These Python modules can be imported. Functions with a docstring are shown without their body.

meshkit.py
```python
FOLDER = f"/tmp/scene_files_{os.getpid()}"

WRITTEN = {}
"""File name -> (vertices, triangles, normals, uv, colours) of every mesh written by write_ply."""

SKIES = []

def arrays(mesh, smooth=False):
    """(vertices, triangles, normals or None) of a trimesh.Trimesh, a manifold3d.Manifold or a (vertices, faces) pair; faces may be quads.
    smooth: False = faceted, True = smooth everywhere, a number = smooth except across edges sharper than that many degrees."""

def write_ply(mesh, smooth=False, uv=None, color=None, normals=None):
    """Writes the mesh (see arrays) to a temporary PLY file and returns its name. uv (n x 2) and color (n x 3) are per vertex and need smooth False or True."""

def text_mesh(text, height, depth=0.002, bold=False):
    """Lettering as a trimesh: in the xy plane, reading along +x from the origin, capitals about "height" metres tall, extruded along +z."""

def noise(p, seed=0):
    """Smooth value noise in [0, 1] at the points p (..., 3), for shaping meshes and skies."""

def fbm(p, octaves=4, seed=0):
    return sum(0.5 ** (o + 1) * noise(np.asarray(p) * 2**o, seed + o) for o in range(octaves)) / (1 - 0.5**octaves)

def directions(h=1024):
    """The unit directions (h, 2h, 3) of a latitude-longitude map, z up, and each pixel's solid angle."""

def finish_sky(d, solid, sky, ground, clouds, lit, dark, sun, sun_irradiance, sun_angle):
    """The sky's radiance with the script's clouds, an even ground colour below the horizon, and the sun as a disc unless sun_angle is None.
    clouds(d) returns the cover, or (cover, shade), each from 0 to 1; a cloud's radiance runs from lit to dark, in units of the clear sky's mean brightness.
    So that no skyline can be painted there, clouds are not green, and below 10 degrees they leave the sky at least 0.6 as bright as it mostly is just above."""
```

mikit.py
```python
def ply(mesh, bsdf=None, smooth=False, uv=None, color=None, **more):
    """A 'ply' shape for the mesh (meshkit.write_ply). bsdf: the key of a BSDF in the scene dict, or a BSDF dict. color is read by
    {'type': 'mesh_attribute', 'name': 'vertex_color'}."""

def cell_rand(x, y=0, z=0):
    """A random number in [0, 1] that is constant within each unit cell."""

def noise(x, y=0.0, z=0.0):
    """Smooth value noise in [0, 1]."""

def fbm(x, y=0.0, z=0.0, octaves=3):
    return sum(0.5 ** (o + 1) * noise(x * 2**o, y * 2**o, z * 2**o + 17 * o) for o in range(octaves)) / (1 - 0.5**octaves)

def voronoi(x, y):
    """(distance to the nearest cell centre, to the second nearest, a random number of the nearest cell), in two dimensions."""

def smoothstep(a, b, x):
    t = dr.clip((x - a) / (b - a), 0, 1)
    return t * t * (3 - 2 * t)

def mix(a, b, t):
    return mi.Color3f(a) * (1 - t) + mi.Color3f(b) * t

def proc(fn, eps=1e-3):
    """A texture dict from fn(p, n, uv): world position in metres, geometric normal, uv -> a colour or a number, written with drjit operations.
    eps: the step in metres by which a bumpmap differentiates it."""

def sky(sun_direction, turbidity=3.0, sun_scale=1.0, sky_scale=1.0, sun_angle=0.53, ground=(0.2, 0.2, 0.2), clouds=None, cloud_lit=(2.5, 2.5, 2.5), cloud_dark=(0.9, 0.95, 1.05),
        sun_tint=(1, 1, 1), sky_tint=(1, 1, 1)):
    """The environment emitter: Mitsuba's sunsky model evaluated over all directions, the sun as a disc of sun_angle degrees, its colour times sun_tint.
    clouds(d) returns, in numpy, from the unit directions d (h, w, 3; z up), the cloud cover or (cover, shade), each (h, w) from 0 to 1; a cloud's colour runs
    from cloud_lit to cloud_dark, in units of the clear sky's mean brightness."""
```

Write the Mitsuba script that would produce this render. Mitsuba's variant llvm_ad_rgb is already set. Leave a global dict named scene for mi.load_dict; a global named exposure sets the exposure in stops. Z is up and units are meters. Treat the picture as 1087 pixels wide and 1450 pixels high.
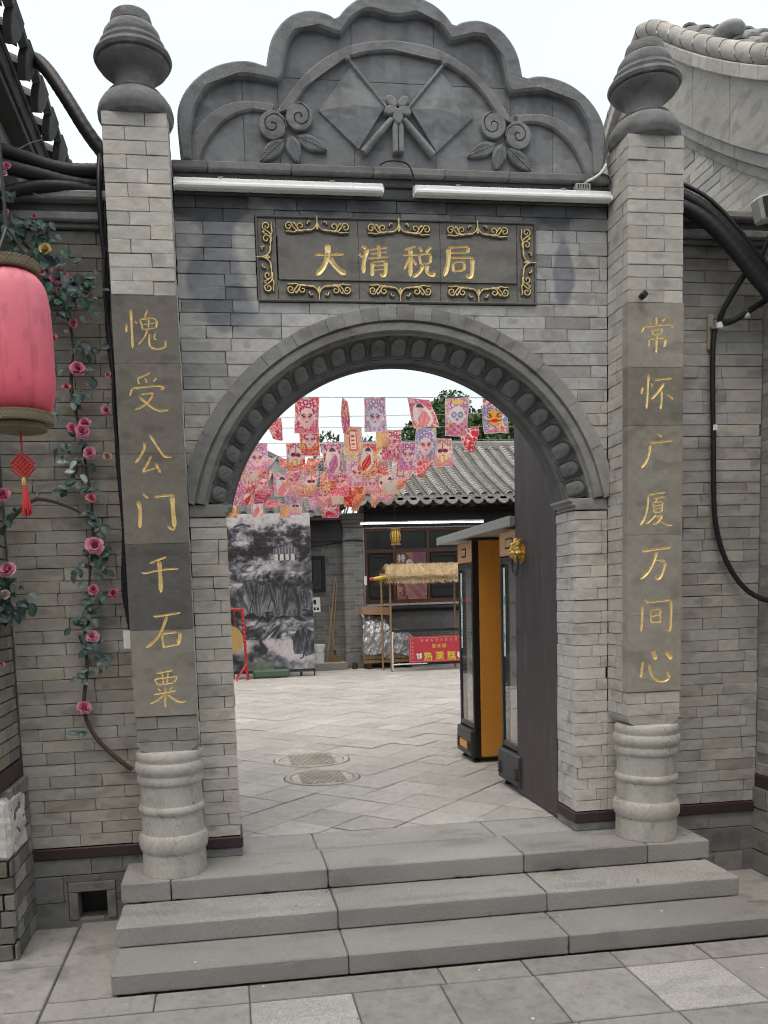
import math, random
import numpy as np, trimesh, drjit as dr, mitsuba as mi, mikit, meshkit
import shapely
from shapely.geometry import Polygon, LineString, Point, box as sbox
from shapely.ops import unary_union
from shapely import affinity
T = mi.ScalarTransform4f
PI = math.pi
scene, labels = {}, {}
rng = np.random.default_rng(7)
random.seed(7)

# ------------------------------------------------------------------ camera, sky, exposure
F_PX, W_PX, H_PX = 1174.46, 1087.0, 1450.0
PX, PY = 478.4, 966.0
YAW, PITCH, ROLL = 0.1319, -0.0990, -0.0330
CAM = np.array([-0.9441, -4.2576, 1.6037])
_f = np.array([math.sin(YAW) * math.cos(PITCH), math.cos(YAW) * math.cos(PITCH), math.sin(PITCH)])
_r = np.cross(_f, [0, 0, 1.0]); _r /= np.linalg.norm(_r)
_u = np.cross(_r, _f)
_u2 = -_r * math.sin(ROLL) + _u * math.cos(ROLL)
scene['camera'] = {'type': 'perspective', 'fov_axis': 'x', 'fov': math.degrees(2 * math.atan(W_PX / 2 / F_PX)),
                   'principal_point_offset_x': (W_PX / 2 - PX) / W_PX, 'principal_point_offset_y': (H_PX / 2 - PY) / H_PX,
                   'near_clip': 0.05, 'far_clip': 3000.0,
                   'to_world': T().look_at(origin=CAM.tolist(), target=(CAM + _f).tolist(), up=_u2.tolist())}
exposure = 2.13
scene['sky'] = mikit.sky([-0.18, -0.30, 0.94], turbidity=3, sun_scale=0.3, sky_scale=1.0, sun_angle=45, sun_tint=(0.98, 1.0, 1.03), clouds=lambda d: (1.0 + 0 * d[..., 0], np.clip(0.9 * (meshkit.fbm(d * [2.2, 2.2, 4.0] + 7, 4, 3) - 0.42), 0, 0.35)),
                         cloud_lit=(2.24, 2.38, 2.48), cloud_dark=(1.7, 1.85, 2.0), ground=(0.2, 0.2, 0.2))

# ------------------------------------------------------------------ materials
def principled(color, rough=0.6, metallic=0.0, spec=0.5, **k):
    c = color if isinstance(color, dict) else {'type': 'rgb', 'value': list(color)}
    return {'type': 'principled', 'base_color': c, 'roughness': rough, 'metallic': metallic, 'specular': spec, **k}
def two(b): return {'type': 'twosided', 'bsdf': b}

def _clip(x): return dr.clip(x, 0.01, 0.9)
def stone_fn(p, n, uv):
    a, w = uv.x * 1.1, uv.y * 0.9
    low = mikit.noise(p.x * 1.7 + 2 * p.y, p.y * 1.5 + 11, p.z * 1.1)
    big = mikit.fbm(p.x * 6.1 + 3 * p.y, p.y * 5.3 + 11, p.z * 7.7, octaves=2)
    mid = mikit.fbm(p.x * 36, p.y * 36, p.z * 36 + 5, octaves=2)
    fine = mikit.noise(p.x * 230, p.y * 230, p.z * 230)
    blot = mikit.smoothstep(0.56, 0.74, mikit.fbm(p.x * 10.3 + 40, p.y * 10.3, p.z * 15.7 + 7, octaves=2))
    f = (1 + 0.26 * (low - 0.5) + 0.24 * (big - 0.5) + 0.26 * (mid - 0.5) + 0.20 * (fine - 0.5)) * (1 - 0.20 * blot)
    return mi.Color3f(_clip(a * f * (1 + 0.10 * w)), _clip(a * f), _clip(a * f * (1 - 0.16 * w)))
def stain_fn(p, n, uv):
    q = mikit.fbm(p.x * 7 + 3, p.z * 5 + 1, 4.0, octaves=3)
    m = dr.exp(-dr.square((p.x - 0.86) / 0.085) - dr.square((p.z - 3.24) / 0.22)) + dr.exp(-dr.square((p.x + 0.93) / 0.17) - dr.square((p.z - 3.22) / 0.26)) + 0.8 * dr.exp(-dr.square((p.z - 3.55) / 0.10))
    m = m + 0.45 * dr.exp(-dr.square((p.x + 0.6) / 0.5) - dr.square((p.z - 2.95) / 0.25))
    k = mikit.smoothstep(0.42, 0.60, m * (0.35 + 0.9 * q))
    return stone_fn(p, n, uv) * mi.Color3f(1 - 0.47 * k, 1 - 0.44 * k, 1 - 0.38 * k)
def stone_bump(p, n, uv):
    return mikit.noise(p.x * 90, p.y * 90, p.z * 90)
def granite_fn(p, n, uv):
    a, w = uv.x, uv.y
    big = mikit.fbm(p.x * 2.7, p.y * 2.7 + 5, p.z * 3.1, octaves=2)
    g = mikit.noise(p.x * 330, p.y * 330, p.z * 330)
    g2 = mikit.noise(p.x * 170 + 9, p.y * 170, p.z * 170)
    sp = 0.55 * (g - 0.5) + 0.45 * (g2 - 0.5)
    scuff = mikit.smoothstep(0.57, 0.72, mikit.fbm(p.x * 4.3 + 17, p.y * 11.3, p.z * 5, octaves=2))
    f = 1 + 0.42 * (big - 0.5) + (0.50 + 0.45 * dr.maximum(w, 0)) * sp - 0.15 * scuff
    f = dr.maximum(f, 0.25)
    return mi.Color3f(_clip(a * f * 1.01), _clip(a * f), _clip(a * f * 0.975))
def paver_fn(p, n, uv):
    a, w = uv.x, uv.y
    big = mikit.fbm(p.x * 1.1 + 9, p.y * 1.1, p.z, octaves=3)
    mid = mikit.fbm(p.x * 17, p.y * 17, p.z + 5, octaves=3)
    fine = mikit.noise(p.x * 160, p.y * 160, p.z * 160)
    pit = mikit.smoothstep(0.70, 0.76, mikit.noise(p.x * 38, p.y * 38, 3.0))
    f = (1 + 0.30 * (big - 0.5) + 0.30 * (mid - 0.5) + 0.14 * (fine - 0.5)) * (1 - 0.09 * pit)
    return mi.Color3f(_clip(a * f * (1 + 0.08 * w)), _clip(a * f), _clip(a * f * (1 - 0.12 * w)))
def carved_fn(p, n, uv):
    st = mikit.smoothstep(0.50, 0.72, mikit.fbm(p.x * 17 + 5, p.y * 17, p.z * 1.9, octaves=3))
    lic = mikit.smoothstep(0.66, 0.78, mikit.fbm(p.x * 11 + 50, p.y * 11, p.z * 11, octaves=3))
    return stone_fn(p, n, uv) * (1 - 0.20 * st) * (1 + 0.28 * lic)
def chisel_bump(p, n, uv):
    return mikit.noise(p.x * 60, p.y * 60, p.z * 60) + 0.7 * mikit.noise(p.x * 26 + p.z * 130, p.y * 40, p.z * 26)
def marble_fn(p, n, uv):
    big = mikit.fbm(p.x * 14, p.y * 14, p.z * 3.0, octaves=4)
    cr = mikit.fbm(p.x * 7 + 3, p.y * 7, p.z * 4 + 2, octaves=4)
    crack = mikit.smoothstep(0.006, 0.0, dr.abs(cr - 0.5))
    dirt = mikit.smoothstep(0.5, 0.75, mikit.fbm(p.x * 20, p.y * 20, p.z * 9 + 12, octaves=3))
    f = uv.x * (1 + 0.26 * (big - 0.5) - 0.13 * dirt + 0.2 * (mikit.noise(p.x * 120, p.y * 120, p.z * 60) - 0.5)) * (1 - 0.5 * crack)
    return mi.Color3f(_clip(f * 1.03), _clip(f), _clip(f * 0.93))
def farbrick_fn(p, n, uv):
    u = p.x + p.y
    row = dr.floor(p.z / 0.066)
    x = u / 0.26 + 0.5 * row
    mort = dr.maximum(mikit.smoothstep(0.09, 0.03, dr.abs(p.z / 0.066 - row - 0.5) * -1 + 0.5), mikit.smoothstep(0.035, 0.01, 0.5 - dr.abs(x - dr.floor(x) - 0.5)))
    t = mikit.cell_rand(dr.floor(x), row, 3)
    big = mikit.fbm(p.x * 2 + 1, p.y * 2, p.z * 2, octaves=4)
    f = uv.x * (0.8 + 0.4 * t) * (0.65 + 0.7 * big) * (1 + 0.45 * mort)
    return mi.Color3f(_clip(f), _clip(f), _clip(f * 0.97))
def door_fn(p, n, uv):
    g = mikit.fbm(p.x * 9, p.y * 9, p.z * 1.3, octaves=4)
    s = mikit.smoothstep(0.62, 0.72, mikit.fbm(p.x * 50, p.y * 50, p.z * 4, octaves=3))
    f = 0.8 + 0.45 * (g - 0.5) + 0.25 * s
    return mi.Color3f(0.100, 0.083, 0.090) * f
def gold_fn(p, n, uv):
    g = mikit.fbm(p.x * 60, p.y * 60, p.z * 60, octaves=3)
    return mi.Color3f(0.90, 0.70, 0.32) * (0.75 + 0.5 * g)
def wood_fn(p, n, uv):
    g = mikit.fbm(p.x * 40, p.y * 40, p.z * 6, octaves=3)
    return mi.Color3f(0.30, 0.20, 0.11) * (0.6 + 0.8 * g)
def tarp_bump(p, n, uv):
    return mikit.fbm(p.x * 9, p.y * 9, p.z * 9, octaves=4)
def iron_fn(p, n, uv):
    g = mikit.fbm(p.x * 9, p.y * 9, p.z * 9, octaves=3)
    line = mikit.smoothstep(0.25, 0.45, dr.abs((p.x * 0.8 + p.y * 0.6) * 26 - dr.floor((p.x * 0.8 + p.y * 0.6) * 26) - 0.5))
    return mi.Color3f(0.48, 0.46, 0.42) * (0.6 + 0.7 * g) * (0.72 + 0.4 * line)
VC = {'type': 'mesh_attribute', 'name': 'vertex_color'}
P = mikit.proc
def bumped(b, fn, scale, eps=2e-3): return {'type': 'bumpmap', 'arbitrary': P(fn, eps), 'scale': scale, 'bsdf': b}
scene['stone'] = two(bumped(principled(P(stone_fn), 0.85, spec=0.25), stone_bump, 0.0016))
scene['carved_stone'] = two(bumped(principled(P(carved_fn), 0.88, spec=0.22), chisel_bump, 0.0016))
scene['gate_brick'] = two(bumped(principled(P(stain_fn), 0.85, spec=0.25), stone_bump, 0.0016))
scene['paver'] = two(bumped(principled(P(paver_fn), 0.8, spec=0.3), stone_bump, 0.0012))
scene['granite'] = two(bumped(principled(P(granite_fn), 0.72, spec=0.35), stone_bump, 0.0012))
scene['marble'] = two(principled(P(marble_fn), 0.55, spec=0.4))
scene['far_brick'] = two(principled(P(farbrick_fn), 0.9, spec=0.2))
scene['door_paint'] = two(principled(P(door_fn), 0.55, spec=0.4))
scene['gold'] = two(principled(P(gold_fn), 0.40, metallic=0.30))
scene['wood'] = two(principled(P(wood_fn), 0.8))
scene['iron'] = two(principled(P(iron_fn), 0.7))
scene['print'] = two(principled(VC, 0.7, spec=0.3))
scene['petal'] = two(principled(VC, 0.6, spec=0.3))
scene['thin_print'] = {'type': 'principledthin', 'base_color': VC, 'roughness': 0.6, 'diff_trans': 1.0, 'spec_trans': 0.0}
scene['leaf'] = two(principled(VC, 0.45, spec=0.4))
scene['cable'] = two(principled((0.018, 0.019, 0.022), 0.45, spec=0.4))
scene['white_paint'] = two(principled((0.88, 0.90, 0.90), 0.4))
scene['grey_metal'] = two(principled((0.36, 0.37, 0.36), 0.45))
scene['dark_metal'] = two(principled((0.035, 0.036, 0.04), 0.4))
scene['dark_wood'] = two(principled((0.05, 0.028, 0.024), 0.55))
scene['brown_wood'] = two(principled((0.13, 0.06, 0.045), 0.5))
scene['maroon'] = two(bumped(principled((0.045, 0.025, 0.030), 0.5), stone_bump, 0.0015))
scene['red_paint'] = two(principled((0.62, 0.05, 0.045), 0.45))
scene['orange'] = two(principled((0.80, 0.37, 0.065), 0.45))
scene['peach'] = two(principled((0.60, 0.33, 0.17), 0.4))
scene['black'] = two(principled((0.010, 0.010, 0.011), 0.5))
scene['mortar'] = two(principled((0.095, 0.092, 0.086), 0.95, spec=0.1))
scene['pale_mortar'] = two(principled((0.40, 0.39, 0.36), 0.95, spec=0.1))
scene['lantern_cloth'] = two(bumped(principled(VC, 0.5, spec=0.35), stone_bump, 0.0006))
scene['brass'] = two(principled((0.80, 0.55, 0.16), 0.35, metallic=0.7))
scene['straw'] = two(principled(VC, 0.9, spec=0.1))
scene['glass'] = {'type': 'thindielectric', 'int_ior': 1.5}
scene['tarp'] = two(bumped(principled((0.62, 0.64, 0.66), 0.32, metallic=0.75), tarp_bump, 0.05, 5e-3))
scene['grey_tarp'] = two(bumped(principled((0.17, 0.165, 0.16), 0.6), tarp_bump, 0.03, 5e-3))
scene['cardboard'] = two(principled((0.42, 0.27, 0.17), 0.85))

scene['vine_bark'] = two(principled((0.085, 0.066, 0.048), 0.85))
scene['pale_twig'] = two(principled((0.36, 0.34, 0.28), 0.8))
scene['canopy_paint'] = two(principled((0.40, 0.40, 0.38), 0.6))
scene['dark_glass'] = two(principled((0.05, 0.055, 0.058), 0.08, spec=0.6))
scene['pale_trim'] = two(principled((0.55, 0.56, 0.55), 0.6))
scene['yellow_cloth'] = two(principled((0.66, 0.42, 0.07), 0.6))
scene['gong_gold'] = two(principled((0.62, 0.42, 0.16), 0.5, metallic=0.3))
scene['green_mesh'] = two(principled((0.10, 0.15, 0.11), 0.8))
scene['bamboo'] = two(principled((0.36, 0.25, 0.13), 0.7))
scene['banner_red'] = two(principled((0.62, 0.055, 0.085), 0.6))
scene['banner_pink'] = two(principled((0.72, 0.30, 0.32), 0.6))
scene['banner_yellow'] = two(principled((0.78, 0.66, 0.06), 0.6))
scene['banner_orange'] = two(principled((0.76, 0.40, 0.18), 0.6))
scene['sign_yellow'] = two(principled((0.74, 0.55, 0.07), 0.5))
scene['tree_leaf'] = two(principled(VC, 0.6, spec=0.3))
scene['strip_glow'] = two(principled((0.85, 0.86, 0.88), 0.4))

for _k in [k for k in scene if k not in ('camera', 'sky')]: scene['material_' + _k] = scene.pop(_k)
def PLY(mesh, mat, smooth=False, uv=None, color=None, **kw): return mikit.ply(mesh, 'material_' + mat, smooth, uv, color, **kw)

# ------------------------------------------------------------------ bookkeeping
used = {}
def newkey(base):
    k = used.get(base, 0); used[base] = k + 1
    return base if k == 0 else f'{base}_{k:03d}'
def thing(name, label=None, cat=None, group=None, kind=None):
    key = newkey(name); d = {}
    if label: d['label'] = label
    if cat: d['category'] = cat
    if group: d['group'] = group
    if kind: d['kind'] = kind
    labels[key] = d
    return key
def uvc(mesh, a, w=0.0): return np.tile([[a, w]], (len(mesh.vertices), 1))
def part(parent, name, mesh, mat, smooth=False, a=None, w=0.0, color=None, label=None, kind=None, to=None, **kw):
    key = newkey((parent + '__' + name) if parent else name)
    uv = None
    if a is not None:
        if smooth not in (False, True):
            mesh = trimesh.graph.smooth_shade(mesh, angle=np.radians(smooth), facet_minarea=None); smooth = True
        uv = uvc(mesh, a, w) if np.isscalar(a) else a
    s = mesh if isinstance(mesh, dict) else PLY(mesh, mat, smooth, uv, color, **kw)
    if to is not None: s = {**s, 'to_world': to}
    scene[key] = s
    d = {}
    if label: d['label'] = label
    if kind: d['kind'] = kind
    if d: labels.setdefault(key, {}).update(d)
    return key
def single(name, mesh, mat, label, cat, group=None, kind=None, **kw):
    key = part(None, name, mesh, mat, **kw)
    d = {'label': label}
    if cat: d['category'] = cat
    if group: d['group'] = group
    if kind: d['kind'] = kind
    labels.setdefault(key, {}).update(d)
    return key

# ------------------------------------------------------------------ mesh helpers
def TM(v, f): return trimesh.Trimesh(np.asarray(v, float), np.asarray(f, int), process=False)
def cat(ms):
    vs, fs, o = [], [], 0
    for m in ms:
        vs.append(np.asarray(m.vertices)); fs.append(np.asarray(m.faces) + o); o += len(m.vertices)
    return TM(np.vstack(vs), np.vstack(fs))
_B = np.array([[x, y, z] for x in (0, 1) for y in (0, 1) for z in (0, 1)], float)
_BF = np.array([[0, 1, 3], [0, 3, 2], [4, 6, 7], [4, 7, 5], [0, 4, 5], [0, 5, 1], [2, 3, 7], [2, 7, 6], [0, 2, 6], [0, 6, 4], [1, 5, 7], [1, 7, 3]])
def box(x0, x1, y0, y1, z0, z1):
    return TM(np.array([x0, y0, z0]) + _B * np.array([x1 - x0, y1 - y0, z1 - z0]), _BF)
def _cb_topology():
    v = []
    for sx in (-1, 1):
        for sy in (-1, 1):
            for sz in (-1, 1):
                for k in range(3):
                    q = np.array([sx, sy, sz], float) * 0.8; q[k] = [sx, sy, sz][k]; v.append(q)
    v = np.array(v); h = trimesh.Trimesh(v, process=False).convex_hull
    idx = [int(np.argmin(((v - q) ** 2).sum(1))) for q in h.vertices]
    return np.sign(v), np.repeat([[0, 1, 2]], 8, 0).reshape(-1), np.array(idx)[h.faces]
_CS, _CK, _CF = _cb_topology()
def cbox(x0, x1, y0, y1, z0, z1, c=0.006):
    """A box with chamfered edges."""
    h = np.array([x1 - x0, y1 - y0, z1 - z0]) / 2; m = np.array([x1 + x0, y1 + y0, z1 + z0]) / 2
    c = min(c, h.min() * 0.6)
    v = _CS * (h - c)
    v[np.arange(24), _CK] = _CS[np.arange(24), _CK] * h[_CK]
    return TM(v + m, _CF)
def tube(pts, r, sides=8, smooth_path=0, closed=False):
    p = np.asarray(pts, float)
    for _ in range(smooth_path):
        q = np.empty((2 * len(p) - 2, 3)); q[0::2] = p[:-1] * .75 + p[1:] * .25; q[1::2] = p[:-1] * .25 + p[1:] * .75
        p = np.vstack([p[:1], q, p[-1:]])
    n = len(p); r = np.broadcast_to(np.interp(np.linspace(0, 1, n), np.linspace(0, 1, np.size(r)), np.ravel(r)) if np.size(r) > 1 else r, (n,))
    t = np.gradient(p, axis=0); t /= np.linalg.norm(t, axis=1, keepdims=True) + 1e-12
    a = np.cross(t[0], [0, 0, 1.0] if abs(t[0][2]) < .9 else [1.0, 0, 0]); a /= np.linalg.norm(a)
    A = []
    for i in range(n):
        a = a - t[i] * (a @ t[i]); a /= np.linalg.norm(a) + 1e-12; A.append(a)
    A = np.array(A); Bv = np.cross(t, A); g = np.arange(sides) * 2 * PI / sides
    v = p[:, None] + r[:, None, None] * (np.cos(g)[None, :, None] * A[:, None] + np.sin(g)[None, :, None] * Bv[:, None])
    v = np.vstack([v.reshape(-1, 3), p[:1], p[-1:]])
    f = []
    for i in range(n - 1):
        for j in range(sides):
            k = (j + 1) % sides; b = i * sides
            f += [[b + j, b + k, b + sides + k], [b + j, b + sides + k, b + sides + j]]
    for j in range(sides):
        k = (j + 1) % sides
        f += [[n * sides, k, j], [n * sides + 1, (n - 1) * sides + j, (n - 1) * sides + k]]
    return TM(v, f)
def lathe(profile, n=40, center=(0, 0, 0), lobes=0, lobe_amp=0.0):
    """profile: (r, z) from bottom to top, about the z axis."""
    pr = np.asarray(profile, float); a = np.arange(n) * 2 * PI / n
    k = 1 + lobe_amp * np.abs(np.sin(a * lobes / 2)) if lobes else np.ones(n)
    v = np.stack([pr[:, :1] * (np.cos(a) * k)[None], pr[:, :1] * (np.sin(a) * k)[None], np.repeat(pr[:, 1:], n, 1)], -1).reshape(-1, 3)
    f = []
    for i in range(len(pr) - 1):
        for j in range(n):
            q = (j + 1) % n; b = i * n
            f += [[b + j, b + q, b + n + q], [b + j, b + n + q, b + n + j]]
    v = np.vstack([v, [[0, 0, pr[0, 1]], [0, 0, pr[-1, 1]]]]); L = (len(pr) - 1) * n
    for j in range(n):
        q = (j + 1) % n; f += [[len(v) - 2, q, j], [len(v) - 1, L + j, L + q]]
    return TM(v + np.asarray(center, float), f)
def polys(g):
    return [q for q in getattr(g, 'geoms', [g]) if q.geom_type == 'Polygon' and q.area > 1e-7]
def prism(g, y_front, y_back, bevel=0.0):
    """Polygon(s) in (x, z) as a slab between y_front (towards the viewer) and y_back, its front edge bevelled."""
    out = []
    for q in polys(g):
        q = shapely.geometry.polygon.orient(q)
        rings = [np.array(r.coords)[:-1] for r in [q.exterior, *q.interiors]]
        v2 = np.vstack(rings); tv, tf = trimesh.creation.triangulate_polygon(q, engine='earcut')
        tv = np.asarray(tv)[:, :2]
        look = {(round(a, 7), round(b, 7)): i for i, (a, b) in enumerate(v2)}
        tf = np.array([look[(round(a, 7), round(b, 7))] for a, b in tv])[np.asarray(tf)]
        e1, e2 = v2[tf[:, 1]] - v2[tf[:, 0]], v2[tf[:, 2]] - v2[tf[:, 0]]; area = e1[:, 0] * e2[:, 1] - e1[:, 1] * e2[:, 0]
        tf[area < 0] = tf[area < 0][:, ::-1]
        inner = []
        for r in rings:
            if bevel:
                e = np.roll(r, -1, 0) - r; e /= np.linalg.norm(e, axis=1, keepdims=True) + 1e-12
                nn = np.stack([-e[:, 1], e[:, 0]], 1); m = nn + np.roll(nn, 1, 0)
                m /= np.maximum((m * nn).sum(1, keepdims=True), 0.5)
                inner.append(r + m * bevel)
            else: inner.append(r)
        vi = np.vstack(inner); N = len(v2)
        lay = [np.stack([v2[:, 0], np.full(N, y_back), v2[:, 1]], 1)]
        if bevel: lay.append(np.stack([v2[:, 0], np.full(N, y_front + bevel), v2[:, 1]], 1))
        lay.append(np.stack([vi[:, 0], np.full(N, y_front), vi[:, 1]], 1))
        f = [tf + (len(lay) - 1) * N, tf[:, ::-1]]
        o = 0
        for r in rings:
            n = len(r); i = np.arange(n) + o; j = np.roll(i, -1); o += n
            for L in range(len(lay) - 1):
                a, b = L * N, (L + 1) * N
                f += [np.stack([a + i, a + j, b + j], 1), np.stack([a + i, b + j, b + i], 1)]
        out.append(TM(np.vstack(lay), np.vstack(f)))
    return cat(out)
def grid_mesh(fn, nu, nv):
    """fn(u, v) -> (nv*nu, 3) points for arrays u, v in 0..1."""
    u, v = np.meshgrid(np.linspace(0, 1, nu), np.linspace(0, 1, nv)); u, v = u.ravel(), v.ravel()
    p = fn(u, v); i = (np.arange(nv - 1)[:, None] * nu + np.arange(nu - 1)[None]).ravel()
    return TM(p, np.vstack([np.stack([i, i + 1, i + nu + 1], 1), np.stack([i, i + nu + 1, i + nu], 1)])), u, v
def move(m, R=None, t=(0, 0, 0), s=1.0):
    v = np.asarray(m.vertices) * s
    if R is not None: v = v @ np.asarray(R).T
    return TM(v + np.asarray(t, float), m.faces)
def rot(axis, deg): return trimesh.transformations.rotation_matrix(math.radians(deg), axis)[:3, :3]
def strip_of(pts, w): return LineString(pts).buffer(w / 2)

# a wall face: u along the wall, v = height, w out of the wall towards the viewer
def frame_front(y): return lambda q: np.stack([q[:, 0], y - q[:, 2], q[:, 1]], 1)             # faces -y, u = x
def frame_left(x): return lambda q: np.stack([x - q[:, 2], -q[:, 0], q[:, 1]], 1)             # faces -x, u = -y
def frame_right(x): return lambda q: np.stack([x + q[:, 2], q[:, 0], q[:, 1]], 1)             # faces +x, u = y
COURSE, Z0 = 0.06098, 0.399
def brick_wall(parent, frame, region, v0, v1, tone, seed, length=0.252, joint=0.0027, depth=0.05, course=COURSE, warm=lambda u, v, r: 0.25, bond='run', name='brick', mat='stone', ubase=0.0, gap_face=0.0):
    """Single bricks of a coursed wall inside the (u, v) region; each is an entry of its own."""
    r = np.random.default_rng(seed); x0, _, x1, _ = region.bounds
    for k in range(int(round((v1 - v0) / course))):
        za, zb = v0 + k * course + joint / 2, v0 + (k + 1) * course - joint / 2
        u = x0 - (0 if bond == 'flush' else ubase + (k % 2) * length * 0.5 + (0.12 * length if bond == 'run' and (k // 2) % 3 == 1 else 0))
        i = 0
        while u < x1:
            if bond == 'flush':
                L = (x1 - x0) * ((0.655 if (k % 2) == i % 2 else 0.345))
            else:
                L = length * (0.52 if r.random() < 0.16 else 1.0) * (1 + 0.03 * r.normal())
            a, b = u + joint / 2, u + L - joint / 2; u += L; i += 1
            if b - a < 0.012: continue
            cell = sbox(a, za, b, zb).intersection(region)
            if cell.is_empty: continue
            for c in polys(cell):
                bx = c.bounds
                if c.area < 1.2e-4 or bx[2] - bx[0] < 0.008 or bx[3] - bx[1] < 0.008: continue
                w = 0.0016 * r.normal()
                if c.area > 0.985 * (bx[2] - bx[0]) * (bx[3] - bx[1]):
                    m = cbox(bx[0], bx[2], bx[1], bx[3], -depth, w, 0.0014)
                    q = np.asarray(m.vertices) + np.concatenate([np.repeat(r.normal(0, 0.0007, (8, 2)), 3, 0), np.zeros((24, 1))], 1)
                    if r.random() < 0.0:
                        k = int(r.integers(4)); sx, sy = (-1, 1)[k % 2], (-1, 1)[k // 2]; e = (_CS[:, 0] == sx) & (_CS[:, 1] == sy) & (_CS[:, 2] == 1)
                        q[e] -= np.array([sx * r.uniform(.003, .014), sy * r.uniform(.002, .008), r.uniform(.001, .006)])
                else:
                    m = prism(c, -w, depth); q = np.asarray(m.vertices)[:, [0, 2, 1]] * [1, 1, -1]
                uc, vc = (bx[0] + bx[2]) / 2, (bx[1] + bx[3]) / 2
                m2 = TM(frame(q), m.faces)
                if m2.volume < 0: m2 = TM(m2.vertices, np.asarray(m2.faces)[:, ::-1])
                part(parent, name, m2, mat, a=float(tone(uc, vc, r)), w=float(warm(uc, vc, r)))
def mass(parent, name, meshes, mat, **k): return part(parent, name, cat(meshes), mat, **k)

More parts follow.
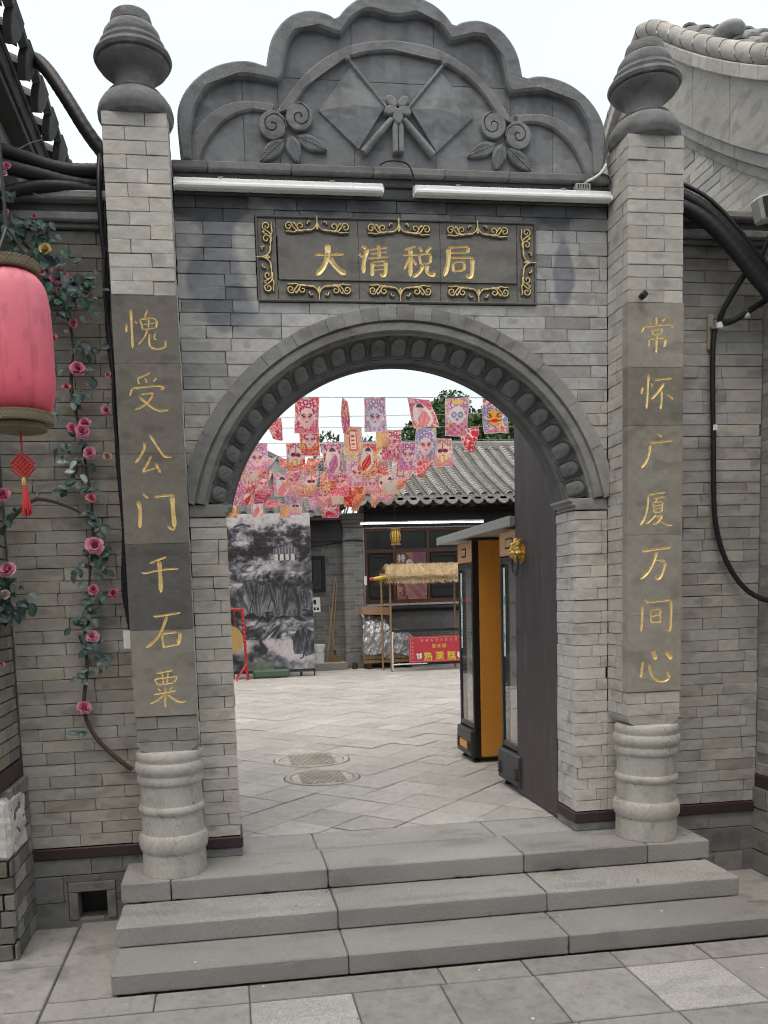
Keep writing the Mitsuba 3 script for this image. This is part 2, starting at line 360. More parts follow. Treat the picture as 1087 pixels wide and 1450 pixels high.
STROKES = {'愧':[[8.8,-61,2958,-61,2869,-62,2783],[8.0,-83,2892,-87,2855],[6.5,-45,2907,-36,2894],[5.9,14,2957,4,2933,-4,2920],[6.5,-22,2914,-17,2893,-11,2868],[6.5,-20,2912,28,2922,56,2912,48,2873],[5.9,-10,2868,46,2876],[4.7,-13,2890,50,2898],[5.9,18,2919,14,2876],[6.5,10,2874,-3,2835,-37,2800],[7.7,18,2853,12,2806,20,2787,56,2781,89,2791,87,2824],[5.3,44,2856,34,2824,52,2826]],'受':[[7.1,14,2676,-51,2649],[6.5,-48,2648,-40,2623],[6.5,-13,2652,-6,2631],[7.1,40,2653,22,2635],[7.7,-75,2606,-87,2572],[7.1,-75,2606,44,2619,78,2608,52,2600],[6.5,-37,2579,24,2585],[7.7,22,2584,4,2553,-23,2527,-68,2509],[8.5,-44,2568,6,2521,40,2503,89,2509]],'公':[[9.4,-34,2364,-30,2340,-53,2299,-79,2268],[8.8,-7,2396,16,2358,48,2304,60,2294,91,2293],[8.8,-4,2301,-22,2266,-48,2228],[6.1,-48,2226,18,2246],[10.0,14,2266,34,2222]],'门':[[9.4,-53,2129,-29,2105],[14.1,-77,2097,-67,2055,-75,1968],[8.5,0,2112,44,2117,93,2118],[17.0,82,2117,82,2058,86,1967],[8.5,88,1973,79,1952,52,1976]],'千':[[8.0,42,1832,2,1820,-39,1804],[7.3,-81,1762,-63,1757,0,1771,52,1775,96,1775],[15.3,6,1816,8,1745,6,1664]],'石':[[8.0,-36,1553,32,1559,96,1568],[10.7,30,1555,-2,1480,-34,1437,-77,1405],[8.7,0,1470,6,1400],[7.3,0,1470,75,1476],[14.7,83,1476,86,1456,73,1419],[8.0,8,1408,86,1420]],'粟':[[6.9,-36,1283,46,1295],[7.3,-47,1256,-31,1227],[6.2,-47,1256,64,1265],[7.3,64,1265,46,1235],[6.2,-31,1227,46,1235],[6.7,-8,1283,-5,1230],[6.9,20,1288,12,1233],[6.2,-33,1212,-20,1197],[6.0,40,1216,20,1197],[6.0,-55,1181,56,1196],[8.9,2,1216,-2,1115],[7.3,-4,1182,-29,1156,-75,1136],[8.0,8,1185,38,1156,64,1139,100,1143]],'常':[[10.0,2,2956,4,2912],[9.2,-32,2932,-26,2918],[9.2,50,2948,31,2933],[9.0,-58,2908,-77,2878],[9.0,-58,2906,73,2921,101,2911,77,2904],[6.9,-20,2891,-14,2865],[6.7,-20,2889,37,2897],[6.7,36,2897,28,2873],[6.9,-14,2867,28,2874],[7.7,-34,2848,-38,2809],[7.7,-34,2846,53,2854],[10.8,51,2853,49,2819,40,2807],[9.7,5,2874,2,2779]],'怀':[[10.0,-38,2678,-42,2593,-48,2506],[10.8,-68,2617,-77,2578],[9.2,-24,2633,-16,2618],[9.2,-10,2648,89,2657],[10.5,46,2635,22,2599,-24,2553],[10.0,31,2601,34,2551,26,2504],[9.2,60,2579,97,2554]],'广':[[10.0,14,2388,34,2368],[9.2,-30,2341,95,2350],[10.8,-28,2341,-30,2290,-46,2247,-77,2215]],'厦':[[7.9,-36,2082,58,2095],[9.2,-36,2082,-40,2009,-58,1960,-81,1930],[6.9,-10,2064,58,2072],[7.1,11,2062,4,2046],[7.9,-12,2044,-4,1992],[6.2,-12,2043,42,2050],[8.5,41,2050,37,1995],[5.4,-6,2026,35,2030],[5.4,-6,2010,35,2014],[6.3,-4,1992,36,1998],[7.9,8,1986,-20,1955,-52,1935],[6.9,2,1971,43,1978],[7.9,41,1977,18,1943,-14,1932],[9.2,16,1965,49,1934,95,1926]],'万':[[10.8,-70,1799,11,1809,91,1816],[12.6,13,1799,-4,1745,-34,1691,-80,1657],[8.5,5,1754,58,1747],[13.4,57,1745,47,1696,32,1666,13,1650],[9.5,16,1650,2,1672]],'间':[[10.0,-58,1555,-34,1535],[10.8,-68,1526,-66,1467,-73,1389],[8.7,-28,1538,87,1548],[12.6,87,1548,93,1498,87,1386],[9.5,87,1383,61,1398],[7.7,-22,1500,-18,1434],[7.1,-22,1498,33,1505],[9.5,32,1504,32,1428],[6.3,-18,1467,30,1472],[7.1,-18,1434,32,1438]],'心':[[11.8,-62,1236,-68,1201,-73,1151],[12.6,-30,1223,-20,1169,13,1129,61,1128,89,1147],[11.8,87,1142,68,1179],[20.5,-8,1290,9,1241],[21.1,65,1283,97,1240]],'大':[[12.8,-427,3299,-349,3302,-277,3304],[26.9,-360,3353,-361,3300,-377,3249,-422,3201],[27.7,-355,3290,-324,3241,-274,3208]],'清':[[18.9,-191,3348,-168,3334],[17.0,-207,3310,-186,3293],[21.3,-160,3335,-183,3270,-185,3214],[8.7,-154,3327,-56,3341],[8.7,-148,3309,-61,3319],[9.5,-163,3286,-52,3297],[17.5,-106,3354,-103,3292],[20.4,-138,3272,-142,3201],[8.7,-138,3269,-70,3277],[20.4,-72,3277,-72,3217,-86,3203,-103,3220],[8.0,-135,3252,-77,3258],[7.8,-135,3232,-77,3237]],'税':[[12.7,84,3351,24,3331],[9.5,16,3305,98,3309],[22.3,57,3339,53,3203],[13.1,53,3303,22,3238],[14.7,61,3294,86,3259],[15.9,99,3349,117,3325],[16.3,163,3350,132,3320],[14.3,99,3312,108,3262],[10.3,99,3310,162,3316],[15.9,160,3314,155,3269],[9.8,106,3265,156,3271],[19.1,118,3262,105,3228,65,3201],[21.2,140,3266,137,3221,173,3210,176,3233]],'局':[[11.4,253,3347,360,3354],[18.0,355,3353,351,3323],[10.6,252,3321,348,3325],[24.5,254,3347,250,3268,226,3208],[11.4,260,3298,381,3301],[22.9,375,3299,374,3225,362,3204,339,3219],[16.3,272,3278,276,3230],[10.6,271,3275,339,3282],[16.3,334,3280,330,3238],[11.4,276,3233,330,3240]]}
GLYPHS = {'熟':[[[-30,21,-29,26,-18,26,-18,30,-16,31,-13,31,-10,26,1,26,2,21,6,21,7,30,12,31,14,21,23,21,24,-3,25,-3,26,-1,27,-1,30,-4,29,-14,27,-16,22,-17,28,-29,22,-30,16,-20,16,-17,22,-16,19,-10,18,-5,14,-7,11,-3,5,-11,-2,-17,-5,-14,-6,-11,-4,-11,-1,-7,-10,-7,-12,-15,-17,-16,-17,-20,-22,-29,-24,-31,-28,-29,-29,-27,-23,-18,-24,-11,-18,-11,-18,-9,-29,-8,-30,-4,-24,-2,-18,-2,-16,1,-27,2,-25,20],[12,4,17,1,17,15,13,14],[-1,9,1,11,6,9,6,15,-1,16],[-8,-1,0,-1,1,-4,2,-4,4,3,0,5,-1,3],[-20,15,-20,12,-8,12,-8,15]],[[2,-19,3,-17,8,-17,11,-29,6,-30]],[[-10,-30,-11,-18,-6,-17,-4,-29]]],'栗':[[[-30,-24,-30,-21,-18,-17,-11,-11,-29,-10,-29,-4,-4,-4,-4,0,-25,1,-25,19,-11,19,-11,22,-29,23,-29,29,29,29,29,23,10,22,10,19,25,19,25,1,3,0,4,-4,30,-5,29,-10,11,-11,16,-16,30,-22,30,-24,27,-27,23,-27,17,-24,4,-14,3,-15,3,-29,-3,-29,-5,-15,-21,-26,-27,-27],[18,12,10,13,10,7,18,7],[-4,8,4,7,4,13,-4,13],[-4,20,4,19,4,23,-4,23],[-19,8,-11,7,-11,13,-19,13]]],'糕':[[[-29,-22,-31,-15,-25,-6,-23,2,-30,3,-30,9,-26,11,-30,26,-25,27,-23,21,-21,21,-21,31,-15,31,-14,21,-12,21,-11,27,-7,27,-5,26,-6,20,0,20,1,23,-2,29,4,31,8,21,13,20,16,23,18,31,25,29,22,20,29,20,29,14,14,14,14,9,27,8,27,2,15,2,14,-4,30,-5,30,-11,25,-13,30,-23,31,-29,25,-31,22,-20,19,-16,20,-12,15,-12,17,-15,20,-27,16,-30,13,-29,13,-23,10,-16,11,-14,14,-14,14,-12,-1,-12,-1,-14,8,-15,9,-20,8,-30,3,-30,3,-21,1,-16,0,-16,0,-20,-4,-29,-6,-31,-11,-29,-11,-26,-7,-21,-5,-13,-11,-11,-12,-9,-14,-9,-15,-31,-21,-30,-21,-13,-23,-13,-27,-22],[-13,2,-8,-5,7,-5,7,2,-5,2,-6,4],[-10,11,-6,8,6,8,7,13,-6,14,-7,18]]],'老':[[[-30,-12,-28,-10,-17,-5,-9,0,-9,1,-29,3,-28,8,-8,9,-8,15,-23,16,-23,21,-8,22,-6,30,-1,30,0,22,16,21,21,27,27,25,27,24,15,9,29,8,30,7,29,2,5,1,-6,-7,-5,-10,-3,-10,17,-3,22,-7,20,-9,-4,-17,-5,-22,-3,-24,18,-24,20,-23,22,-16,24,-16,27,-17,27,-24,25,-28,21,-30,-6,-30,-9,-29,-11,-26,-12,-11,-25,-16,-27,-16],[0,15,0,9,4,9,9,14,9,16]]],'城':[[[-30,-15,-24,-13,-24,9,-30,9,-30,14,-24,15,-23,30,-17,29,-16,15,-11,15,-9,21,9,21,10,31,22,29,27,24,28,21,29,21,29,15,17,14,17,2,18,-1,19,-1,22,9,28,8,24,-6,20,-15,23,-23,24,-23,26,-13,30,-16,30,-22,27,-29,21,-30,14,-22,7,-29,4,-30,1,-28,1,-25,4,-23,7,-19,-3,-20,-5,-19,-12,-31,-13,-31,-16,-28,-16,-25,-13,-20,-13,-16,-29,-22],[16,22,19,21,20,22,16,25],[8,-18,9,-18,12,-14,10,7,9,7],[9,8,9,15,-3,15,-3,8],[-3,2,-4,-14,1,-14,2,-11,2,2],[-16,-10,-11,-9,-11,9,-16,9]]],'名':[[[-26,-8,-26,-6,-24,-5,-17,-4,-5,1,-8,6,-12,9,-13,11,-21,7,-24,10,-24,13,-15,18,-3,31,3,30,2,24,22,25,26,22,22,14,17,9,16,7,5,-1,26,-2,26,-31,21,-31,19,-27,-6,-27,-8,-31,-12,-31,-14,-10,-24,-12,-25,-9],[-6,-8,-6,-21,19,-21,19,-8],[-9,14,2,6,4,6,16,17,-5,18]]],'吃':[[[-29,24,-11,24,-10,11,-5,18,0,30,6,28,5,21,27,20,29,19,27,14,1,13,-2,9,-2,7,21,8,25,5,24,3,8,-11,0,-19,-1,-22,0,-23,21,-23,22,-22,23,-15,26,-15,29,-17,27,-27,23,-30,-1,-30,-6,-28,-8,-25,-7,-18,10,0,-4,1,-5,3,-7,4,-9,5,-10,5,-11,-15,-23,-16,-24,-20,-29,-20],[-17,17,-23,17,-23,-8,-18,-8]]],'五':[[[-29,-26,-29,-19,-14,-19,-11,0,-22,0,-22,6,-10,7,-8,18,-8,19,-25,19,-25,26,24,25,24,19,0,19,-2,8,18,6,17,-19,28,-19,29,-20,28,-26],[-3,0,-6,-19,9,-19,10,0]]],'家':[[[-27,-28,-30,-22,-28,-21,-24,-21,-12,-16,-4,-11,-2,-8,-4,-6,-20,-15,-27,-16,-29,-13,-28,-10,-14,-6,-6,0,-6,1,-10,1,-22,-5,-26,-5,-28,-3,-29,-1,-28,1,-18,3,-11,7,-20,8,-21,10,-29,11,-28,25,-6,25,-7,29,-4,31,0,31,3,25,27,25,27,10,20,10,20,19,-22,18,-21,13,-20,14,18,14,18,7,22,5,22,2,14,-3,13,-6,18,-15,22,-19,30,-23,27,-28,20,-26,12,-18,7,-9,6,-10,6,-24,4,-28,-1,-31,-11,-31,-12,-24,-5,-25,-2,-24,0,-20,0,-16,-25,-28],[-1,6,3,-2,6,-2,16,7,1,8]]],'号':[[[-29,6,28,6,29,0,-8,0,-10,-3,-10,-6,21,-6,19,-21,15,-28,-3,-29,-5,-23,10,-23,12,-20,13,-12,-20,-12,-17,0,-29,0]],[[-21,29,21,29,21,10,-21,10],[-14,17,14,16,14,23,-14,23]]],'宾':[[[-29,-26,-14,-18,-14,-16,-28,-16,-28,-10,-19,-10,-18,12,3,14,14,16,15,17,-20,18,-21,9,-27,9,-27,24,-4,24,-4,27,-5,29,-2,31,1,31,7,24,28,24,28,9,22,9,21,11,18,11,6,8,-12,6,-11,3,25,3,25,-3,15,-3,15,-10,29,-10,29,-16,13,-17,28,-25,26,-31,6,-21,7,-16,-7,-16,-6,-20,-8,-22,-24,-31],[18,17,19,15,21,14,21,18],[-12,-9,7,-10,7,-3,-11,-3]]],'乐':[[[11,-8,14,-6,18,-6,18,-7,27,-17,30,-23,24,-25]],[[-26,4,-23,12,-22,26,3,28,18,30,22,30,25,26,25,25,17,23,-14,20,-16,19,-18,6,-2,6,-2,18,4,18,5,6,28,5,28,-1,5,-2,5,-25,2,-29,-10,-30,-12,-27,-12,-24,-2,-23,-2,-2,-24,-2,-26,1]],[[-30,-23,-30,-21,-23,-14,-18,-6,-14,-6,-11,-8,-14,-13,-25,-26]]],'园':[[[-28,28,28,29,28,-29,21,-29,20,-26,-20,-26,-21,-29,-28,-28],[-21,8,21,7,21,22,19,24,-21,23],[-15,-20,19,-20,21,-16,19,-16,17,-18,3,-17,2,1,-3,1,-6,-11,-11,-17],[15,-6,21,-7,21,1,8,1,8,-12,15,-12],[-20,2,-21,-14,-20,-14,-13,-10,-10,1],[-21,-20,-19,-20,-19,-19,-21,-18]],[[-16,13,-16,18,16,18,16,13]]],'特':[[[-30,2,-27,26,-21,25,-21,18,-19,18,-19,31,-13,31,-13,18,-7,17,-7,11,8,11,8,18,-4,18,-4,24,8,24,8,31,14,31,15,24,27,24,27,18,15,17,15,11,30,11,30,5,23,4,23,-1,30,-2,30,-8,23,-8,23,-23,22,-28,20,-30,8,-31,6,-26,7,-24,16,-24,16,-8,3,-8,10,-18,9,-21,4,-22,1,-16,-4,-12,-2,-8,-8,-7,-13,-8,-13,-31,-19,-31,-19,-11,-24,-11,-29,-13,-30,-9,-30,-6,-19,-3,-19,11,-23,11,-25,0],[-12,11,-13,-1,16,-1,16,4,-7,4,-8,11]]],'色':[[[-30,7,-30,9,-25,13,-18,20,-10,30,-5,28,-5,25,13,23,13,21,8,13,23,12,23,-13,30,-17,28,-25,21,-30,-18,-29,-22,-24,-23,4,-25,4,-27,3],[-15,-23,18,-24,21,-23,23,-14,18,-13,16,-11,-15,-11],[4,6,4,-3,16,-3,16,5],[-15,13,-1,13,3,18,-10,18],[-15,6,-15,-3,-4,-3,-4,5]]],'丰':[[[-30,-14,-29,-8,-4,-7,-4,0,-24,1,-24,7,-4,7,-4,14,-27,14,-27,21,-4,21,-3,31,3,31,3,21,27,21,27,14,3,14,3,7,24,7,24,0,3,0,3,-8,29,-8,30,-14,3,-15,3,-31,-4,-30,-4,-15]]]}
def chaikin(p, n=2):
    p = np.asarray(p, float)
    for _ in range(n):
        if len(p) < 3: break
        q = np.empty((2 * len(p) - 2, p.shape[1])); q[0::2] = p[:-1] * .75 + p[1:] * .25; q[1::2] = p[:-1] * .25 + p[1:] * .75
        p = np.vstack([p[:1], q, p[-1:]])
    return p
def stroke_edges(w, pts):
    """One brush stroke: its centre line and half widths, swelling at the start and thinning to the end."""
    p = chaikin(np.array(pts, float).reshape(-1, 2), 2)
    d = np.r_[0, np.cumsum(np.linalg.norm(np.diff(p, axis=0), axis=1))]
    n = max(7, int(d[-1] / 0.008)); s = np.linspace(0, d[-1], n)
    p = np.stack([np.interp(s, d, p[:, 0]), np.interp(s, d, p[:, 1])], 1); t = s / d[-1]
    h = w / 2 * np.interp(t, [0, .04, .12, .3, .6, .85, .97, 1], [.25, .8, 1.05, .82, .82, .98, .55, .12])
    g = np.gradient(p, axis=0); g /= np.linalg.norm(g, axis=1, keepdims=True) + 1e-9
    nn = np.stack([-g[:, 1], g[:, 0]], 1)
    return p, h, nn
def carved_characters(chars, xc, y_face, wscale=1.15, depth=0.008):
    """(outline to cut out of the slab, [V-groove mesh per character])"""
    cut, grooves = [], []
    for c in chars:
        ms = []
        for st in STROKES[c]:
            p, h, nn = stroke_edges(st[0] / 1000 * wscale, np.array(st[1:]) / 1000)
            L, R = p + nn * h[:, None], p - nn * h[:, None]
            o = Polygon(np.vstack([L, R[::-1]])).buffer(0)
            cut.append(o)
            n = len(p); dd = np.minimum(depth, h * 1.1)
            v = np.vstack([np.stack([xc + L[:, 0], np.full(n, y_face + 0.0006), L[:, 1]], 1), np.stack([xc + p[:, 0], y_face + dd, p[:, 1]], 1), np.stack([xc + R[:, 0], np.full(n, y_face + 0.0006), R[:, 1]], 1)])
            i = np.arange(n - 1)
            f = np.vstack([np.stack([i, n + i, n + i + 1], 1), np.stack([i, n + i + 1, i + 1], 1), np.stack([n + i, 2 * n + i, 2 * n + i + 1], 1), np.stack([n + i, 2 * n + i + 1, n + i + 1], 1)])
            ms.append(TM(v, f))
        grooves.append(cat(ms))
    return unary_union(cut), grooves
def glyph_poly(ch, size):
    """A printed character as a polygon about the origin, `size` metres tall."""
    g = unary_union([Polygon(np.array(r[0]).reshape(-1, 2), [np.array(h).reshape(-1, 2) for h in r[1:]]).buffer(0) for r in GLYPHS[ch]])
    return affinity.scale(g, size / 64.0, size / 64.0, origin=(0, 0))

# ================================================================== THE SETTING: street, steps, courtyard floor
def slab_top(parent, name, poly_xy, z, th, a, w, mat='stone', bevel=0.004, **k):
    """A paving slab: polygon in (x, y), its top at z."""
    m = prism(poly_xy, 0, th, bevel)          # (x, y_front.., z=poly y) -> lay flat
    v = np.asarray(m.vertices); v = np.stack([v[:, 0], v[:, 2], z - v[:, 1]], 1)
    return part(parent, name, TM(v, m.faces), mat, a=a, w=w, **k)
ST = thing('street_ground', 'grey stone slab paving in front of the gateway steps', None, kind='structure')
scene['street_ground'] = PLY(box(-300, 300, -300, 0.1, -0.6, -0.012), 'stone', uv=np.tile([[0.12, 0.2]], (8, 1)))
used['street_ground'] = 1
xj = [-3.3, -2.75, -2.2, -1.742]
sr = np.random.default_rng(5)
rows = [(-0.872, -1.025), (-1.03, -1.42), (-1.425, -1.80), (-1.805, -2.3)]
for k, (ya, yb) in enumerate(rows):
    xs = {0: [-1.742, -1.30, -0.917, -0.10, 0.275, 0.688, 1.09, 1.5, 1.9, 2.4], 1: [-1.742, -0.917, -0.50, -0.13, 0.28, 0.685, 1.085, 1.5, 1.95, 2.4]}.get(k, [-1.742, -1.3, -0.9, -0.5, -0.1, 0.3, 0.7, 1.1, 1.5, 1.9, 2.4])
    for a, b in zip(xs[:-1], xs[1:]):
        light = (k == 1 and abs(a - 0.685) < .01) or (k == 1 and abs(a + 0.917) < .01)
        t = 0.34 if light else sr.uniform(0.21, 0.27)
        slab_top('street_ground', 'paving_slab', sbox(a + .003, yb + .003, b - .003, ya - .003), sr.uniform(-.001, .001), 0.05, t, 0.6 if light else 0.25, mat='granite' if light else 'paver')
for a, b, ya, yb in [(-2.6, -1.748, -0.05, -0.50), (-2.6, -1.748, -0.505, -0.92), (-2.6, -1.748, -0.925, -1.5), (-1.742, -1.46, 0.0, -0.866)]:
    slab_top('street_ground', 'paving_slab', sbox(a + .003, yb + .003, b - .003, ya - .003), 0, 0.05, sr.uniform(0.22, 0.28), 0.25)
for a, b, ya, yb in [(1.53, 1.97, 0.0, -0.45), (1.53, 2.5, -0.455, -0.866)]:
    slab_top('street_ground', 'paving_slab', sbox(a + .003, yb + .003, b - .003, ya - .003), 0, 0.05, sr.uniform(0.20, 0.25), 0.25)

STEPS = thing('entrance_steps', 'three broad grey granite steps rising to the arched gateway', 'steps')
ZL = 0.291
def step_slab(x0, x1, y0, y1, z0, z1, a, w):
    """A worn granite slab: edges rounded unevenly and chipped here and there."""
    m = cbox(x0 + .0015, x1 - .0015, y0, y1, z0, z1, 0.006); vv, ff = trimesh.remesh.subdivide_to_size(m.vertices, m.faces, .035, max_iter=12)
    m = trimesh.Trimesh(vv, ff); v = np.asarray(m.vertices).copy()
    lo, hi = np.array([x0, y0, z0]), np.array([x1, y1, z1]); dist = np.minimum(v - lo, hi - v)
    edge = np.clip(1 - np.sort(dist, 1)[:, 1] / .022, 0, 1); n1 = meshkit.fbm(v * 26, 3, 3); n2 = meshkit.fbm(v * 70, 2, 8)
    pull = edge * (.0018 * n2 + .011 * np.clip(n1 - .62, 0, 1) / .4); c = np.clip(v, lo + .03, hi - .03); d = c - v; d /= np.linalg.norm(d, axis=1, keepdims=True) + 1e-9
    v = v + d * pull[:, None]; v[:, 2] += .0022 * (meshkit.fbm(v * 4, 2, 5) - .5)
    part(STEPS, 'slab', TM(v, m.faces), 'granite', smooth=True, a=a, w=w)
for xs, y0, y1, z0, z1, tn in [([-1.483, -0.487, 0.503, 1.50], -0.868, -0.58, 0.0, 0.091, [.185, .19, .175]), ([-1.491, -0.494, 0.511, 1.498], -0.598, -0.30, 0.0935, 0.188, [.22, .205, .225]),
                           ([-1.499, -1.262, -0.501, 0.502, 1.17, 1.515], -0.314, 0.018, 0.1905, ZL, [.225, .21, .215, .185, .215])]:
    for (a, b), t in zip(zip(xs[:-1], xs[1:]), tn):
        step_slab(a, b, y0, y1, z0, z1, t * 1.24, 0.6 if (a < -1.4 or b > 1.4) and z0 > .05 else 0.1)
for a, b in [(-0.93, -0.516), (-0.516, 0.469), (0.469, 0.93)]:
    step_slab(a, b, 0.022, 0.325, 0.20, ZL, 0.29, 0.1)
part(STEPS, 'core', box(-1.47, 1.47, -0.57, 0.3, -0.02, 0.186), 'mortar')

CF = thing('courtyard_floor', 'pale grey diagonal stone paving of the courtyard behind the gate', None, kind='structure')
scene['courtyard_floor'] = PLY(box(-40, 40, 0.30, 60, -0.4, ZL - 0.0065), 'stone', uv=np.tile([[0.05, 0.3]], (8, 1)))
used['courtyard_floor'] = 1
floor_hole = unary_union([Point(-0.29, 2.5).buffer(0.317, 48), Point(-0.285, 1.79).buffer(0.287, 48)])
pv, far_p = [], []
fr = np.random.default_rng(11)
D = 0.312
for i in range(-30, 60):
    for j in range(-60, 45):
        c = np.array([0.055 + (i - j) * D * 0.7071, 0.20 + (i + j) * D * 0.7071])
        if not (-1.6 < c[0] < 4.4 and 0.1 < c[1] < 11.6): continue
        h = D / 2 - float(fr.choice([.0018, .003, .0055]))
        q = Polygon([(c[0] + h * a, c[1] + h * b) for a, b in [(1.414, 0), (0, 1.414), (-1.414, 0), (0, -1.414)]]).intersection(sbox(-3.5, 0.330, 4.6, 11.45)).difference(floor_hole)
        if q.is_empty: continue
        vis = c[0] > -1.05 and c[0] < 0.9 + 0.3 * c[1]
        if not vis: continue
        for g in polys(q):
            if g.area < 4e-4: continue
            t = 0.365 * (1 + 0.06 * fr.normal()); dz = 0.0015 * fr.normal()
            pv.append((np.hypot(c[0] + .94, c[1] + 4.26), g, t, dz))
pv.sort(key=lambda q: q[0])
for d, g, t, dz in pv[:290]:
    slab_top('courtyard_floor', 'paving_slab', g, ZL + dz, 0.02, float(np.clip(t, .3, .5)), 0.35, mat='paver', bevel=0.002)
far_m, far_uv = [], []
for d, g, t, dz in pv[290:]:
    m = prism(g, 0, 0.02, 0.003); v = np.asarray(m.vertices)
    far_m.append(TM(np.stack([v[:, 0], v[:, 2], ZL + dz * .6 - v[:, 1]], 1), m.faces)); far_uv.append(np.tile([[float(np.clip(t, .34, .46)), .35]], (len(v), 1)))
part('courtyard_floor', 'paving_slabs', cat(far_m), 'paver', a=np.vstack(far_uv), kind='stuff')
for k, (x, y, r, lab) in enumerate([(-0.285, 1.79, 0.275, 'round iron manhole cover nearer the gateway, ribbed and dusty'), (-0.29, 2.5, 0.305, 'round manhole cover with a pale rim, the farther of the two')]):
    mh = thing('manhole_cover', lab, 'manhole cover')
    part(mh, 'rim', lathe([(r - .035, ZL - .02), (r - .035, ZL + .004), (r, ZL + .004), (r + .01, ZL - .02)], 64, (x, y, 0)), 'stone', a=0.40 if k else 0.34, w=0.6)
    part(mh, 'lid', lathe([(r - .042, ZL - .02), (r - .042, ZL + .002), (r - .06, ZL + .003), (0.022, ZL + .003), (0.02, ZL - .004)], 64, (x, y, 0)), 'iron')
    ribs = [box(x - .6 * r, x + .6 * r, y + q * r - .006, y + q * r + .006, ZL + .002, ZL + .0075) for q in np.linspace(-.7, .7, 11)]
    part(mh, 'rib', cat(ribs), 'iron', kind='stuff')

# ================================================================== THE GATEWAY
GW = thing('brick_gateway', 'grey brick gateway wall with a round arch, carved pediment and gold lettered plaque', 'gateway')
ARC_Z, R_OUT = 1.90, 1.155
def arc_poly(r, z0=2.0): return Point(0, ARC_Z).buffer(r, 96)
body = unary_union([sbox(-1.394, 0.2, 1.394, 3.6)])
opening = unary_union([sbox(-0.917, -1, 0.917, 2.097), arc_poly(0.935).intersection(sbox(-2, 2.09, 2, 5))])
region = sbox(-1.099, Z0, 1.099, 3.565).difference(unary_union([sbox(-0.917, -1, 0.917, 2.1), arc_poly(R_OUT + .003).intersection(sbox(-2, 2.05, 2, 5)), sbox(-0.716, 3.073, 0.716, 3.482), sbox(-1.2, 2.03, -0.8, 2.1), sbox(0.8, 2.03, 1.2, 2.1)]))
core_open = unary_union([sbox(-0.965, -1, 0.965, 2.1), arc_poly(1.028).intersection(sbox(-2, 2.05, 2, 5))])
part(GW, 'wall_core', prism(sbox(-1.394, 0.2, 1.394, 3.7).difference(core_open), 0.042, 0.25), 'mortar')
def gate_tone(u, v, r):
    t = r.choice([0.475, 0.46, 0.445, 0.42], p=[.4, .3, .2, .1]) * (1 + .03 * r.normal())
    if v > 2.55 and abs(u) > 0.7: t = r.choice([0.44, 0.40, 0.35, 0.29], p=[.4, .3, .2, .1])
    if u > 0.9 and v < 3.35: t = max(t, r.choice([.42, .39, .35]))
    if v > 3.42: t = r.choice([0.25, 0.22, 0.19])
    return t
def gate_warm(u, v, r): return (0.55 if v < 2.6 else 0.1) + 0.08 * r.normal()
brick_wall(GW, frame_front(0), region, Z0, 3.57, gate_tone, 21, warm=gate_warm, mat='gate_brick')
for s in (-1, 1):
    a, b = (1.1005, 1.393) if s > 0 else (-1.393, -1.1005)
    brick_wall(GW, frame_front(0), sbox(a, Z0, b, Z0 + 9 * COURSE), Z0, Z0 + 9 * COURSE, gate_tone, 25 + s, warm=gate_warm)
def pier_tone(u, v, r): return r.choice([0.46, 0.44, 0.42], p=[.5, .3, .2]) * (1 + .03 * r.normal())
brick_wall(GW, frame_left(0.917), sbox(-0.25, Z0, -0.052, 2.033), Z0, 2.05, pier_tone, 22, length=0.17, warm=lambda u, v, r: .3)
brick_wall(GW, frame_right(-0.917), sbox(0.052, Z0, 0.25, 2.033), Z0, 2.05, pier_tone, 23, length=0.17, warm=lambda u, v, r: .3)
for s in (-1, 1):
    a, b = (0.905, 1.394) if s > 0 else (-1.394, -0.905)
    part(GW, 'skirting', cbox(a, b, -0.013, 0.25, 0.341, Z0 - .003, 0.004), 'maroon')
    part(GW, 'base_stone', cbox(a + (.006 if s > 0 else 0), b - (.006 if s < 0 else 0), -0.004, 0.25, ZL, 0.338, 0.005), 'stone', a=0.20, w=0.1)
    im = prism(sbox(0.93, 2.036, 1.1, 2.097), -0.006, 0.0515, 0.004)
    prof = [(0.0, 2.036), (0.02, 2.042), (0.012, 2.056), (0.036, 2.066), (0.03, 2.078), (0.052, 2.086), (0.052, 2.096), (0.0, 2.096)]
    pm = prism(Polygon([(0.935 - p, z) for p, z in prof]), -0.006, 0.25)
    q = cat([im, pm]) if s > 0 else None
    if s < 0:
        q = cat([im, pm]); v = np.asarray(q.vertices) * [-1, 1, 1]; q = TM(v, np.asarray(q.faces)[:, ::-1])
    part(GW, 'impost', q, 'stone', a=0.29 if s > 0 else 0.25, w=0.3)

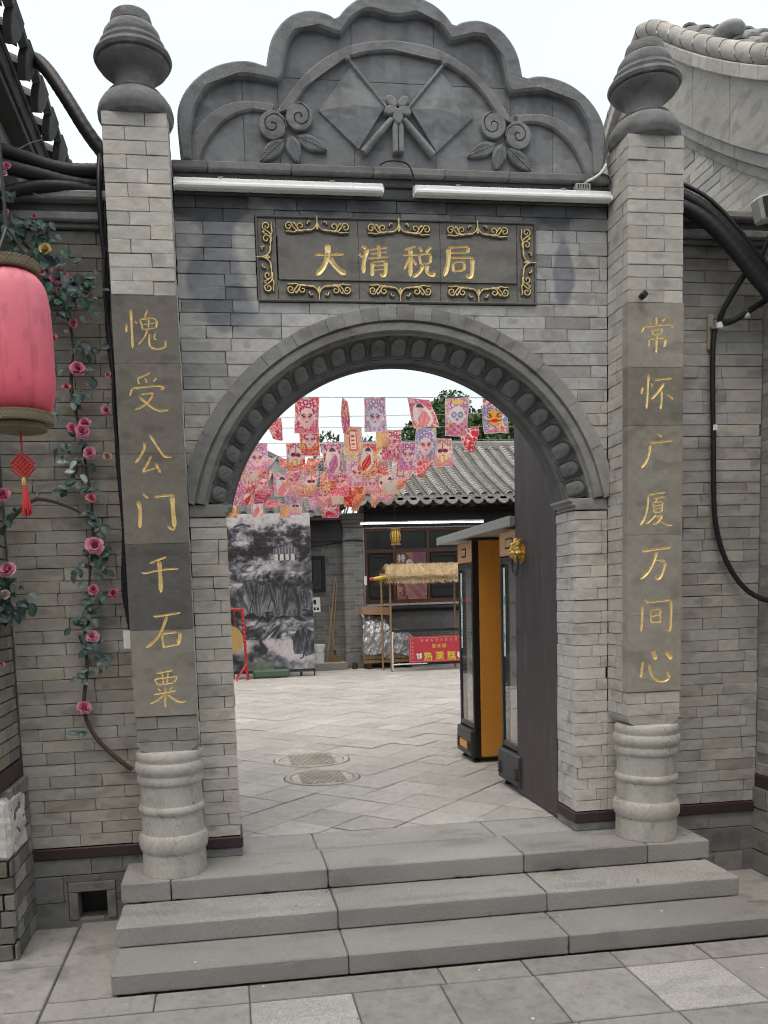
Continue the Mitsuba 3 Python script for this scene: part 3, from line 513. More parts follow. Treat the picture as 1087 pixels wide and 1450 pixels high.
# ---- the arch: voussoirs, inner band, carved petals, soffit lip
AR = part(GW, 'arch', prism(arc_poly(1.03).difference(arc_poly(0.935)).intersection(sbox(-2, 2.097, 2, 5)), 0.113, 0.25), 'stone', a=0.16, w=0.0)
def sweep_arc(profile, t0, t1, n, closed=True, clipx=1.098):
    """profile: (r, y) around; t in degrees from the right springing."""
    pr = np.asarray(profile, float); t = np.radians(np.linspace(t0, t1, n)); m = len(pr)
    v = np.stack([np.cos(t)[:, None] * pr[None, :, 0], np.repeat(pr[None, :, 1], n, 0), ARC_Z + np.sin(t)[:, None] * pr[None, :, 0]], -1).reshape(-1, 3)
    v[:, 0] = np.clip(v[:, 0], -clipx, clipx)
    f = []
    for i in range(n - 1):
        for j in range(m if closed else m - 1):
            k = (j + 1) % m; b = i * m
            f += [[b + j, b + m + k, b + k], [b + j, b + m + j, b + m + k]]
    L = (n - 1) * m
    for j in range(1, m - 1): f += [[0, j, j + 1], [L, L + j + 1, L + j]]
    mm = TM(v, f)
    return mm if mm.volume > 0 else TM(v, np.asarray(f)[:, ::-1])
def tspan(r): return math.degrees(math.asin((2.098 - ARC_Z) / r))
cuts = [tspan(1.12), 24, 37, 44, 50]
a = 50.0
while a < 128: a += 4.6; cuts.append(a)
cuts += [140, 152, 180 - tspan(1.12)]
vr = np.random.default_rng(3)
for a, b in zip(cuts[:-1], cuts[1:]):
    d = 0.045; y = -0.032 + 0.0015 * vr.normal(); c = .0012
    part(AR, 'voussoir', sweep_arc([(1.088, 0.04), (1.088, y + c), (1.088 + c, y), (R_OUT - c, y), (R_OUT, y + c), (R_OUT, 0.04)], a + d, b - d, max(4, int((b - a) / 1.2))), 'stone', a=float(vr.choice([.31, .27, .24])) * (1 if b < 120 else .85), w=0.25 if b < 120 else 0.0)
cuts = [tspan(1.05), 30, 50, 68, 88, 104, 121, 138, 155, 180 - tspan(1.05)]
for a, b in zip(cuts[:-1], cuts[1:]):
    y = -0.024
    part(AR, 'band_stone', sweep_arc([(1.022, 0.04), (1.022, 0.004), (1.030, -0.004), (1.034, -0.004), (1.038, y + .004), (1.042, y), (1.074, y), (1.078, y + .008), (1.0865, y + .008), (1.0865, 0.04)], a + .03, b - .03, max(5, int((b - a) / 1.2))), 'stone', a=float(vr.uniform(.22, .27)) * (1 if b < 120 else .85), w=0.2)
NP = 25
t0, t1 = tspan(0.985) + 0.4, 180 - tspan(0.985) - 0.4
def petal_mesh(tc, dt):
    def fn(u, v):
        ph = (u - .5) * 2; s = v
        q = np.where(s > .52, np.hypot(np.abs(ph) / .94, (s - .52) / .46), np.maximum(np.abs(ph) / .94, (0.52 - s) / .535 * .97))
        q = np.where(s <= .52, (np.abs(ph / .94) ** 5 + (np.clip(0.52 - s, 0, 1) / .53) ** 5) ** .2, q)
        h = np.where(q < .77, .000 + .015 * np.sqrt(np.clip(1 - (q / .77) ** 3.0, 0, 1)), -.003)
        h = h + .011 * np.exp(-((q - .875) / .035) ** 2) + .010 * np.exp(-((q - 1.0) / .035) ** 2)
        h = h + np.where(q < .5, .003 * np.sin(ph * 9 + 3 * np.sin(s * 9 + tc)) * (1 - q / .5), 0)
        h = h + np.where(q > 1.04, .006 * np.abs(np.sin((q - 1.04) * 40)), 0)
        r = .934 + (1.024 - .934) * s; y = .108 + (.003 - .108) * s
        y = y + .012 * np.sin(PI * s); r = r + 0.010 * np.sin(PI * s)
        t = np.radians(tc - ph * dt / 2); r = r - h * .76; y = y - h * .65
        return np.stack([np.cos(t) * r, y, ARC_Z + np.sin(t) * r], 1)
    return grid_mesh(fn, 56, 60)[0]
for i in range(NP):
    dt = (t1 - t0) / NP
    part(AR, 'petal', petal_mesh(t0 + (i + .5) * dt, dt * 1.0), 'stone', smooth=True, a=float(vr.uniform(.18, .215)), w=0.0)
part(AR, 'soffit_lip', sweep_arc([(.936, .105), (.922, .104), (.912, .112), (.918, .124), (.905, .134), (.903, .16), (.925, .172), (.925, .25), (.94, .25)], tspan(.92), 180 - tspan(.92), 90), 'stone', a=0.14, w=0.0)

# ---- cornice and lamps
for x0, x1, t in [(-1.099, -.93, .22), (-.93, -.53, .27), (-.53, -.13, .24), (-.13, .23, .27), (.23, .56, .24), (.56, 1.099, .22)]:
    part(GW, 'cornice_slab', cbox(x0 + .001, x1 - .001, -0.058, 0.2, 3.662, 3.698, 0.005), 'stone', a=t * .8, w=0.0)
part(GW, 'cornice_bed', cbox(-1.099, 1.099, -0.022, 0.2, 3.622, 3.660, 0.004), 'stone', a=0.11, w=-0.2)
part(GW, 'cornice_bed', cbox(-1.099, 1.099, -0.008, 0.2, 3.568, 3.620, 0.004), 'stone', a=0.12, w=-0.2)

# ---- pediment
def mirror(half): return np.vstack([half, half[::-1] * [-1, 1]])
o_half = chaikin([(1.045, 3.69), (1.062, 3.80), (1.062, 3.91), (1.032, 3.985), (.985, 4.045), (.93, 4.09), (.865, 4.125), (.785, 4.147), (.71, 4.152), (.634, 4.132), (.633, 4.133)], 2)
o_half2 = chaikin([(.632, 4.137), (.625, 4.175), (.61, 4.24), (.58, 4.295), (.535, 4.345), (.485, 4.375), (.42, 4.391), (.365, 4.387), (.315, 4.373), (.287, 4.352)], 2)
o_half3 = chaikin([(.285, 4.357), (.262, 4.39), (.22, 4.43), (.17, 4.46), (.11, 4.478), (.05, 4.487), (0.0005, 4.489)], 2)
outline = Polygon(mirror(np.vstack([o_half, o_half2, o_half3]))).buffer(0)
i_half = np.vstack([chaikin([(1.002, 3.60), (1.002, 3.80), (.988, 3.90), (.957, 3.965), (.91, 4.03), (.85, 4.07), (.77, 4.086), (.69, 4.084), (.577, 4.066)], 2),
                    chaikin([(.575, 4.068), (.553, 4.093), (.54, 4.165), (.523, 4.24), (.49, 4.29), (.45, 4.32), (.39, 4.325), (.33, 4.305), (.272, 4.292)], 2),
                    chaikin([(.27, 4.294), (.24, 4.331), (.2, 4.38), (.158, 4.405), (.1, 4.406), (.047, 4.39), (0.0005, 4.386)], 2)])
inner = Polygon(mirror(i_half)).buffer(0)
PD = part(GW, 'pediment', prism(outline, 0.012, 0.14), 'carved_stone', a=0.210, w=-0.3)
xs, zs = [-1.1, -.75, -.58, -.215, .195, .58, .80, 1.1], [3.699, 4.105, 4.6]
for a, b in zip(xs[:-1], xs[1:]):
    for c, d in zip(zs[:-1], zs[1:]):
        for g in polys(sbox(a + .001, c + .001, b - .001, d - .001).intersection(outline)):
            if g.area > 2e-3: part(PD, 'panel', prism(g, -0.02, 0.0118, .001), 'carved_stone', a=float(vr.uniform(.205, .24)), w=-0.3)
rim = outline.difference(inner).intersection(sbox(-2, 3.699, 2, 5))
for g in polys(rim): part(PD, 'rim', prism(g, -0.066, -0.0202, .010), 'carved_stone', a=0.219, w=-0.3, smooth=40)
bo = chaikin([(.60, 3.93), (.49, 4.077), (.377, 4.18), (.243, 4.252), (.131, 4.281), (.0005, 4.291)], 3); bi = chaikin([(.52, 3.95), (.494, 3.983), (.441, 4.06), (.358, 4.134), (.245, 4.196), (.133, 4.229), (.0005, 4.241)], 3)
part(PD, 'relief_arc', prism(Polygon(np.vstack([mirror(bo), mirror(bi)[::-1]])).buffer(0), -0.044, -0.0202, .008), 'carved_stone', a=0.228, w=-0.1, smooth=40)
for s in (-1, 1):
    lo = chaikin([(1.03, 3.70), (1.02, 3.79), (.972, 3.86), (.895, 3.932), (.81, 3.975), (.715, 3.99), (.60, 3.975)], 3); li = chaikin([(.965, 3.70), (.945, 3.76), (.90, 3.829), (.84, 3.889), (.76, 3.934), (.684, 3.944), (.615, 3.931)], 3)
    part(PD, 'relief_arc', prism(affinity.scale(Polygon(np.vstack([lo, li[::-1]])), s, 1, origin=(0, 0)).buffer(0), -0.041, -0.0203, .008), 'carved_stone', a=0.219, w=-0.1, smooth=40)
    # square banner hung cornerwise on a crossed pole, scrolls and leaves
    kite = Polygon([(.222, 4.166), (.064, 3.99), (.07, 3.965), (.195, 3.787), (.385, 3.957)])
    kt, kr, kb, kl = (.222, 4.166), (.066, 3.977), (.195, 3.787), (.385, 3.957); cr = ((kt[0] * .5 + kb[0] * .5), 3.975)
    kv = [(s * p[0], y, p[1]) for p, y in ((kt, -.034), (kr, -.044), (kb, -.036), (kl, -.030), (cr, -.060))] + [(s * p[0], -.018, p[1]) for p in (kt, kr, kb, kl)]
    kf = [[4, 0, 1], [4, 1, 2], [4, 2, 3], [4, 3, 0]] + [q for a, b in ((0, 1), (1, 2), (2, 3), (3, 0)) for q in ([a, 5 + a, 5 + b], [a, 5 + b, b])]
    part(PD, 'banner', TM(kv, np.array(kf)[:, ::-1] if s > 0 else kf), 'carved_stone', a=0.24, w=-0.3)
    part(PD, 'pole', cat([tube([(s * .236, -.045, 4.188), (s * .05, -.046, 3.972), (s * .02, -.046, 3.94)], .0075, 10), tube([(-s * .03, -.045, 3.925), (-s * .175, -.045, 3.764)], [.014, .019], 12), move(trimesh.creation.icosphere(2, .013), None, (s * .238, -.045, 4.19))]), 'carved_stone', smooth=50, a=0.228, w=-0.3)
    for (cx, cz, rr, ph, dirn) in [(.612, 3.876, .066, 60, 1), (.482, 3.918, .064, 200, -1)]:
        tt = np.linspace(0, 2.9 * PI, 60); rad = .010 + (rr - .006) * (tt / tt[-1]) ** 1.5
        sp = np.stack([cx + rad * np.cos(dirn * tt + math.radians(ph)), cz + rad * np.sin(dirn * tt + math.radians(ph))], 1)
        disc = Point(cx, cz).buffer(rr, 32).difference(LineString(sp).buffer(.0022))
        part(PD, 'scroll', prism(affinity.scale(disc, s, 1, origin=(0, 0)), -0.047 if dirn > 0 else -0.051, -0.0204, .003), 'carved_stone', a=0.236, w=-0.3)
    for (x0, z0, x1, z1, wd) in [(.56, 3.815, .678, 3.712, .036), (.53, 3.835, .495, 3.712, .036), (.495, 3.832, .352, 3.772, .034)]:
        d = np.array([x1 - x0, z1 - z0]); L = np.hypot(*d); d /= L; nn = np.array([-d[1], d[0]])
        tt = np.linspace(0, 1, 15); prof = wd * np.sin(PI * tt ** .8) ** .8
        pl = np.vstack([np.array([x0, z0]) + np.outer(tt * L, d) + np.outer(prof, nn), (np.array([x0, z0]) + np.outer(tt * L, d) - np.outer(prof, nn))[::-1]])
        lf = prism(affinity.scale(Polygon(pl).buffer(0), s, 1, origin=(0, 0)), -0.043, -0.0205, .006)
        veins = [tube([(s * x0, -.044, z0), (s * x1, -.046, z1)], .003, 6)]
        for q in np.linspace(.15, .8, 8):
            for e in (-1, 1):
                p = np.array([x0, z0]) + d * L * q; p2 = p + d * L * .14 + nn * e * wd * .7 * math.sin(PI * q ** .8) ** .8
                veins.append(tube([(s * p[0], -.0435, p[1]), (s * p2[0], -.044, p2[1])], .0022, 5))
        part(PD, 'leaf_carving', cat([lf] + veins), 'carved_stone', a=0.228, w=-0.3)
kn = []
for q in (45, 135, 205, 335):
    c = np.array([-.0 + .04 * math.cos(math.radians(q)), 3.978 + .036 * math.sin(math.radians(q))])
    e = affinity.rotate(affinity.scale(Point(0, 0).buffer(1, 20), .032, .022), q, origin=(0, 0)); kn.append(prism(affinity.translate(e, c[0], c[1]), -.060, -.03, .006))
kn.append(prism(Polygon([(-.02, 3.97), (.02, 3.97), (.026, 3.92), (0, 3.895), (-.026, 3.92)]), -.063, -.03, .005))
for s in (-1, 1): kn.append(prism(affinity.translate(Polygon([(-.012, 3.77), (.012, 3.77), (.013, 3.89), (0, 3.92), (-.013, 3.89)]), s * .0145, 0), -.058, -.0206, .005))
part(PD, 'bow_carving', cat(kn), 'carved_stone', a=0.236, w=-0.3)

# ---- plaque
PQ = part(GW, 'plaque', prism(sbox(-0.712, 3.077, 0.712, 3.478).difference(sbox(-.704, 3.085, .704, 3.470)), -0.014, 0.04, .003), 'stone', a=0.17, w=0.1)
hole, gro = carved_characters('大清税局', 0.0, -0.012, 1.1, 0.007)
xj = [-0.703, -0.207, 0.209, 0.703]
for a, b in zip(xj[:-1], xj[1:]):
    for c, d, yf in [(3.086, 3.178, -.003), (3.180, 3.384, -.012), (3.386, 3.469, -.003)]:
        aa, bb = (max(a, -.607), min(b, .607)) if c == 3.180 else (max(a, -.612), min(b, .612))
        g = sbox(aa + .001, c, bb - .001, d)
        part(PQ, 'slab', cat([prism(g.difference(hole), yf, yf + .0085), prism(g, yf + .0085, .035)]) if c == 3.180 else prism(g, yf, .035, .002), 'stone', a=float(vr.uniform(.19, .21)), w=0.5)
for s in (-1, 1):
    a, b = sorted((s * .6135, s * .703)); part(PQ, 'slab', prism(sbox(a, 3.086, b, 3.469), -.003, .035, .002), 'stone', a=0.2, w=0.5)
for g in gro: part(PQ, 'character', g, 'gold')
def spiral(cx, cz, r, a0, turns, d, n=26):
    t = np.linspace(0, 1, n); rad = r * (1 - .82 * t); a = a0 + d * turns * 2 * PI * t
    return np.stack([cx + rad * np.cos(a), cz + rad * np.sin(a)], 1)
def ornament(w):
    """Half lines of a leaf scroll, mirrored: in units of the half width w, spine at x = 0 pointing up."""
    L = [[(0, .34), (0, .12)], [(0, .16), (.06, .02), (.16, -.06), (.30, -.05)], [(0, .10), (.03, .02), (0, -.05)]]
    L.append(np.vstack([[(.16, -.06), (.36, -.08)], spiral(.50, .04, .13, -2.2, 1.25, 1)]))
    L.append(np.vstack([[(.42, -.10), (.62, -.10)], [(.74, .04)], spiral(.85, .03, .12, 2.2, 1.2, -1)]))
    L.append([(.58, -.08), (.70, -.14), (.84, -.11), (.95, -.12)])
    L.append([(.62, .02), (.66, .12), (.72, .15), (.70, .08)])
    L.append([(.30, .10), (.26, .20), (.19, .16)])
    out = []
    for q in L:
        q = np.array(q, float); out.append(q * w); out.append(q * [-w, w])
    return out
def add_ornament(cx, cz, w, ang):
    back, gold = [], []
    c, s = math.cos(ang), math.sin(ang)
    for q in ornament(w):
        x, z = cx + q[:, 0] * c - q[:, 1] * s, cz + q[:, 0] * s + q[:, 1] * c
        p = np.stack([x, np.full(len(x), -.0055), z], 1)
        back.append(tube(p, np.array([.0080, .0080, .006]), 7, 1)); p2 = p + [0, -.0078, 0.0022]; gold.append(tube(p2, np.array([.0030, .0030, .0022]), 6, 1))
    k = part(PQ, 'scroll_ornament', cat(back), 'stone', smooth=True, a=0.12, w=0.6)
    part(PQ, 'scroll_gilding', cat(gold), 'gold', smooth=True)
for x in (-.41, .0, .405):
    add_ornament(x, 3.422, .165, 0); add_ornament(x, 3.136, .165, PI)
add_ornament(-.655, 3.28, .17, PI / 2); add_ornament(.655, 3.28, .17, -PI / 2)

# ================================================================== TWO INSCRIBED PILLARS
def pillar(s, chars, label, tones, zsplit):
    PL = thing('inscribed_pillar', label, 'pillar')
    xc = s * 1.2475; x0, x1 = xc - .1465, xc + .1465; yf = -0.219
    top = 3.814
    part(PL, 'core', box(x0 + .04, x1 - .04, yf + .04, 0.0, 1.07, top - .003), 'mortar')
    pt = (lambda u, v, r: r.choice([.46, .44, .425, .41]) * (1 + .03 * r.normal())) if s > 0 else (lambda u, v, r: r.choice([.50, .48, .46]) * (1 + .03 * r.normal()))
    wm = lambda u, v, r: 0.5 + .1 * r.normal()
    brick_wall(PL, frame_front(yf), sbox(x0, 3.0215, x1, top), 3.0215, top, pt, 31 + s, bond='flush', warm=wm, course=(top - 3.0215) / 13)
    brick_wall(PL, frame_front(yf), sbox(x0, 0.951, x1, 1.073), 0.951, 1.073, pt if s > 0 else (lambda u, v, r: r.choice([.2, .24])), 41 + s, bond='flush', warm=wm)
    n = 47; c2 = (top - 0.951) / n
    sp = (lambda u, v, r: r.choice([.43, .415, .395]) * (1 + .03 * r.normal()))
    brick_wall(PL, frame_left(x0), sbox(0.001, 0.951, 0.168, top), 0.951, top, sp, 51 + s, length=.115, warm=wm, course=c2, ubase=.02)
    brick_wall(PL, frame_right(x1), sbox(-0.168, 0.951, -0.001, top), 0.951, top, sp, 61 + s, length=.115, warm=wm, course=c2, ubase=.02)
    # quarter-round corbel that leads from the square shaft to the round base
    cb = Polygon([(x0, .9495), (x1, .9495)] + [(xc + .1465 - .06 * (1 - math.cos(t)), .9495 - .052 * math.sin(t)) for t in np.linspace(0, PI / 2, 8)] + [(xc - .1465 + .06 * (1 - math.cos(t)), .9495 - .052 * math.sin(t)) for t in np.linspace(PI / 2, 0, 8)]).buffer(0)
    for a, b in ((x0 - .1, xc + s * .03 + .05), (xc + s * .03 + .052, x1 + .1)):
        part(PL, 'corbel_stone', prism(cb.intersection(sbox(a, .8, b, 1)), yf, 0.0, .002), 'stone', a=.24 if s < 0 else .33, w=0.2)
    part(PL, 'base', lathe([(.156, ZL + .001), (.157, .31), (.154, .40), (.162, .412), (.169, .432), (.170, .455), (.167, .478), (.158, .494), (.152, .497), (.150, .594), (.157, .600), (.161, .612), (.161, .622), (.156, .633), (.150, .638), (.149, .735), (.156, .742), (.162, .752), (.162, .772), (.156, .785), (.160, .793), (.168, .805), (.170, .822), (.167, .840), (.157, .851), (.158, .858), (.161, .870), (.160, .888), (.152, .899), (.10, .90)], 72, (xc, -0.145, 0)), 'marble', smooth=35, a=0.43 if s < 0 else .42)
    hole, gro = carved_characters(chars, xc, yf - .006, 1.38)
    zz = [1.0755] + zsplit + [3.0195]
    for i, (a, b) in enumerate(zip(zz[:-1], zz[1:])):
        g = sbox(x0 - .001, a + .0007, x1 + .001, b - .0007)
        m = cat([prism(g.difference(affinity.translate(hole, xc, 0)), yf - .006, yf + .003), prism(g, yf + .003, yf + .05)])
        part(PL, 'inscription_slab', m, 'stone', a=tones[i][0], w=tones[i][1])
    for g in gro: part(PL, 'character', g, 'gold')
    part(PL, 'finial', lathe([(.14, 3.812), (.160, 3.818), (.171, 3.838), (.173, 3.858), (.166, 3.884), (.148, 3.912), (.122, 3.930), (.126, 3.938), (.120, 3.944), (.094, 3.950), (.087, 3.966), (.086, 3.992), (.090, 4.010), (.106, 4.028), (.132, 4.042), (.154, 4.060), (.161, 4.074), (.146, 4.077), (.170, 4.082), (.177, 4.095), (.172, 4.110), (.158, 4.117), (.130, 4.1165), (.148, 4.124), (.153, 4.137), (.148, 4.152), (.134, 4.157), (.108, 4.1565), (.127, 4.164), (.132, 4.178), (.127, 4.200), (.110, 4.223), (.098, 4.230), (.082, 4.231), (.092, 4.238), (.094, 4.260), (.088, 4.281), (.064, 4.293), (0.002, 4.296)], 56, (xc, -0.10, 0)), 'carved_stone', smooth=35, a=0.19, w=-0.05)
    return PL
PLL = pillar(-1, '愧受公门千石粟', 'left square brick pillar with gold carved characters on dark slabs and a white drum base', [(.23, .9), (.115, .4), (.175, .9), (.165, .9), (.155, .9)], [1.489, 1.895, 2.309, 2.716])
PLR = pillar(1, '常怀广厦万间心', 'right square brick pillar with gold carved characters on paler slabs and a white drum base', [(.28, .8), (.275, .8), (.25, .9), (.20, 1.0), (.30, .8)], [1.471, 1.881, 2.424, 2.710])

# ================================================================== SIDE WALLS
def side_wall(s, label, seed, tone, warm, hole=None):
    SW = thing('side_wall', label, 'wall')
    a, b = (1.3945, 1.98) if s > 0 else (-1.98, -1.3945)
    core = sbox(a, -0.2, b, 3.42)
    if hole is not None: core = core.difference(hole)
    part(SW, 'core', prism(core, 0.04, 0.25), 'mortar')
    top = Z0 + 49 * COURSE
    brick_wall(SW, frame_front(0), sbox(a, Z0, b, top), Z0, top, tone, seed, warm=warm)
    part(SW, 'coping_course', cbox(a, b, -0.028, 0.27, top + .003, 3.412, .004), 'stone', a=0.16, w=0)
    part(SW, 'coping_course', cbox(a, b, -0.055, 0.29, 3.414, 3.452, .006), 'stone', a=0.24, w=.1)
    part(SW, 'coping_course', cbox(a, b, -0.02, 0.27, 3.4535, 3.50, .004), 'stone', a=0.13, w=0)
    part(SW, 'coping_course', cbox(a, b, -0.075, 0.31, 3.5015, 3.542, .008), 'stone', a=0.25, w=.1)
    part(SW, 'skirting', cbox(a, b, -0.013, 0.2, 0.341, Z0 - .003, .004), 'maroon')
    reg = sbox(a, 0.252, b, 0.339)
    brick_wall(SW, frame_front(0.002), reg, 0.252, 0.339, lambda u, v, r: r.uniform(.15, .22), seed + 1, length=.3, course=.087, warm=lambda u, v, r: .0)
    reg = sbox(a, -0.02, b, 0.25)
    if hole is not None: reg = reg.difference(hole.buffer(.003, join_style=2))
    brick_wall(SW, frame_front(-0.006), reg, -0.02, 0.25, lambda u, v, r: r.uniform(.13, .2), seed + 2, length=.34, course=.135, warm=lambda u, v, r: .05)
    return SW
vent = sbox(-1.80, 0.02, -1.565, 0.215)
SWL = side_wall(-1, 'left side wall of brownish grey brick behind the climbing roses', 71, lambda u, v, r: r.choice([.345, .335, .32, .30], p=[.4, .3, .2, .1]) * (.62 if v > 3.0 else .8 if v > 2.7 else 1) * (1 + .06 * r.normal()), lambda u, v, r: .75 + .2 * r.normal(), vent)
for g, lab in [(sbox(-1.80, .165, -1.565, .215), None), (sbox(-1.80, .02, -1.755, .163), None), (sbox(-1.61, .02, -1.565, .163), None)]:
    part(SWL, 'vent_stone', prism(g, -0.012, .12, .004), 'stone', a=.19, w=.3)
part(SWL, 'vent_recess', box(-1.756, -1.609, .10, .13, .0, .17), 'black')
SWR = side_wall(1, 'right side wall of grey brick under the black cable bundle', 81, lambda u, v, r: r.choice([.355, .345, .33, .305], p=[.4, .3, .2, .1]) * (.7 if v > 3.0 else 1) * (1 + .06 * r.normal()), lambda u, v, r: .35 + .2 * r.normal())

# ================================================================== NEIGHBOUR BUILDINGS BESIDE THE GATE
def tile_row(n, r, L, lift=0.012):
    """A column of overlapping half-round roof tiles along +y, climbing by slope later; local: x across, y along, z up."""
    vs, fs, o = [], [], 0
    a = np.linspace(0, PI, 8)
    for i in range(n):
        y0, y1 = i * L, (i + 1) * L + .01
        for (yy, rr, zz) in ((y0, r, lift), (y1, r * .86, 0)):
            vs.append(np.stack([np.cos(a) * rr, np.full(8, yy), np.sin(a) * rr + zz], 1))
        vs.append(np.stack([np.cos(a) * r * .8, np.full(8, y0), np.sin(a) * r * .8 + lift], 1))
        for j in range(7):
            fs += [[o + j, o + j + 1, o + 9 + j], [o + j, o + 9 + j, o + 8 + j], [o + j, o + 16 + j, o + 17 + j], [o + j, o + 17 + j, o + 1 + j]]
        o += 24
    return TM(np.vstack(vs), fs)
def on_slope(m, x, y0, z0, y1, z1, sag=0.0):
    """Lay a local tile column on a roof slope from the eave (y0, z0) to the ridge (y1, z1)."""
    v = np.asarray(m.vertices); L = math.hypot(y1 - y0, z1 - z0); d = np.array([y1 - y0, z1 - z0]) / L
    t = v[:, 1] / L; s = -sag * np.sin(PI * np.clip(t, 0, 1))
    return TM(np.stack([x + v[:, 0], y0 + d[0] * v[:, 1] - d[1] * v[:, 2], z0 + d[1] * v[:, 1] + d[0] * v[:, 2] + s], 1), m.faces)

# left neighbour: a brick corner with a stone block, tiled eave overhead
LB = thing('neighbour_house', 'brown brick corner of the left neighbour house with a pale stone block and tiled eave', 'house')
def brown_tone(u, v, r): return r.choice([.22, .19, .16, .13], p=[.3, .3, .25, .15]) * (1 + .08 * r.normal())
part(LB, 'wall_core', cat([box(-3.2, -2.03, -0.38, 1.5, 0, 4.25), box(-3.2, -2.03, -0.38, 0.0, 0, .7)]), 'pale_mortar')
brick_wall(LB, frame_right(-1.988), sbox(-0.42, 0.872, 0.0, 4.0), 0.872, 4.0, brown_tone, 91, length=.24, warm=lambda u, v, r: .95 + .2 * r.normal(), joint=.008)
brick_wall(LB, frame_front(-0.42), sbox(-2.9, 0.872, -2.03, 4.0), 0.872, 4.0, brown_tone, 92, length=.24, warm=lambda u, v, r: .95 + .2 * r.normal(), joint=.008)
part(LB, 'skirting', cbox(-3.2, -1.978, -0.43, 0.0, 0.79, 0.868, .004), 'maroon')
def rough_tone(u, v, r): return r.choice([.23, .19, .15, .12]) * (1 + .08 * r.normal())
brick_wall(LB, frame_right(-1.958), sbox(-0.36, 0.0, -0.008, 0.785), 0.0, 0.785, rough_tone, 93, length=.2, course=.0785, joint=.01, warm=lambda u, v, r: .5 + .3 * r.normal())
brick_wall(LB, frame_front(-0.412), sbox(-2.9, 0.0, -1.958, 0.47), 0.0, 0.47, rough_tone, 94, length=.23, course=.0785, joint=.01, warm=lambda u, v, r: .5 + .3 * r.normal())
bm = cbox(-2.35, -1.955, -0.425, -0.10, 0.472, 0.755, .02).subdivide().subdivide().subdivide(); bm.vertices = bm.vertices + (meshkit.fbm(bm.vertices * 22, 3, 4)[:, None] - .5) * .02 * np.sign(bm.vertices - bm.centroid)
part(LB, 'corner_stone', bm, 'stone', a=.50, w=.25)
# eave along the depth direction: soffit board, rafters ends, drip tiles
part(LB, 'eave_board', cbox(-2.02, -1.86, -0.9, 1.30, 4.06, 4.10, .004), 'stone', a=.075, w=.2)
part(LB, 'eave_board', cbox(-1.93, -1.845, -0.9, 1.30, 4.102, 4.20, .006), 'stone', a=.06, w=.2)
part(LB, 'cornice_band', cbox(-2.03, -1.95, -0.5, 1.30, 3.93, 4.06, .006), 'stone', a=.17, w=.2)
part(LB, 'roof_deck', TM([[-1.84, -0.9, 4.24], [-1.84, 1.32, 4.24], [-3.2, 1.32, 4.95], [-3.2, -0.9, 4.95], [-1.84, -0.9, 4.20], [-1.84, 1.32, 4.20], [-3.2, 1.32, 4.90], [-3.2, -0.9, 4.90]], [[0, 1, 2], [0, 2, 3], [4, 6, 5], [4, 7, 6], [0, 4, 5], [0, 5, 1], [1, 5, 6], [1, 6, 2], [3, 7, 4], [3, 4, 0]]), 'stone', a=.09, w=0)
for i, y in enumerate(np.arange(-0.75, 1.35, .27)):
    m = tile_row(7, .062, .22); v = np.asarray(m.vertices); s = 1.36 / 1.54; c = .71 / 1.54
    part(LB, 'tile_row', TM(np.stack([-1.80 - v[:, 1] * s + v[:, 2] * c * 0, y + v[:, 0], 4.255 + v[:, 1] * c * 1.0 + v[:, 2]], 1), np.asarray(m.faces)[:, ::-1]), 'stone', a=float(.10 + .02 * (i % 3)), w=0)
    g = prism(Polygon([(-.07, 0), (.07, 0), (.072, -.05), (.045, -.085), (0, -.105), (-.045, -.085), (-.072, -.05)]), -.012, .012, .003); v = np.asarray(g.vertices)
    part(LB, 'drip_tile', TM(np.stack([-1.755 - v[:, 1] * 1.6 + .35 * v[:, 2] * 1.25, y + .135 + v[:, 0] * 1.15, 4.30 + v[:, 2] * 1.3], 1), g.faces), 'stone', a=.10, w=0)
    part(LB, 'round_tile_end', move(lathe([(.001, -.02), (.062, -.02), (.062, .02), (.05, .026), (.045, .018), (.001, .018)], 18), rot([0, 1, 0], 78), (-1.775, y, 4.30)), 'stone', smooth=35, a=.11, w=0)

# right neighbour: gable wall facing the gate lane, its raking tiles and stone barge board
RB = thing('gable_house', 'grey brick gable house on the right with raking tiles and smooth stone boards', 'house')
GX = 1.985
ang = math.atan2(0.90, 1.22)
def rake_z(y, off=0.0):
    """Height of the roof edge above the gable at depth y (peak at y = 1.22)."""
    t = abs(y - 1.22); return 5.20 + off - 0.90 * t + 0.10 * t * t - 0.06 * math.exp(-(t / .12) ** 2)
ys = np.linspace(-1.3, 3.7, 60)
part(RB, 'wall_core', TM(*(lambda m: (np.stack([GX + .004 + np.asarray(m.vertices)[:, 1], np.asarray(m.vertices)[:, 0], np.asarray(m.vertices)[:, 2]], 1), np.asarray(m.faces)[:, ::-1]))(prism(Polygon([(-1.3, 0), (3.7, 0)] + [(y, rake_z(y, -.02)) for y in ys[::-1]]), 0, 1.2))), 'pale_mortar')
def upper_tone(u, v, r): return r.choice([.45, .42, .38, .30], p=[.4, .3, .2, .1]) * (.7 if v > 4.05 - .8 * u * 0 and r.random() < .3 else 1)
reg = Polygon([(-2.45, 3.5), (0.15, 3.5)] + [(-y, rake_z(y, -.46)) for y in np.linspace(-.15, 2.45, 40)])
brick_wall(RB, frame_left(GX), reg, 3.5, 4.95, upper_tone, 101, length=.25, joint=.007, warm=lambda u, v, r: .55 + .2 * r.normal())
brick_wall(RB, frame_left(GX), sbox(0.0, .553, 0.24, 3.5), .553, 3.5, lambda u, v, r: r.choice([.28, .26, .22]) * (1 + .05 * r.normal()), 102, length=.25, warm=lambda u, v, r: .4)
part(RB, 'skirting', cbox(GX - .012, GX + .1, -1.2, -0.0, 0.485, 0.55, .004), 'maroon')
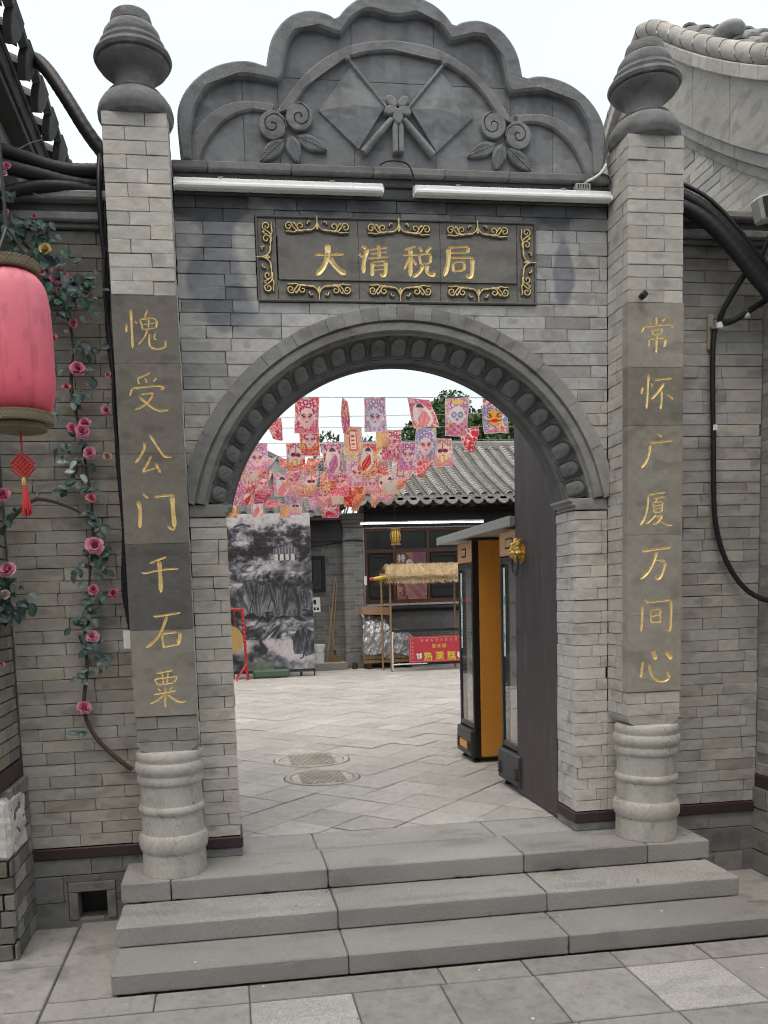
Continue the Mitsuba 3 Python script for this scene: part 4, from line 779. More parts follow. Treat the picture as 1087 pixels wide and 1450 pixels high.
brick_wall(RB, frame_left(GX - .02), sbox(0.0, 0.0, 0.4, .48), 0.0, .48, lambda u, v, r: r.choice([.22, .18, .15]), 103, length=.3, course=.12, joint=.008, warm=lambda u, v, r: .5)
def rake_band(o0, o1, x_out, ya, yb, n=10, gap=0.0):
    yy = np.linspace(ya + gap, yb - gap, n)
    m = prism(Polygon([(y, rake_z(y, o0)) for y in yy] + [(y, rake_z(y, o1)) for y in yy[::-1]]).buffer(0), 0, .3, .004)
    v = np.asarray(m.vertices); return TM(np.stack([x_out + v[:, 1], v[:, 0], v[:, 2]], 1), np.asarray(m.faces)[:, ::-1])
cuts = np.array([-1.3, -.35, .25, .62, 1.22, 1.8, 2.5, 3.6])
for a, b in zip(cuts[:-1], cuts[1:]): part(RB, 'barge_board', rake_band(-.03, -.385, GX - .055, a, b, 14, .0015), 'stone', a=float(vr.uniform(.34, .38)), w=.6)
cuts = np.linspace(-1.3, 3.6, 17)
for a, b in zip(cuts[:-1], cuts[1:]):
    part(RB, 'belt_stone', rake_band(-.388, -.458, GX - .035, a, b, 5, .0012), 'stone', a=float(vr.uniform(.26, .36)), w=.4)
    part(RB, 'belt_stone', rake_band(-.4595, -.52, GX - .018, a, b, 5, .0012), 'stone', a=float(vr.uniform(.2, .26)), w=.4)
for a, b in zip(np.arange(-1.3, 3.6, .155), np.arange(-1.3, 3.6, .155) + .155):
    part(RB, 'rake_tile', rake_band(.045, -.028, GX - .10 - .004 * ((a * 7) % 1), a, b, 4, .002), 'stone', a=float(vr.uniform(.34, .44)), w=.6)
for i, a in enumerate(np.arange(-1.2, 3.6, .135)):
    b = a + .133; yy = np.linspace(a, b, 5); aa = np.linspace(-PI * .55, PI, 14); v = []
    for k, y in enumerate(yy):
        rr = .056 - .003 * (k / 4)
        zc = rake_z(y, .10); v.append(np.stack([GX - .045 - rr * np.cos(aa + PI * 0), np.full(14, y), zc + rr * np.sin(aa)], 1))
    f = []
    for k in range(4):
        for j in range(13):
            q = k * 14 + j; f += [[q, q + 1, q + 15], [q, q + 15, q + 14]]
    part(RB, 'rake_roll_tile', TM(np.vstack(v), f), 'stone', smooth=True, a=float(vr.uniform(.28, .40)), w=.5)
    part(RB, 'rake_filler', rake_band(.075, .046, GX - .075, a, b, 3, .003), 'stone', a=float(vr.uniform(.22, .32)), w=.4)
# field tiles seen just above the raking edge, and the roof behind it
for sgn in (-1, 1):
    for i, x in enumerate(np.arange(GX + .22, GX + 1.6, .2)):
        L = 2.55; n = 14; m = tile_row(n, .075, .18, .012); v = np.asarray(m.vertices)
        y = 1.22 + sgn * (2.45 - v[:, 1]) * 1.0; z = np.array([rake_z(q, .07) for q in y]) + v[:, 2]
        part(RB, 'tile_row', TM(np.stack([x + v[:, 0], y, z], 1), m.faces), 'stone', a=float(.2 + .03 * (i % 3)), w=.2)
yy = np.linspace(-1.3, 3.7, 50); dk = np.array([[[x, y, rake_z(y, .03)] for x in (GX, GX + 1.8)] for y in yy]).reshape(-1, 3)
part(RB, 'roof_deck', TM(dk, [t for i in range(49) for t in ([2 * i, 2 * i + 1, 2 * i + 3], [2 * i, 2 * i + 3, 2 * i + 2])]), 'stone', a=.12, w=0)
for i, (y, x) in enumerate([(.62, GX + .17), (.22, GX + .20), (-.14, GX + .2)]):
    part(RB, 'end_cap_tile', move(lathe([(.001, -.07), (.07, -.06), (.088, -.03), (.090, -.015), (.078, .004), (.045, .016), (.001, .018)], 24), None, (x, y, rake_z(y, .185))), 'stone', smooth=True, a=.30, w=-.1)

# ================================================================== LAMPS, CABLES AND SMALL FITTINGS ON THE GATE
for a, b, lab in [(-1.094, -0.083, 'white tube lamp fixed under the cornice above the left half of the plaque'), (0.07, 1.094, 'white tube lamp fixed under the cornice above the right half of the plaque')]:
    L = thing('tube_lamp', lab, 'lamp')
    part(L, 'batten', cbox(a, b, -0.060, -0.024, 3.596, 3.620, .004), 'white_paint')
    part(L, 'diffuser', cbox(a + .006, b - .006, -0.078, -0.026, 3.570, 3.5945, .010), 'white_paint')
    for e in (a + .003, b - .003): part(L, 'end_cap', cbox(e - .003, e + .003, -0.079, -0.025, 3.569, 3.5955, .002), 'white_paint')
    for q in (.22, .75): part(L, 'clip', cbox(a + (b - a) * q - .012, a + (b - a) * q + .012, -0.062, -0.02, 3.6205, 3.626, .001), 'grey_metal')
JB = thing('junction_box', 'small grey perforated electric box on the right end of the right tube lamp', 'electric box')
part(JB, 'case', cbox(.905, .985, -.06, -.022, 3.622, 3.655, .004), 'grey_metal')
for i in range(5): part(JB, 'slot', box(.915 + .013 * i, .921 + .013 * i, -.0615, -.06, 3.628, 3.648), 'black')
def cable(label, pts, r, cat_='cable', mat='cable', name='cable', sides=10, sm=2, **k):
    return single(name, tube(pts, r, sides, sm), mat, label, cat_, smooth=True, **k)
cable('thin black wire looping over the cornice at the gap between the two tube lamps', [(-.10, -.07, 3.70), (-.06, -.075, 3.72), (.03, -.078, 3.715), (.06, -.08, 3.67), (.072, -.07, 3.61)], .004, 'wire', name='wire')
cable('short white wire curling from the cornice down to the junction box', [(.95, -.045, 3.66), (1.0, -.07, 3.675), (1.035, -.08, 3.70), (1.055, -.082, 3.735)], .006, 'wire', 'white_paint', name='wire')
cable('thin dark wire loop at the outer end of the right tube lamp', [(1.035, -.06, 3.70), (1.07, -.07, 3.69), (1.085, -.07, 3.66), (1.075, -.065, 3.62)], .004, 'wire', name='wire')
SL = thing('spotlight', 'tiny black spotlight fixed above the first character of the right pillar', 'spotlight')
part(SL, 'case', move(cbox(-.014, .014, -.02, .02, -.014, .014, .003), rot([0, 1, 0], 38), (1.165, -.255, 3.045)), 'black')
part(SL, 'bracket', tube([(1.165, -.218, 3.05), (1.165, -.25, 3.046)], .006), 'black')

Y = -.035
cable('pair of slim black cables hanging down beside the left pillar to a white tag', [(-1.44, .16, 3.86), (-1.432, Y - .03, 3.66), (-1.440, Y - .05, 3.47), (-1.425, Y, 3.145), (-1.443, Y, 2.917), (-1.413, Y, 2.621), (-1.428, Y, 2.354), (-1.418, Y, 2.117), (-1.413, Y, 1.946), (-1.438, Y, 1.706), (-1.42, Y, 1.56), (-1.408, Y, 1.478)], .0125)
cable('thinner black cable twisted round the pair beside the left pillar', [(-1.425, .1, 3.8), (-1.42, Y, 3.60), (-1.415, Y - .03, 3.40), (-1.447, Y - .02, 3.1), (-1.42, Y - .02, 2.8), (-1.432, Y - .02, 2.5), (-1.408, Y - .015, 2.2), (-1.422, Y - .02, 1.85), (-1.42, Y - .02, 1.62), (-1.412, Y - .01, 1.48)], .008)
single('paper_tag', cbox(-1.446, -1.406, -.07, -.063, 1.398, 1.487, .001), 'white_paint', 'small blank white tag at the foot of the cables beside the left pillar', 'tag')
# fat ducts at the upper left
def duct(label, pts, r, rings=True, **k):
    p = chaikin(pts, 3); d = np.r_[0, np.cumsum(np.linalg.norm(np.diff(p, axis=0), axis=1))]
    n = int(d[-1] / .011); s = np.linspace(0, d[-1], n); q = np.stack([np.interp(s, d, p[:, i]) for i in range(3)], 1)
    return single('cable_duct', tube(q, r * (1 + .018 * np.sin(np.arange(n) * PI * .5 + .6)), 14), 'cable', label, 'cable duct', smooth=True, **k)
duct('black corrugated duct sagging from the left eave down to the left pillar', [(-1.80, .35, 4.36), (-1.70, .2, 4.25), (-1.58, .1, 4.03), (-1.49, .06, 3.86), (-1.40, .05, 3.74)], .033)
duct('topmost of the black ducts running level over the left side wall', [(-2.2, -.12, 3.74), (-1.85, -.08, 3.70), (-1.62, -.03, 3.64), (-1.44, .0, 3.66)], .033)
duct('middle black duct of the bundle over the left side wall', [(-2.2, -.16, 3.60), (-1.9, -.12, 3.62), (-1.72, -.08, 3.60), (-1.55, -.03, 3.58), (-1.42, .02, 3.60)], .032)
duct('lowest black duct rising from behind the lantern over the left side wall', [(-2.2, -.14, 3.45), (-1.95, -.11, 3.47), (-1.75, -.09, 3.54), (-1.58, -.06, 3.56), (-1.43, .0, 3.555)], .028)
# right bundle
R0 = [(1.36, .02, 3.70), (1.47, -.03, 3.63), (1.60, -.08, 3.54), (1.74, -.12, 3.37), (1.86, -.15, 3.20), (2.05, -.2, 2.98)]
duct('upper thick black duct dropping from the right pillar towards the right edge', R0, .034)
duct('lower thick black duct beside the upper one at the right pillar', [(x - .03, y - .05, z - .074) for x, y, z in R0], .034)
cable('thin cable lying along the top of the right duct bundle', [(x + .01, y - .01, z + .05) for x, y, z in R0], .010)
cable('black cable dropping from the duct bundle to the rusty bracket', [(1.80, -.16, 3.24), (1.74, -.1, 3.12), (1.70, -.05, 3.02), (1.705, -.045, 2.985)], .014)
cable('black cable rising from the rusty bracket to the right edge with white ties', [(1.705, -.05, 2.985), (1.76, -.06, 2.985), (1.85, -.09, 3.04), (1.98, -.13, 3.12), (2.1, -.2, 3.2)], .016)
cable('long black cable hanging from the bracket and curving away at the right edge', [(1.69, -.03, 2.97), (1.672, -.03, 2.9), (1.676, -.03, 2.6), (1.682, -.03, 2.45), (1.688, -.03, 2.1), (1.70, -.03, 1.93), (1.75, -.035, 1.76), (1.83, -.05, 1.62), (1.92, -.07, 1.54), (2.02, -.1, 1.51)], .0135)
cable('thin black cable slanting up beside the grey floodlight', [(1.86, -.1, 3.20), (1.89, -.12, 3.32), (1.94, -.16, 3.46), (1.97, -.2, 3.56)], .012)
BK = thing('wall_bracket', 'rusty cream metal bracket on the right side wall', 'bracket')
part(BK, 'plate', cbox(1.655, 1.685, -.02, -.001, 2.86, 3.04, .003), 'stone', a=.32, w=1.6)
part(BK, 'arm', cbox(1.66, 1.70, -.05, -.021, 2.955, 2.972, .003), 'stone', a=.2, w=1.8)
for p in [(1.688, -.03, 2.45), (1.83, -.08, 3.02), (1.70, -.047, 2.972)]: single('cable_tie', move(lathe([(.015, -.014), (.018, -.014), (.018, .014), (.015, .014)], 14), None, p), 'white_paint', {2.45: 'white tape round the long hanging cable', 3.02: 'white tie on the cable that leaves to the right edge', 2.972: 'white tie on the cables at the rusty bracket'}[p[2]], 'cable tie', smooth=35)
FL = thing('floodlight', 'grey metal floodlight cut by the right edge above the side wall', 'floodlight')
part(FL, 'housing', move(cbox(-.075, .075, -.04, .04, -.06, .06, .012), rot([0, 1, 0], -14), (1.80, -.30, 3.45)), 'grey_metal')
part(FL, 'lens', move(box(-.06, .06, -.043, -.041, -.048, .048), rot([0, 1, 0], -14), (1.80, -.30, 3.45)), 'dark_metal')
part(FL, 'arm', tube([(1.83, -.26, 3.43), (1.90, -.2, 3.38), (1.98, -.15, 3.36)], .009), 'dark_metal')

# ================================================================== RED LANTERN
LX, LY = -1.660, -1.0
RL = thing('red_lantern', 'large faded pink red lantern with a red tassel, cut by the left edge', 'lantern')
zt, zb = 2.815, 2.318
prof = [(.085, zb), (.112, zb + .004), (.138, zb + .022), (.151, zb + .06), (.157, zb + .12), (.158, zb + .27), (.154, zt - .12), (.143, zt - .055), (.122, zt - .02), (.095, zt - .004), (.085, zt)]
pp = chaikin([(q[0] * .862, q[1]) for q in prof], 2)
lm = lathe([tuple(q) for q in pp], 96, (0, 0, 0))
v = np.asarray(lm.vertices); th = np.arctan2(v[:, 1], v[:, 0]); k = 1 - .022 * np.abs(np.cos(th * 4 + .5)) ** 6 * ((v[:, 2] > zb + .01) & (v[:, 2] < zt - .01)); v = v * np.stack([k, k, np.ones(len(k))], 1)
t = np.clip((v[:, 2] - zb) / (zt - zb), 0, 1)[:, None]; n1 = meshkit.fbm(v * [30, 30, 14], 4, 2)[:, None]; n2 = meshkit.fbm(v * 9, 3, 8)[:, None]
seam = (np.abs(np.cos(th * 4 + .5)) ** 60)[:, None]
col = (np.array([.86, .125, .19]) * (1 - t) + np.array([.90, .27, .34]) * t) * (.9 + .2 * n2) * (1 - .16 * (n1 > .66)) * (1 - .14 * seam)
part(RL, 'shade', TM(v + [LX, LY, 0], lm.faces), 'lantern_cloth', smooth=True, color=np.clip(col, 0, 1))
for z, r0, nm in [(zt + .0, .102, 'top_ring'), (zb - .034, .116, 'bottom_ring')]:
    mesh = [lathe([(r0 - .012, z), (r0, z), (r0 + .003, z + .018), (r0, z + .036), (r0 - .012, z + .036)], 60, (LX, LY, 0))]
    for i in range(40):
        a, b = i * PI / 20, (i + 2) * PI / 20
        mesh.append(tube([(LX + (r0 + .004) * math.cos(a), LY + (r0 + .004) * math.sin(a), z), (LX + (r0 + .004) * math.cos(b), LY + (r0 + .004) * math.sin(b), z + .036)], .0016, 5)); mesh.append(tube([(LX + (r0 + .004) * math.cos(b), LY + (r0 + .004) * math.sin(b), z), (LX + (r0 + .004) * math.cos(a), LY + (r0 + .004) * math.sin(a), z + .036)], .0016, 5))
    part(RL, nm, cat(mesh), 'stone', a=.20, w=2.2)
part(RL, 'bottom_ring', lathe([(.07, zb - .060), (.094, zb - .058), (.096, zb - .038), (.07, zb - .036)], 50, (LX, LY, 0)), 'stone', a=.16, w=2.2)
part(RL, 'cord', tube([(LX, LY, zb - .03), (LX, LY, 2.165)], .004), 'red_paint')
kn = []
for i in range(7):
    o = (i - 3) * .0085
    kn += [tube([(LX + o - .017, LY, 2.135 + o + .017), (LX + o + .017, LY + .004, 2.135 + o - .017)], .005, 6), tube([(LX + o - .017, LY + .005, 2.135 - o - .017), (LX + o + .017, LY - .003, 2.135 - o + .017)], .005, 6)]
part(RL, 'knot', cat(kn), 'red_paint', smooth=True)
ts = [tube([(LX + .003 * math.cos(a), LY + .003 * math.sin(a), 2.070), (LX + .009 * math.cos(a) + .003, LY + .009 * math.sin(a), 2.03), (LX + rr * math.cos(a) + .005, LY + rr * math.sin(a), 1.965 + .012 * math.sin(7 * a))], .0028, 5, 1) for a, rr in zip(np.linspace(0, 14 * PI, 46), np.tile([.018, .012, .006], 16))]
part(RL, 'tassel', cat(ts), 'red_paint', smooth=True)
part(RL, 'tassel_cap', lathe([(.004, 2.092), (.007, 2.088), (.008, 2.066), (.005, 2.062)], 14, (LX, LY, 0)), 'brass', smooth=True)
part(RL, 'hanger', cat([tube([(LX + .09 * math.cos(a), LY + .09 * math.sin(a), zt + .03), (LX, LY, zt + .16)], .005) for a in (0.3, 2.4, 4.5)] + [tube([(LX, LY, zt + .15), (LX - .01, LY, zt + .9)], .006)]), 'dark_metal')

# ================================================================== CLIMBING ROSES
def rose_mesh(base, edge, seed, openness=1.0):
    r = np.random.default_rng(seed); ms, cs = [], []
    for lay, (n, R, tilt, L) in enumerate([(3, .10, 8, .62), (4, .22, 18, .72), (5, .38, 34, .80), (6, .55, 52, .85), (7, .66, 72, .85)]):
        for i in range(n):
            a0 = i * 2 * PI / n + lay * .7 + .2 * r.normal(); tl = math.radians(tilt * openness + 6 * r.normal()); Ls = L * (1 + .06 * r.normal())
            def fn(u, v):
                ph = (u - .5) * 2; w = .60 * (n ** -.15) * np.sin(PI * np.clip(.14 + .64 * v, 0, 1)) ** .7 * (1.0 if lay > 1 else .75)
                x = ph * w; out = R * .35 + Ls * v * math.sin(tl) + .10 * v ** 3 * (lay > 1) ; up = Ls * v * math.cos(tl) - .16 * (v ** 4) * (lay > 2) - .10 * R
                cup = -.22 * ph ** 2 * (1 - .3 * v); out = out + cup * math.cos(tl) * -1 * -1; up = up + .02 * np.sin(5 * ph + seed) * v
                return np.stack([out * math.cos(a0) - x * math.sin(a0), out * math.sin(a0) + x * math.cos(a0), up], 1)
            m, u, v = grid_mesh(fn, 6, 6); ms.append(m)
            t = np.clip(v ** 1.6 * .9 + .25 * (lay / 4), 0, 1)[:, None]
            cs.append((np.array(base) * (1 - t) + np.array(edge) * t) * (1 + .06 * r.normal()))
    m = cat(ms); mm = move(m, None, (0, 0, -.25), 1.0)
    return PLY(mm, 'petal', True, None, np.clip(np.vstack(cs), 0, 1))
ROSES = {'pink2': rose_mesh((.46, .05, .14), (.78, .36, .50), 11, .85), 'red2': rose_mesh((.42, .04, .09), (.74, .30, .38), 13, 1.1), 'pink': rose_mesh((.42, .03, .10), (.74, .28, .42), 1), 'deep': rose_mesh((.32, .03, .08), (.58, .16, .24), 2), 'red': rose_mesh((.40, .03, .08), (.70, .24, .34), 3, .8),
         'pale': rose_mesh((.45, .20, .17), (.72, .58, .50), 4, .75), 'yellow': rose_mesh((.50, .06, .10), (.74, .62, .22), 5, .7), 'bud': rose_mesh((.35, .25, .2), (.62, .58, .52), 6, .35)}
def leaf_mesh(col, seed):
    def fn(u, v):
        ph = (u - .5) * 2; w = .33 * np.sin(PI * v ** .85) ** .75
        return np.stack([ph * w, v, .16 * np.abs(ph) * w * 2 - .22 * v * v + .015 * np.sin(14 * v + seed)], 1)
    m, u, v = grid_mesh(fn, 5, 8); ph = np.abs(u - .5) * 2
    c = np.array(col)[None] * (1 + .25 * (ph < .1)[:, None] + .1 * np.sin(v * 30)[:, None] * (ph > .1)[:, None])
    return PLY(m, 'leaf', True, None, np.clip(c, 0, 1))
LEAVES = [leaf_mesh(c, i) for i, c in enumerate([(.065, .10, .10), (.09, .135, .13), (.12, .17, .165), (.16, .21, .205), (.40, .45, .44), (.05, .12, .09)])]
def frame_to(n, roll):
    n = np.asarray(n, float) / np.linalg.norm(n); a = np.cross([0, 0, 1.0], n); a = a / np.linalg.norm(a) if np.linalg.norm(a) > 1e-3 else np.array([1.0, 0, 0]); b = np.cross(n, a)
    c, s = math.cos(roll), math.sin(roll); return np.stack([a * c + b * s, -a * s + b * c, n], 1)
def place(p, R, s):
    M = np.eye(4); M[:3, :3] = np.asarray(R) * s; M[:3, 3] = p; return T(M)
lrng = np.random.default_rng(99)
def add_leaf(parent, p, size, idx, hang=-1.0):
    d = np.array([lrng.normal() * .8, -.25 + .25 * lrng.normal(), hang * .5 + .75 * lrng.normal()]); d /= np.linalg.norm(d)
    n = np.array([.35 * lrng.normal(), -1.0, .5 + .35 * lrng.normal()]); n -= d * (n @ d); n /= np.linalg.norm(n)
    part(parent, 'leaf', LEAVES[idx], None, to=place(p, np.stack([np.cross(d, n), d, n], 1), size))
def add_rose(parent, p, size, kind, n=None):
    kind = kind + '2' if kind in ('pink', 'red') and lrng.random() < .5 else kind; size = size * lrng.uniform(.85, 1.1)
    n = n if n is not None else (.25 * lrng.normal(), -1, .35 + .25 * lrng.normal())
    part(parent, 'rose' if kind != 'bud' else 'rosebud', ROSES[kind], None, to=place(p, frame_to(n, lrng.uniform(0, 6)), size))

ROSE_DATA = {'roses':[[-1.681,-0.16,3.238,'yellow',0.067],[-1.631,-0.13,3.136,'deep',0.092],[-1.711,-0.15,3.146,'red',0.049],[-1.634,-0.12,3.07,'red',0.043],[-1.58,-0.09,2.733,'pink',0.083],[-1.588,-0.1,2.935,'red',0.055],[-1.639,-0.08,2.651,'red',0.043],[-1.464,-0.07,2.542,'pink',0.052],[-1.563,-0.11,2.478,'pink',0.055],[-1.623,-0.09,2.457,'pink',0.049],[-1.574,-0.12,2.437,'pink',0.067],[-1.549,-0.09,2.341,'pink',0.073],[-1.472,-0.06,2.329,'pale',0.046],[-1.556,-0.08,2.133,'red',0.055],[-1.552,-0.09,1.904,'pink',0.086],[-1.573,-0.08,1.692,'red',0.055],[-1.483,-0.06,1.672,'deep',0.052],[-1.593,-0.08,1.466,'pink',0.073],[-1.653,-0.07,1.12,'pink',0.067],[-1.57,-0.06,1.294,'red',0.034],[-1.806,-0.25,3.552,'pink',0.04],[-1.824,-0.25,3.519,'pale',0.043],[-1.834,-0.2,3.379,'red',0.031],[-1.717,-0.18,3.372,'red',0.028],[-1.924,-0.25,2.131,'pink',0.067],[-1.925,-0.25,1.793,'pink',0.08],[-1.945,-0.24,1.678,'pale',0.055],[-1.989,-0.22,1.355,'pink',0.037],[-1.679,-0.1,2.867,'red',0.037],[-1.45,-0.05,2.715,'red',0.037]],'buds':[[-1.76,-0.13,3.366,0.029],[-1.702,-0.13,3.336,0.029],[-1.548,-0.13,3.191,0.029],[-1.688,-0.13,3.125,0.032],[-1.581,-0.13,3.118,0.029],[-1.638,-0.13,3.073,0.032],[-1.48,-0.13,3.12,0.029],[-1.661,-0.13,3.063,0.029],[-1.559,-0.13,3.062,0.026],[-1.478,-0.13,3.031,0.026],[-1.618,-0.13,2.884,0.026],[-1.787,-0.13,2.144,0.026],[-1.908,-0.13,2.015,0.023]],'leafc':[[-1.654,-0.06,2.986],[-1.566,-0.06,2.842],[-1.524,-0.06,2.826],[-1.671,-0.06,2.76],[-1.685,-0.06,2.548],[-1.618,-0.06,2.574],[-1.529,-0.06,2.696],[-1.583,-0.06,2.614],[-1.583,-0.06,2.4],[-1.664,-0.06,2.367],[-1.684,-0.06,2.195],[-1.638,-0.06,2.197],[-1.559,-0.06,2.19],[-1.548,-0.06,2.048],[-1.538,-0.06,1.997],[-1.608,-0.06,1.887],[-1.499,-0.06,1.871],[-1.522,-0.06,1.81],[-1.63,-0.06,1.793],[-1.583,-0.06,1.754],[-1.548,-0.06,1.657],[-1.593,-0.06,1.641],[-1.636,-0.06,1.539],[-1.661,-0.06,1.506],[-1.564,-0.06,1.45],[-1.63,-0.06,1.418],[-1.646,-0.06,1.262],[-1.687,-0.06,0.983],[-1.554,-0.06,1.328],[-1.535,-0.06,1.362],[-1.586,-0.06,1.582],[-1.578,-0.06,2.049],[-1.576,-0.06,2.3],[-1.646,-0.06,2.284]],'top':[[-1.823,-0.11,3.326],[-1.795,-0.11,3.281],[-1.746,-0.11,3.313],[-1.701,-0.11,3.283],[-1.667,-0.11,3.315],[-1.767,-0.11,3.235],[-1.722,-0.11,3.204],[-1.674,-0.11,3.205],[-1.613,-0.11,3.175],[-1.665,-0.11,3.111],[-1.601,-0.11,3.112],[-1.553,-0.11,3.113],[-1.523,-0.11,3.082],[-1.573,-0.11,3.05],[-1.622,-0.11,3.033],[-1.671,-0.11,3.017],[-1.609,-0.11,2.986],[-1.543,-0.11,3.018],[-1.711,-0.11,3.126],[-1.491,-0.11,3.083],[-1.733,-0.11,3.266],[-1.834,-0.11,3.388],[-1.849,-0.11,3.48],[-1.867,-0.11,3.356],[-1.796,-0.11,3.358]],'low':[[-1.957,-0.2,1.75],[-1.938,-0.2,1.701],[-1.916,-0.2,1.651],[-1.95,-0.2,1.619],[-1.905,-0.2,1.585],[-1.96,-0.2,1.57],[-1.887,-0.2,1.617],[-1.929,-0.2,1.553],[-1.89,-0.2,1.667],[-1.971,-0.2,1.636],[-1.912,-0.2,1.716],[-1.873,-0.2,1.59],[-1.913,-0.2,2.067],[-1.928,-0.2,2.025],[-1.97,-0.2,1.653]],'bright':[[-1.658,-0.1,2.288],[-1.609,-0.1,2.3],[-1.621,-0.1,2.251],[-1.571,-0.1,2.277],[-1.596,-0.1,2.238]],'vine':[[-1.443,-0.045,0.788],[-1.532,-0.045,0.865],[-1.612,-0.045,0.959],[-1.651,-0.045,1.05],[-1.661,-0.045,1.121],[-1.638,-0.045,1.26],[-1.625,-0.045,1.365],[-1.659,-0.045,1.471]],'vine2':[[-1.638,-0.05,1.47],[-1.591,-0.05,1.589],[-1.598,-0.05,1.744],[-1.554,-0.05,1.914],[-1.559,-0.05,2.117],[-1.582,-0.05,2.285],[-1.596,-0.05,2.484],[-1.624,-0.05,2.665],[-1.594,-0.05,2.877],[-1.647,-0.05,3.07],[-1.717,-0.05,3.228],[-1.836,-0.05,3.351],[-1.908,-0.05,3.443]],'branch':[[-2.014,-0.06,1.951],[-1.993,-0.06,1.974],[-1.922,-0.06,2.056],[-1.836,-0.06,2.127],[-1.787,-0.06,2.133],[-1.674,-0.06,2.098],[-1.546,-0.06,2.025]],'thin':[[[-1.871,-0.09,3.595],[-1.808,-0.09,3.619],[-1.746,-0.09,3.615],[-1.695,-0.09,3.58]],[[-1.875,-0.09,3.543],[-1.798,-0.09,3.536],[-1.721,-0.09,3.508],[-1.682,-0.09,3.491]],[[-1.848,-0.09,3.39],[-1.76,-0.09,3.405],[-1.69,-0.09,3.406]],[[-1.82,-0.09,3.668],[-1.754,-0.09,3.722],[-1.674,-0.09,3.746]],[[-1.946,-0.09,1.97],[-1.913,-0.09,1.853],[-1.927,-0.09,1.686]],[[-1.911,-0.09,1.869],[-1.867,-0.09,1.952]],[[-1.873,-0.09,2.19],[-1.727,-0.09,2.204]]]}
RV = thing('climbing_rose', 'artificial climbing rose trained down the left side wall, pink roses and grey green leaves', 'climbing rose')
part(RV, 'stem', tube(ROSE_DATA['vine'], [.011, .012, .011, .010, .010, .009, .008, .006], 8, 2), 'vine_bark', smooth=True)
part(RV, 'stem', tube(ROSE_DATA['vine2'], [.006, .005, .005], 6, 2), 'vine_bark', smooth=True)
part(RV, 'stem', tube([(x + .012 * math.sin(9 * z), y - .012, z) for x, y, z in ROSE_DATA['vine2']], .0035, 5, 2), 'vine_bark', smooth=True)
part(RV, 'branch', tube(ROSE_DATA['branch'], [.011, .0105, .010, .009, .008, .007, .005], 8, 2), 'vine_bark', smooth=True)
for q in ROSE_DATA['thin']: part(RV, 'tendril', tube(q, .0022, 5, 2), 'pale_twig', smooth=True)
for x, y, z, k, s in ROSE_DATA['roses']: add_rose(RV, (x, y, z), s * .47, k)
for x, y, z, s in ROSE_DATA['buds']: add_rose(RV, (x, y, z), s * .6, 'bud', (.4 * lrng.normal(), -.8, .5 + .4 * lrng.normal()))
for x, y, z in ROSE_DATA['leafc']:
    for i in range(int(lrng.integers(3, 7))):
        add_leaf(RV, (x + .018 * lrng.normal(), y - .01 * abs(lrng.normal()), z + .018 * lrng.normal()), lrng.uniform(.035, .055), int(lrng.choice([0, 1, 2, 3, 5], p=[.25, .3, .25, .12, .08])))
for x, y, z in ROSE_DATA['top']:
    for i in range(7):
        add_leaf(RV, (x + .03 * lrng.normal(), y - .03 * abs(lrng.normal()), z + .03 * lrng.normal()), lrng.uniform(.035, .06), int(lrng.choice([0, 1, 2, 5], p=[.3, .3, .1, .3])))
for x, y, z in ROSE_DATA['low']:
    for i in range(3):
        add_leaf(RV, (x + .025 * lrng.normal(), y - .02 * abs(lrng.normal()), z + .025 * lrng.normal()), lrng.uniform(.035, .06), int(lrng.choice([0, 1, 5], p=[.25, .25, .5])))
for x, y, z in ROSE_DATA['bright']: add_leaf(RV, (x, y, z), .05, 4)

# ================================================================== DOOR LEAF, COOLERS AND CANOPY
DL = thing('door_leaf', 'tall dark plum door leaf folded open against the right side of the passage', 'door')
part(DL, 'leaf', cbox(.9175, .965, .262, .915, ZL + .012, 2.95, .004), 'door_paint')
part(DL, 'edge_strip', cbox(.919, .964, .9155, .925, ZL + .012, 2.95, .002), 'dark_metal')
part(DL, 'bolt_hole', lathe([(.001, 0), (.012, 0), (.012, .004), (.001, .004)], 14, (0, 0, 0)), 'black', to=T().translate([.917, .895, 1.36]).rotate([0, 1, 0], -90))
KN = thing('door_knocker', 'golden animal head knocker with a dark ring on the plum door', 'door knocker')
kx, ky, kz = .917, .80, 1.87
hd = trimesh.creation.icosphere(4, 1.0); hv = np.asarray(hd.vertices).copy()
rad = 1 + .16 * np.sin(hv[:, 1] * 9) * np.sin(hv[:, 2] * 8) + .22 * (meshkit.fbm(hv * 4, 3, 5) - .5)
mane = (np.abs(hv[:, 1]) > .45) | (hv[:, 2] > .45); rad = rad + .10 * mane * np.sin(np.arctan2(hv[:, 1], hv[:, 2]) * 13)
hv = hv * rad[:, None] * [.040, .050, .064]; part(KN, 'head', TM(hv + [kx - .03, ky, kz], hd.faces), 'brass', smooth=True)
part(KN, 'muzzle', cat([move(trimesh.creation.icosphere(3, .022), None, (kx - .058, ky + s * .014, kz - .016)) for s in (-1, 1)] + [move(trimesh.creation.icosphere(2, .010), None, (kx - .076, ky, kz + .002))] + [move(trimesh.creation.icosphere(2, .009), None, (kx - .058, ky + s * .024, kz + .022)) for s in (-1, 1)] + [tube([(kx - .03, ky + s * .038, kz + .045), (kx - .026, ky + s * .048, kz + .076)], [.011, .004], 8) for s in (-1, 1)]), 'brass', smooth=True)
part(KN, 'back_plate', lathe([(.001, 0), (.062, 0), (.062, .005), (.046, .010), (.001, .014)], 32), 'brass', smooth=35, to=T().translate([kx, ky, kz - .015]).rotate([0, 1, 0], -90))
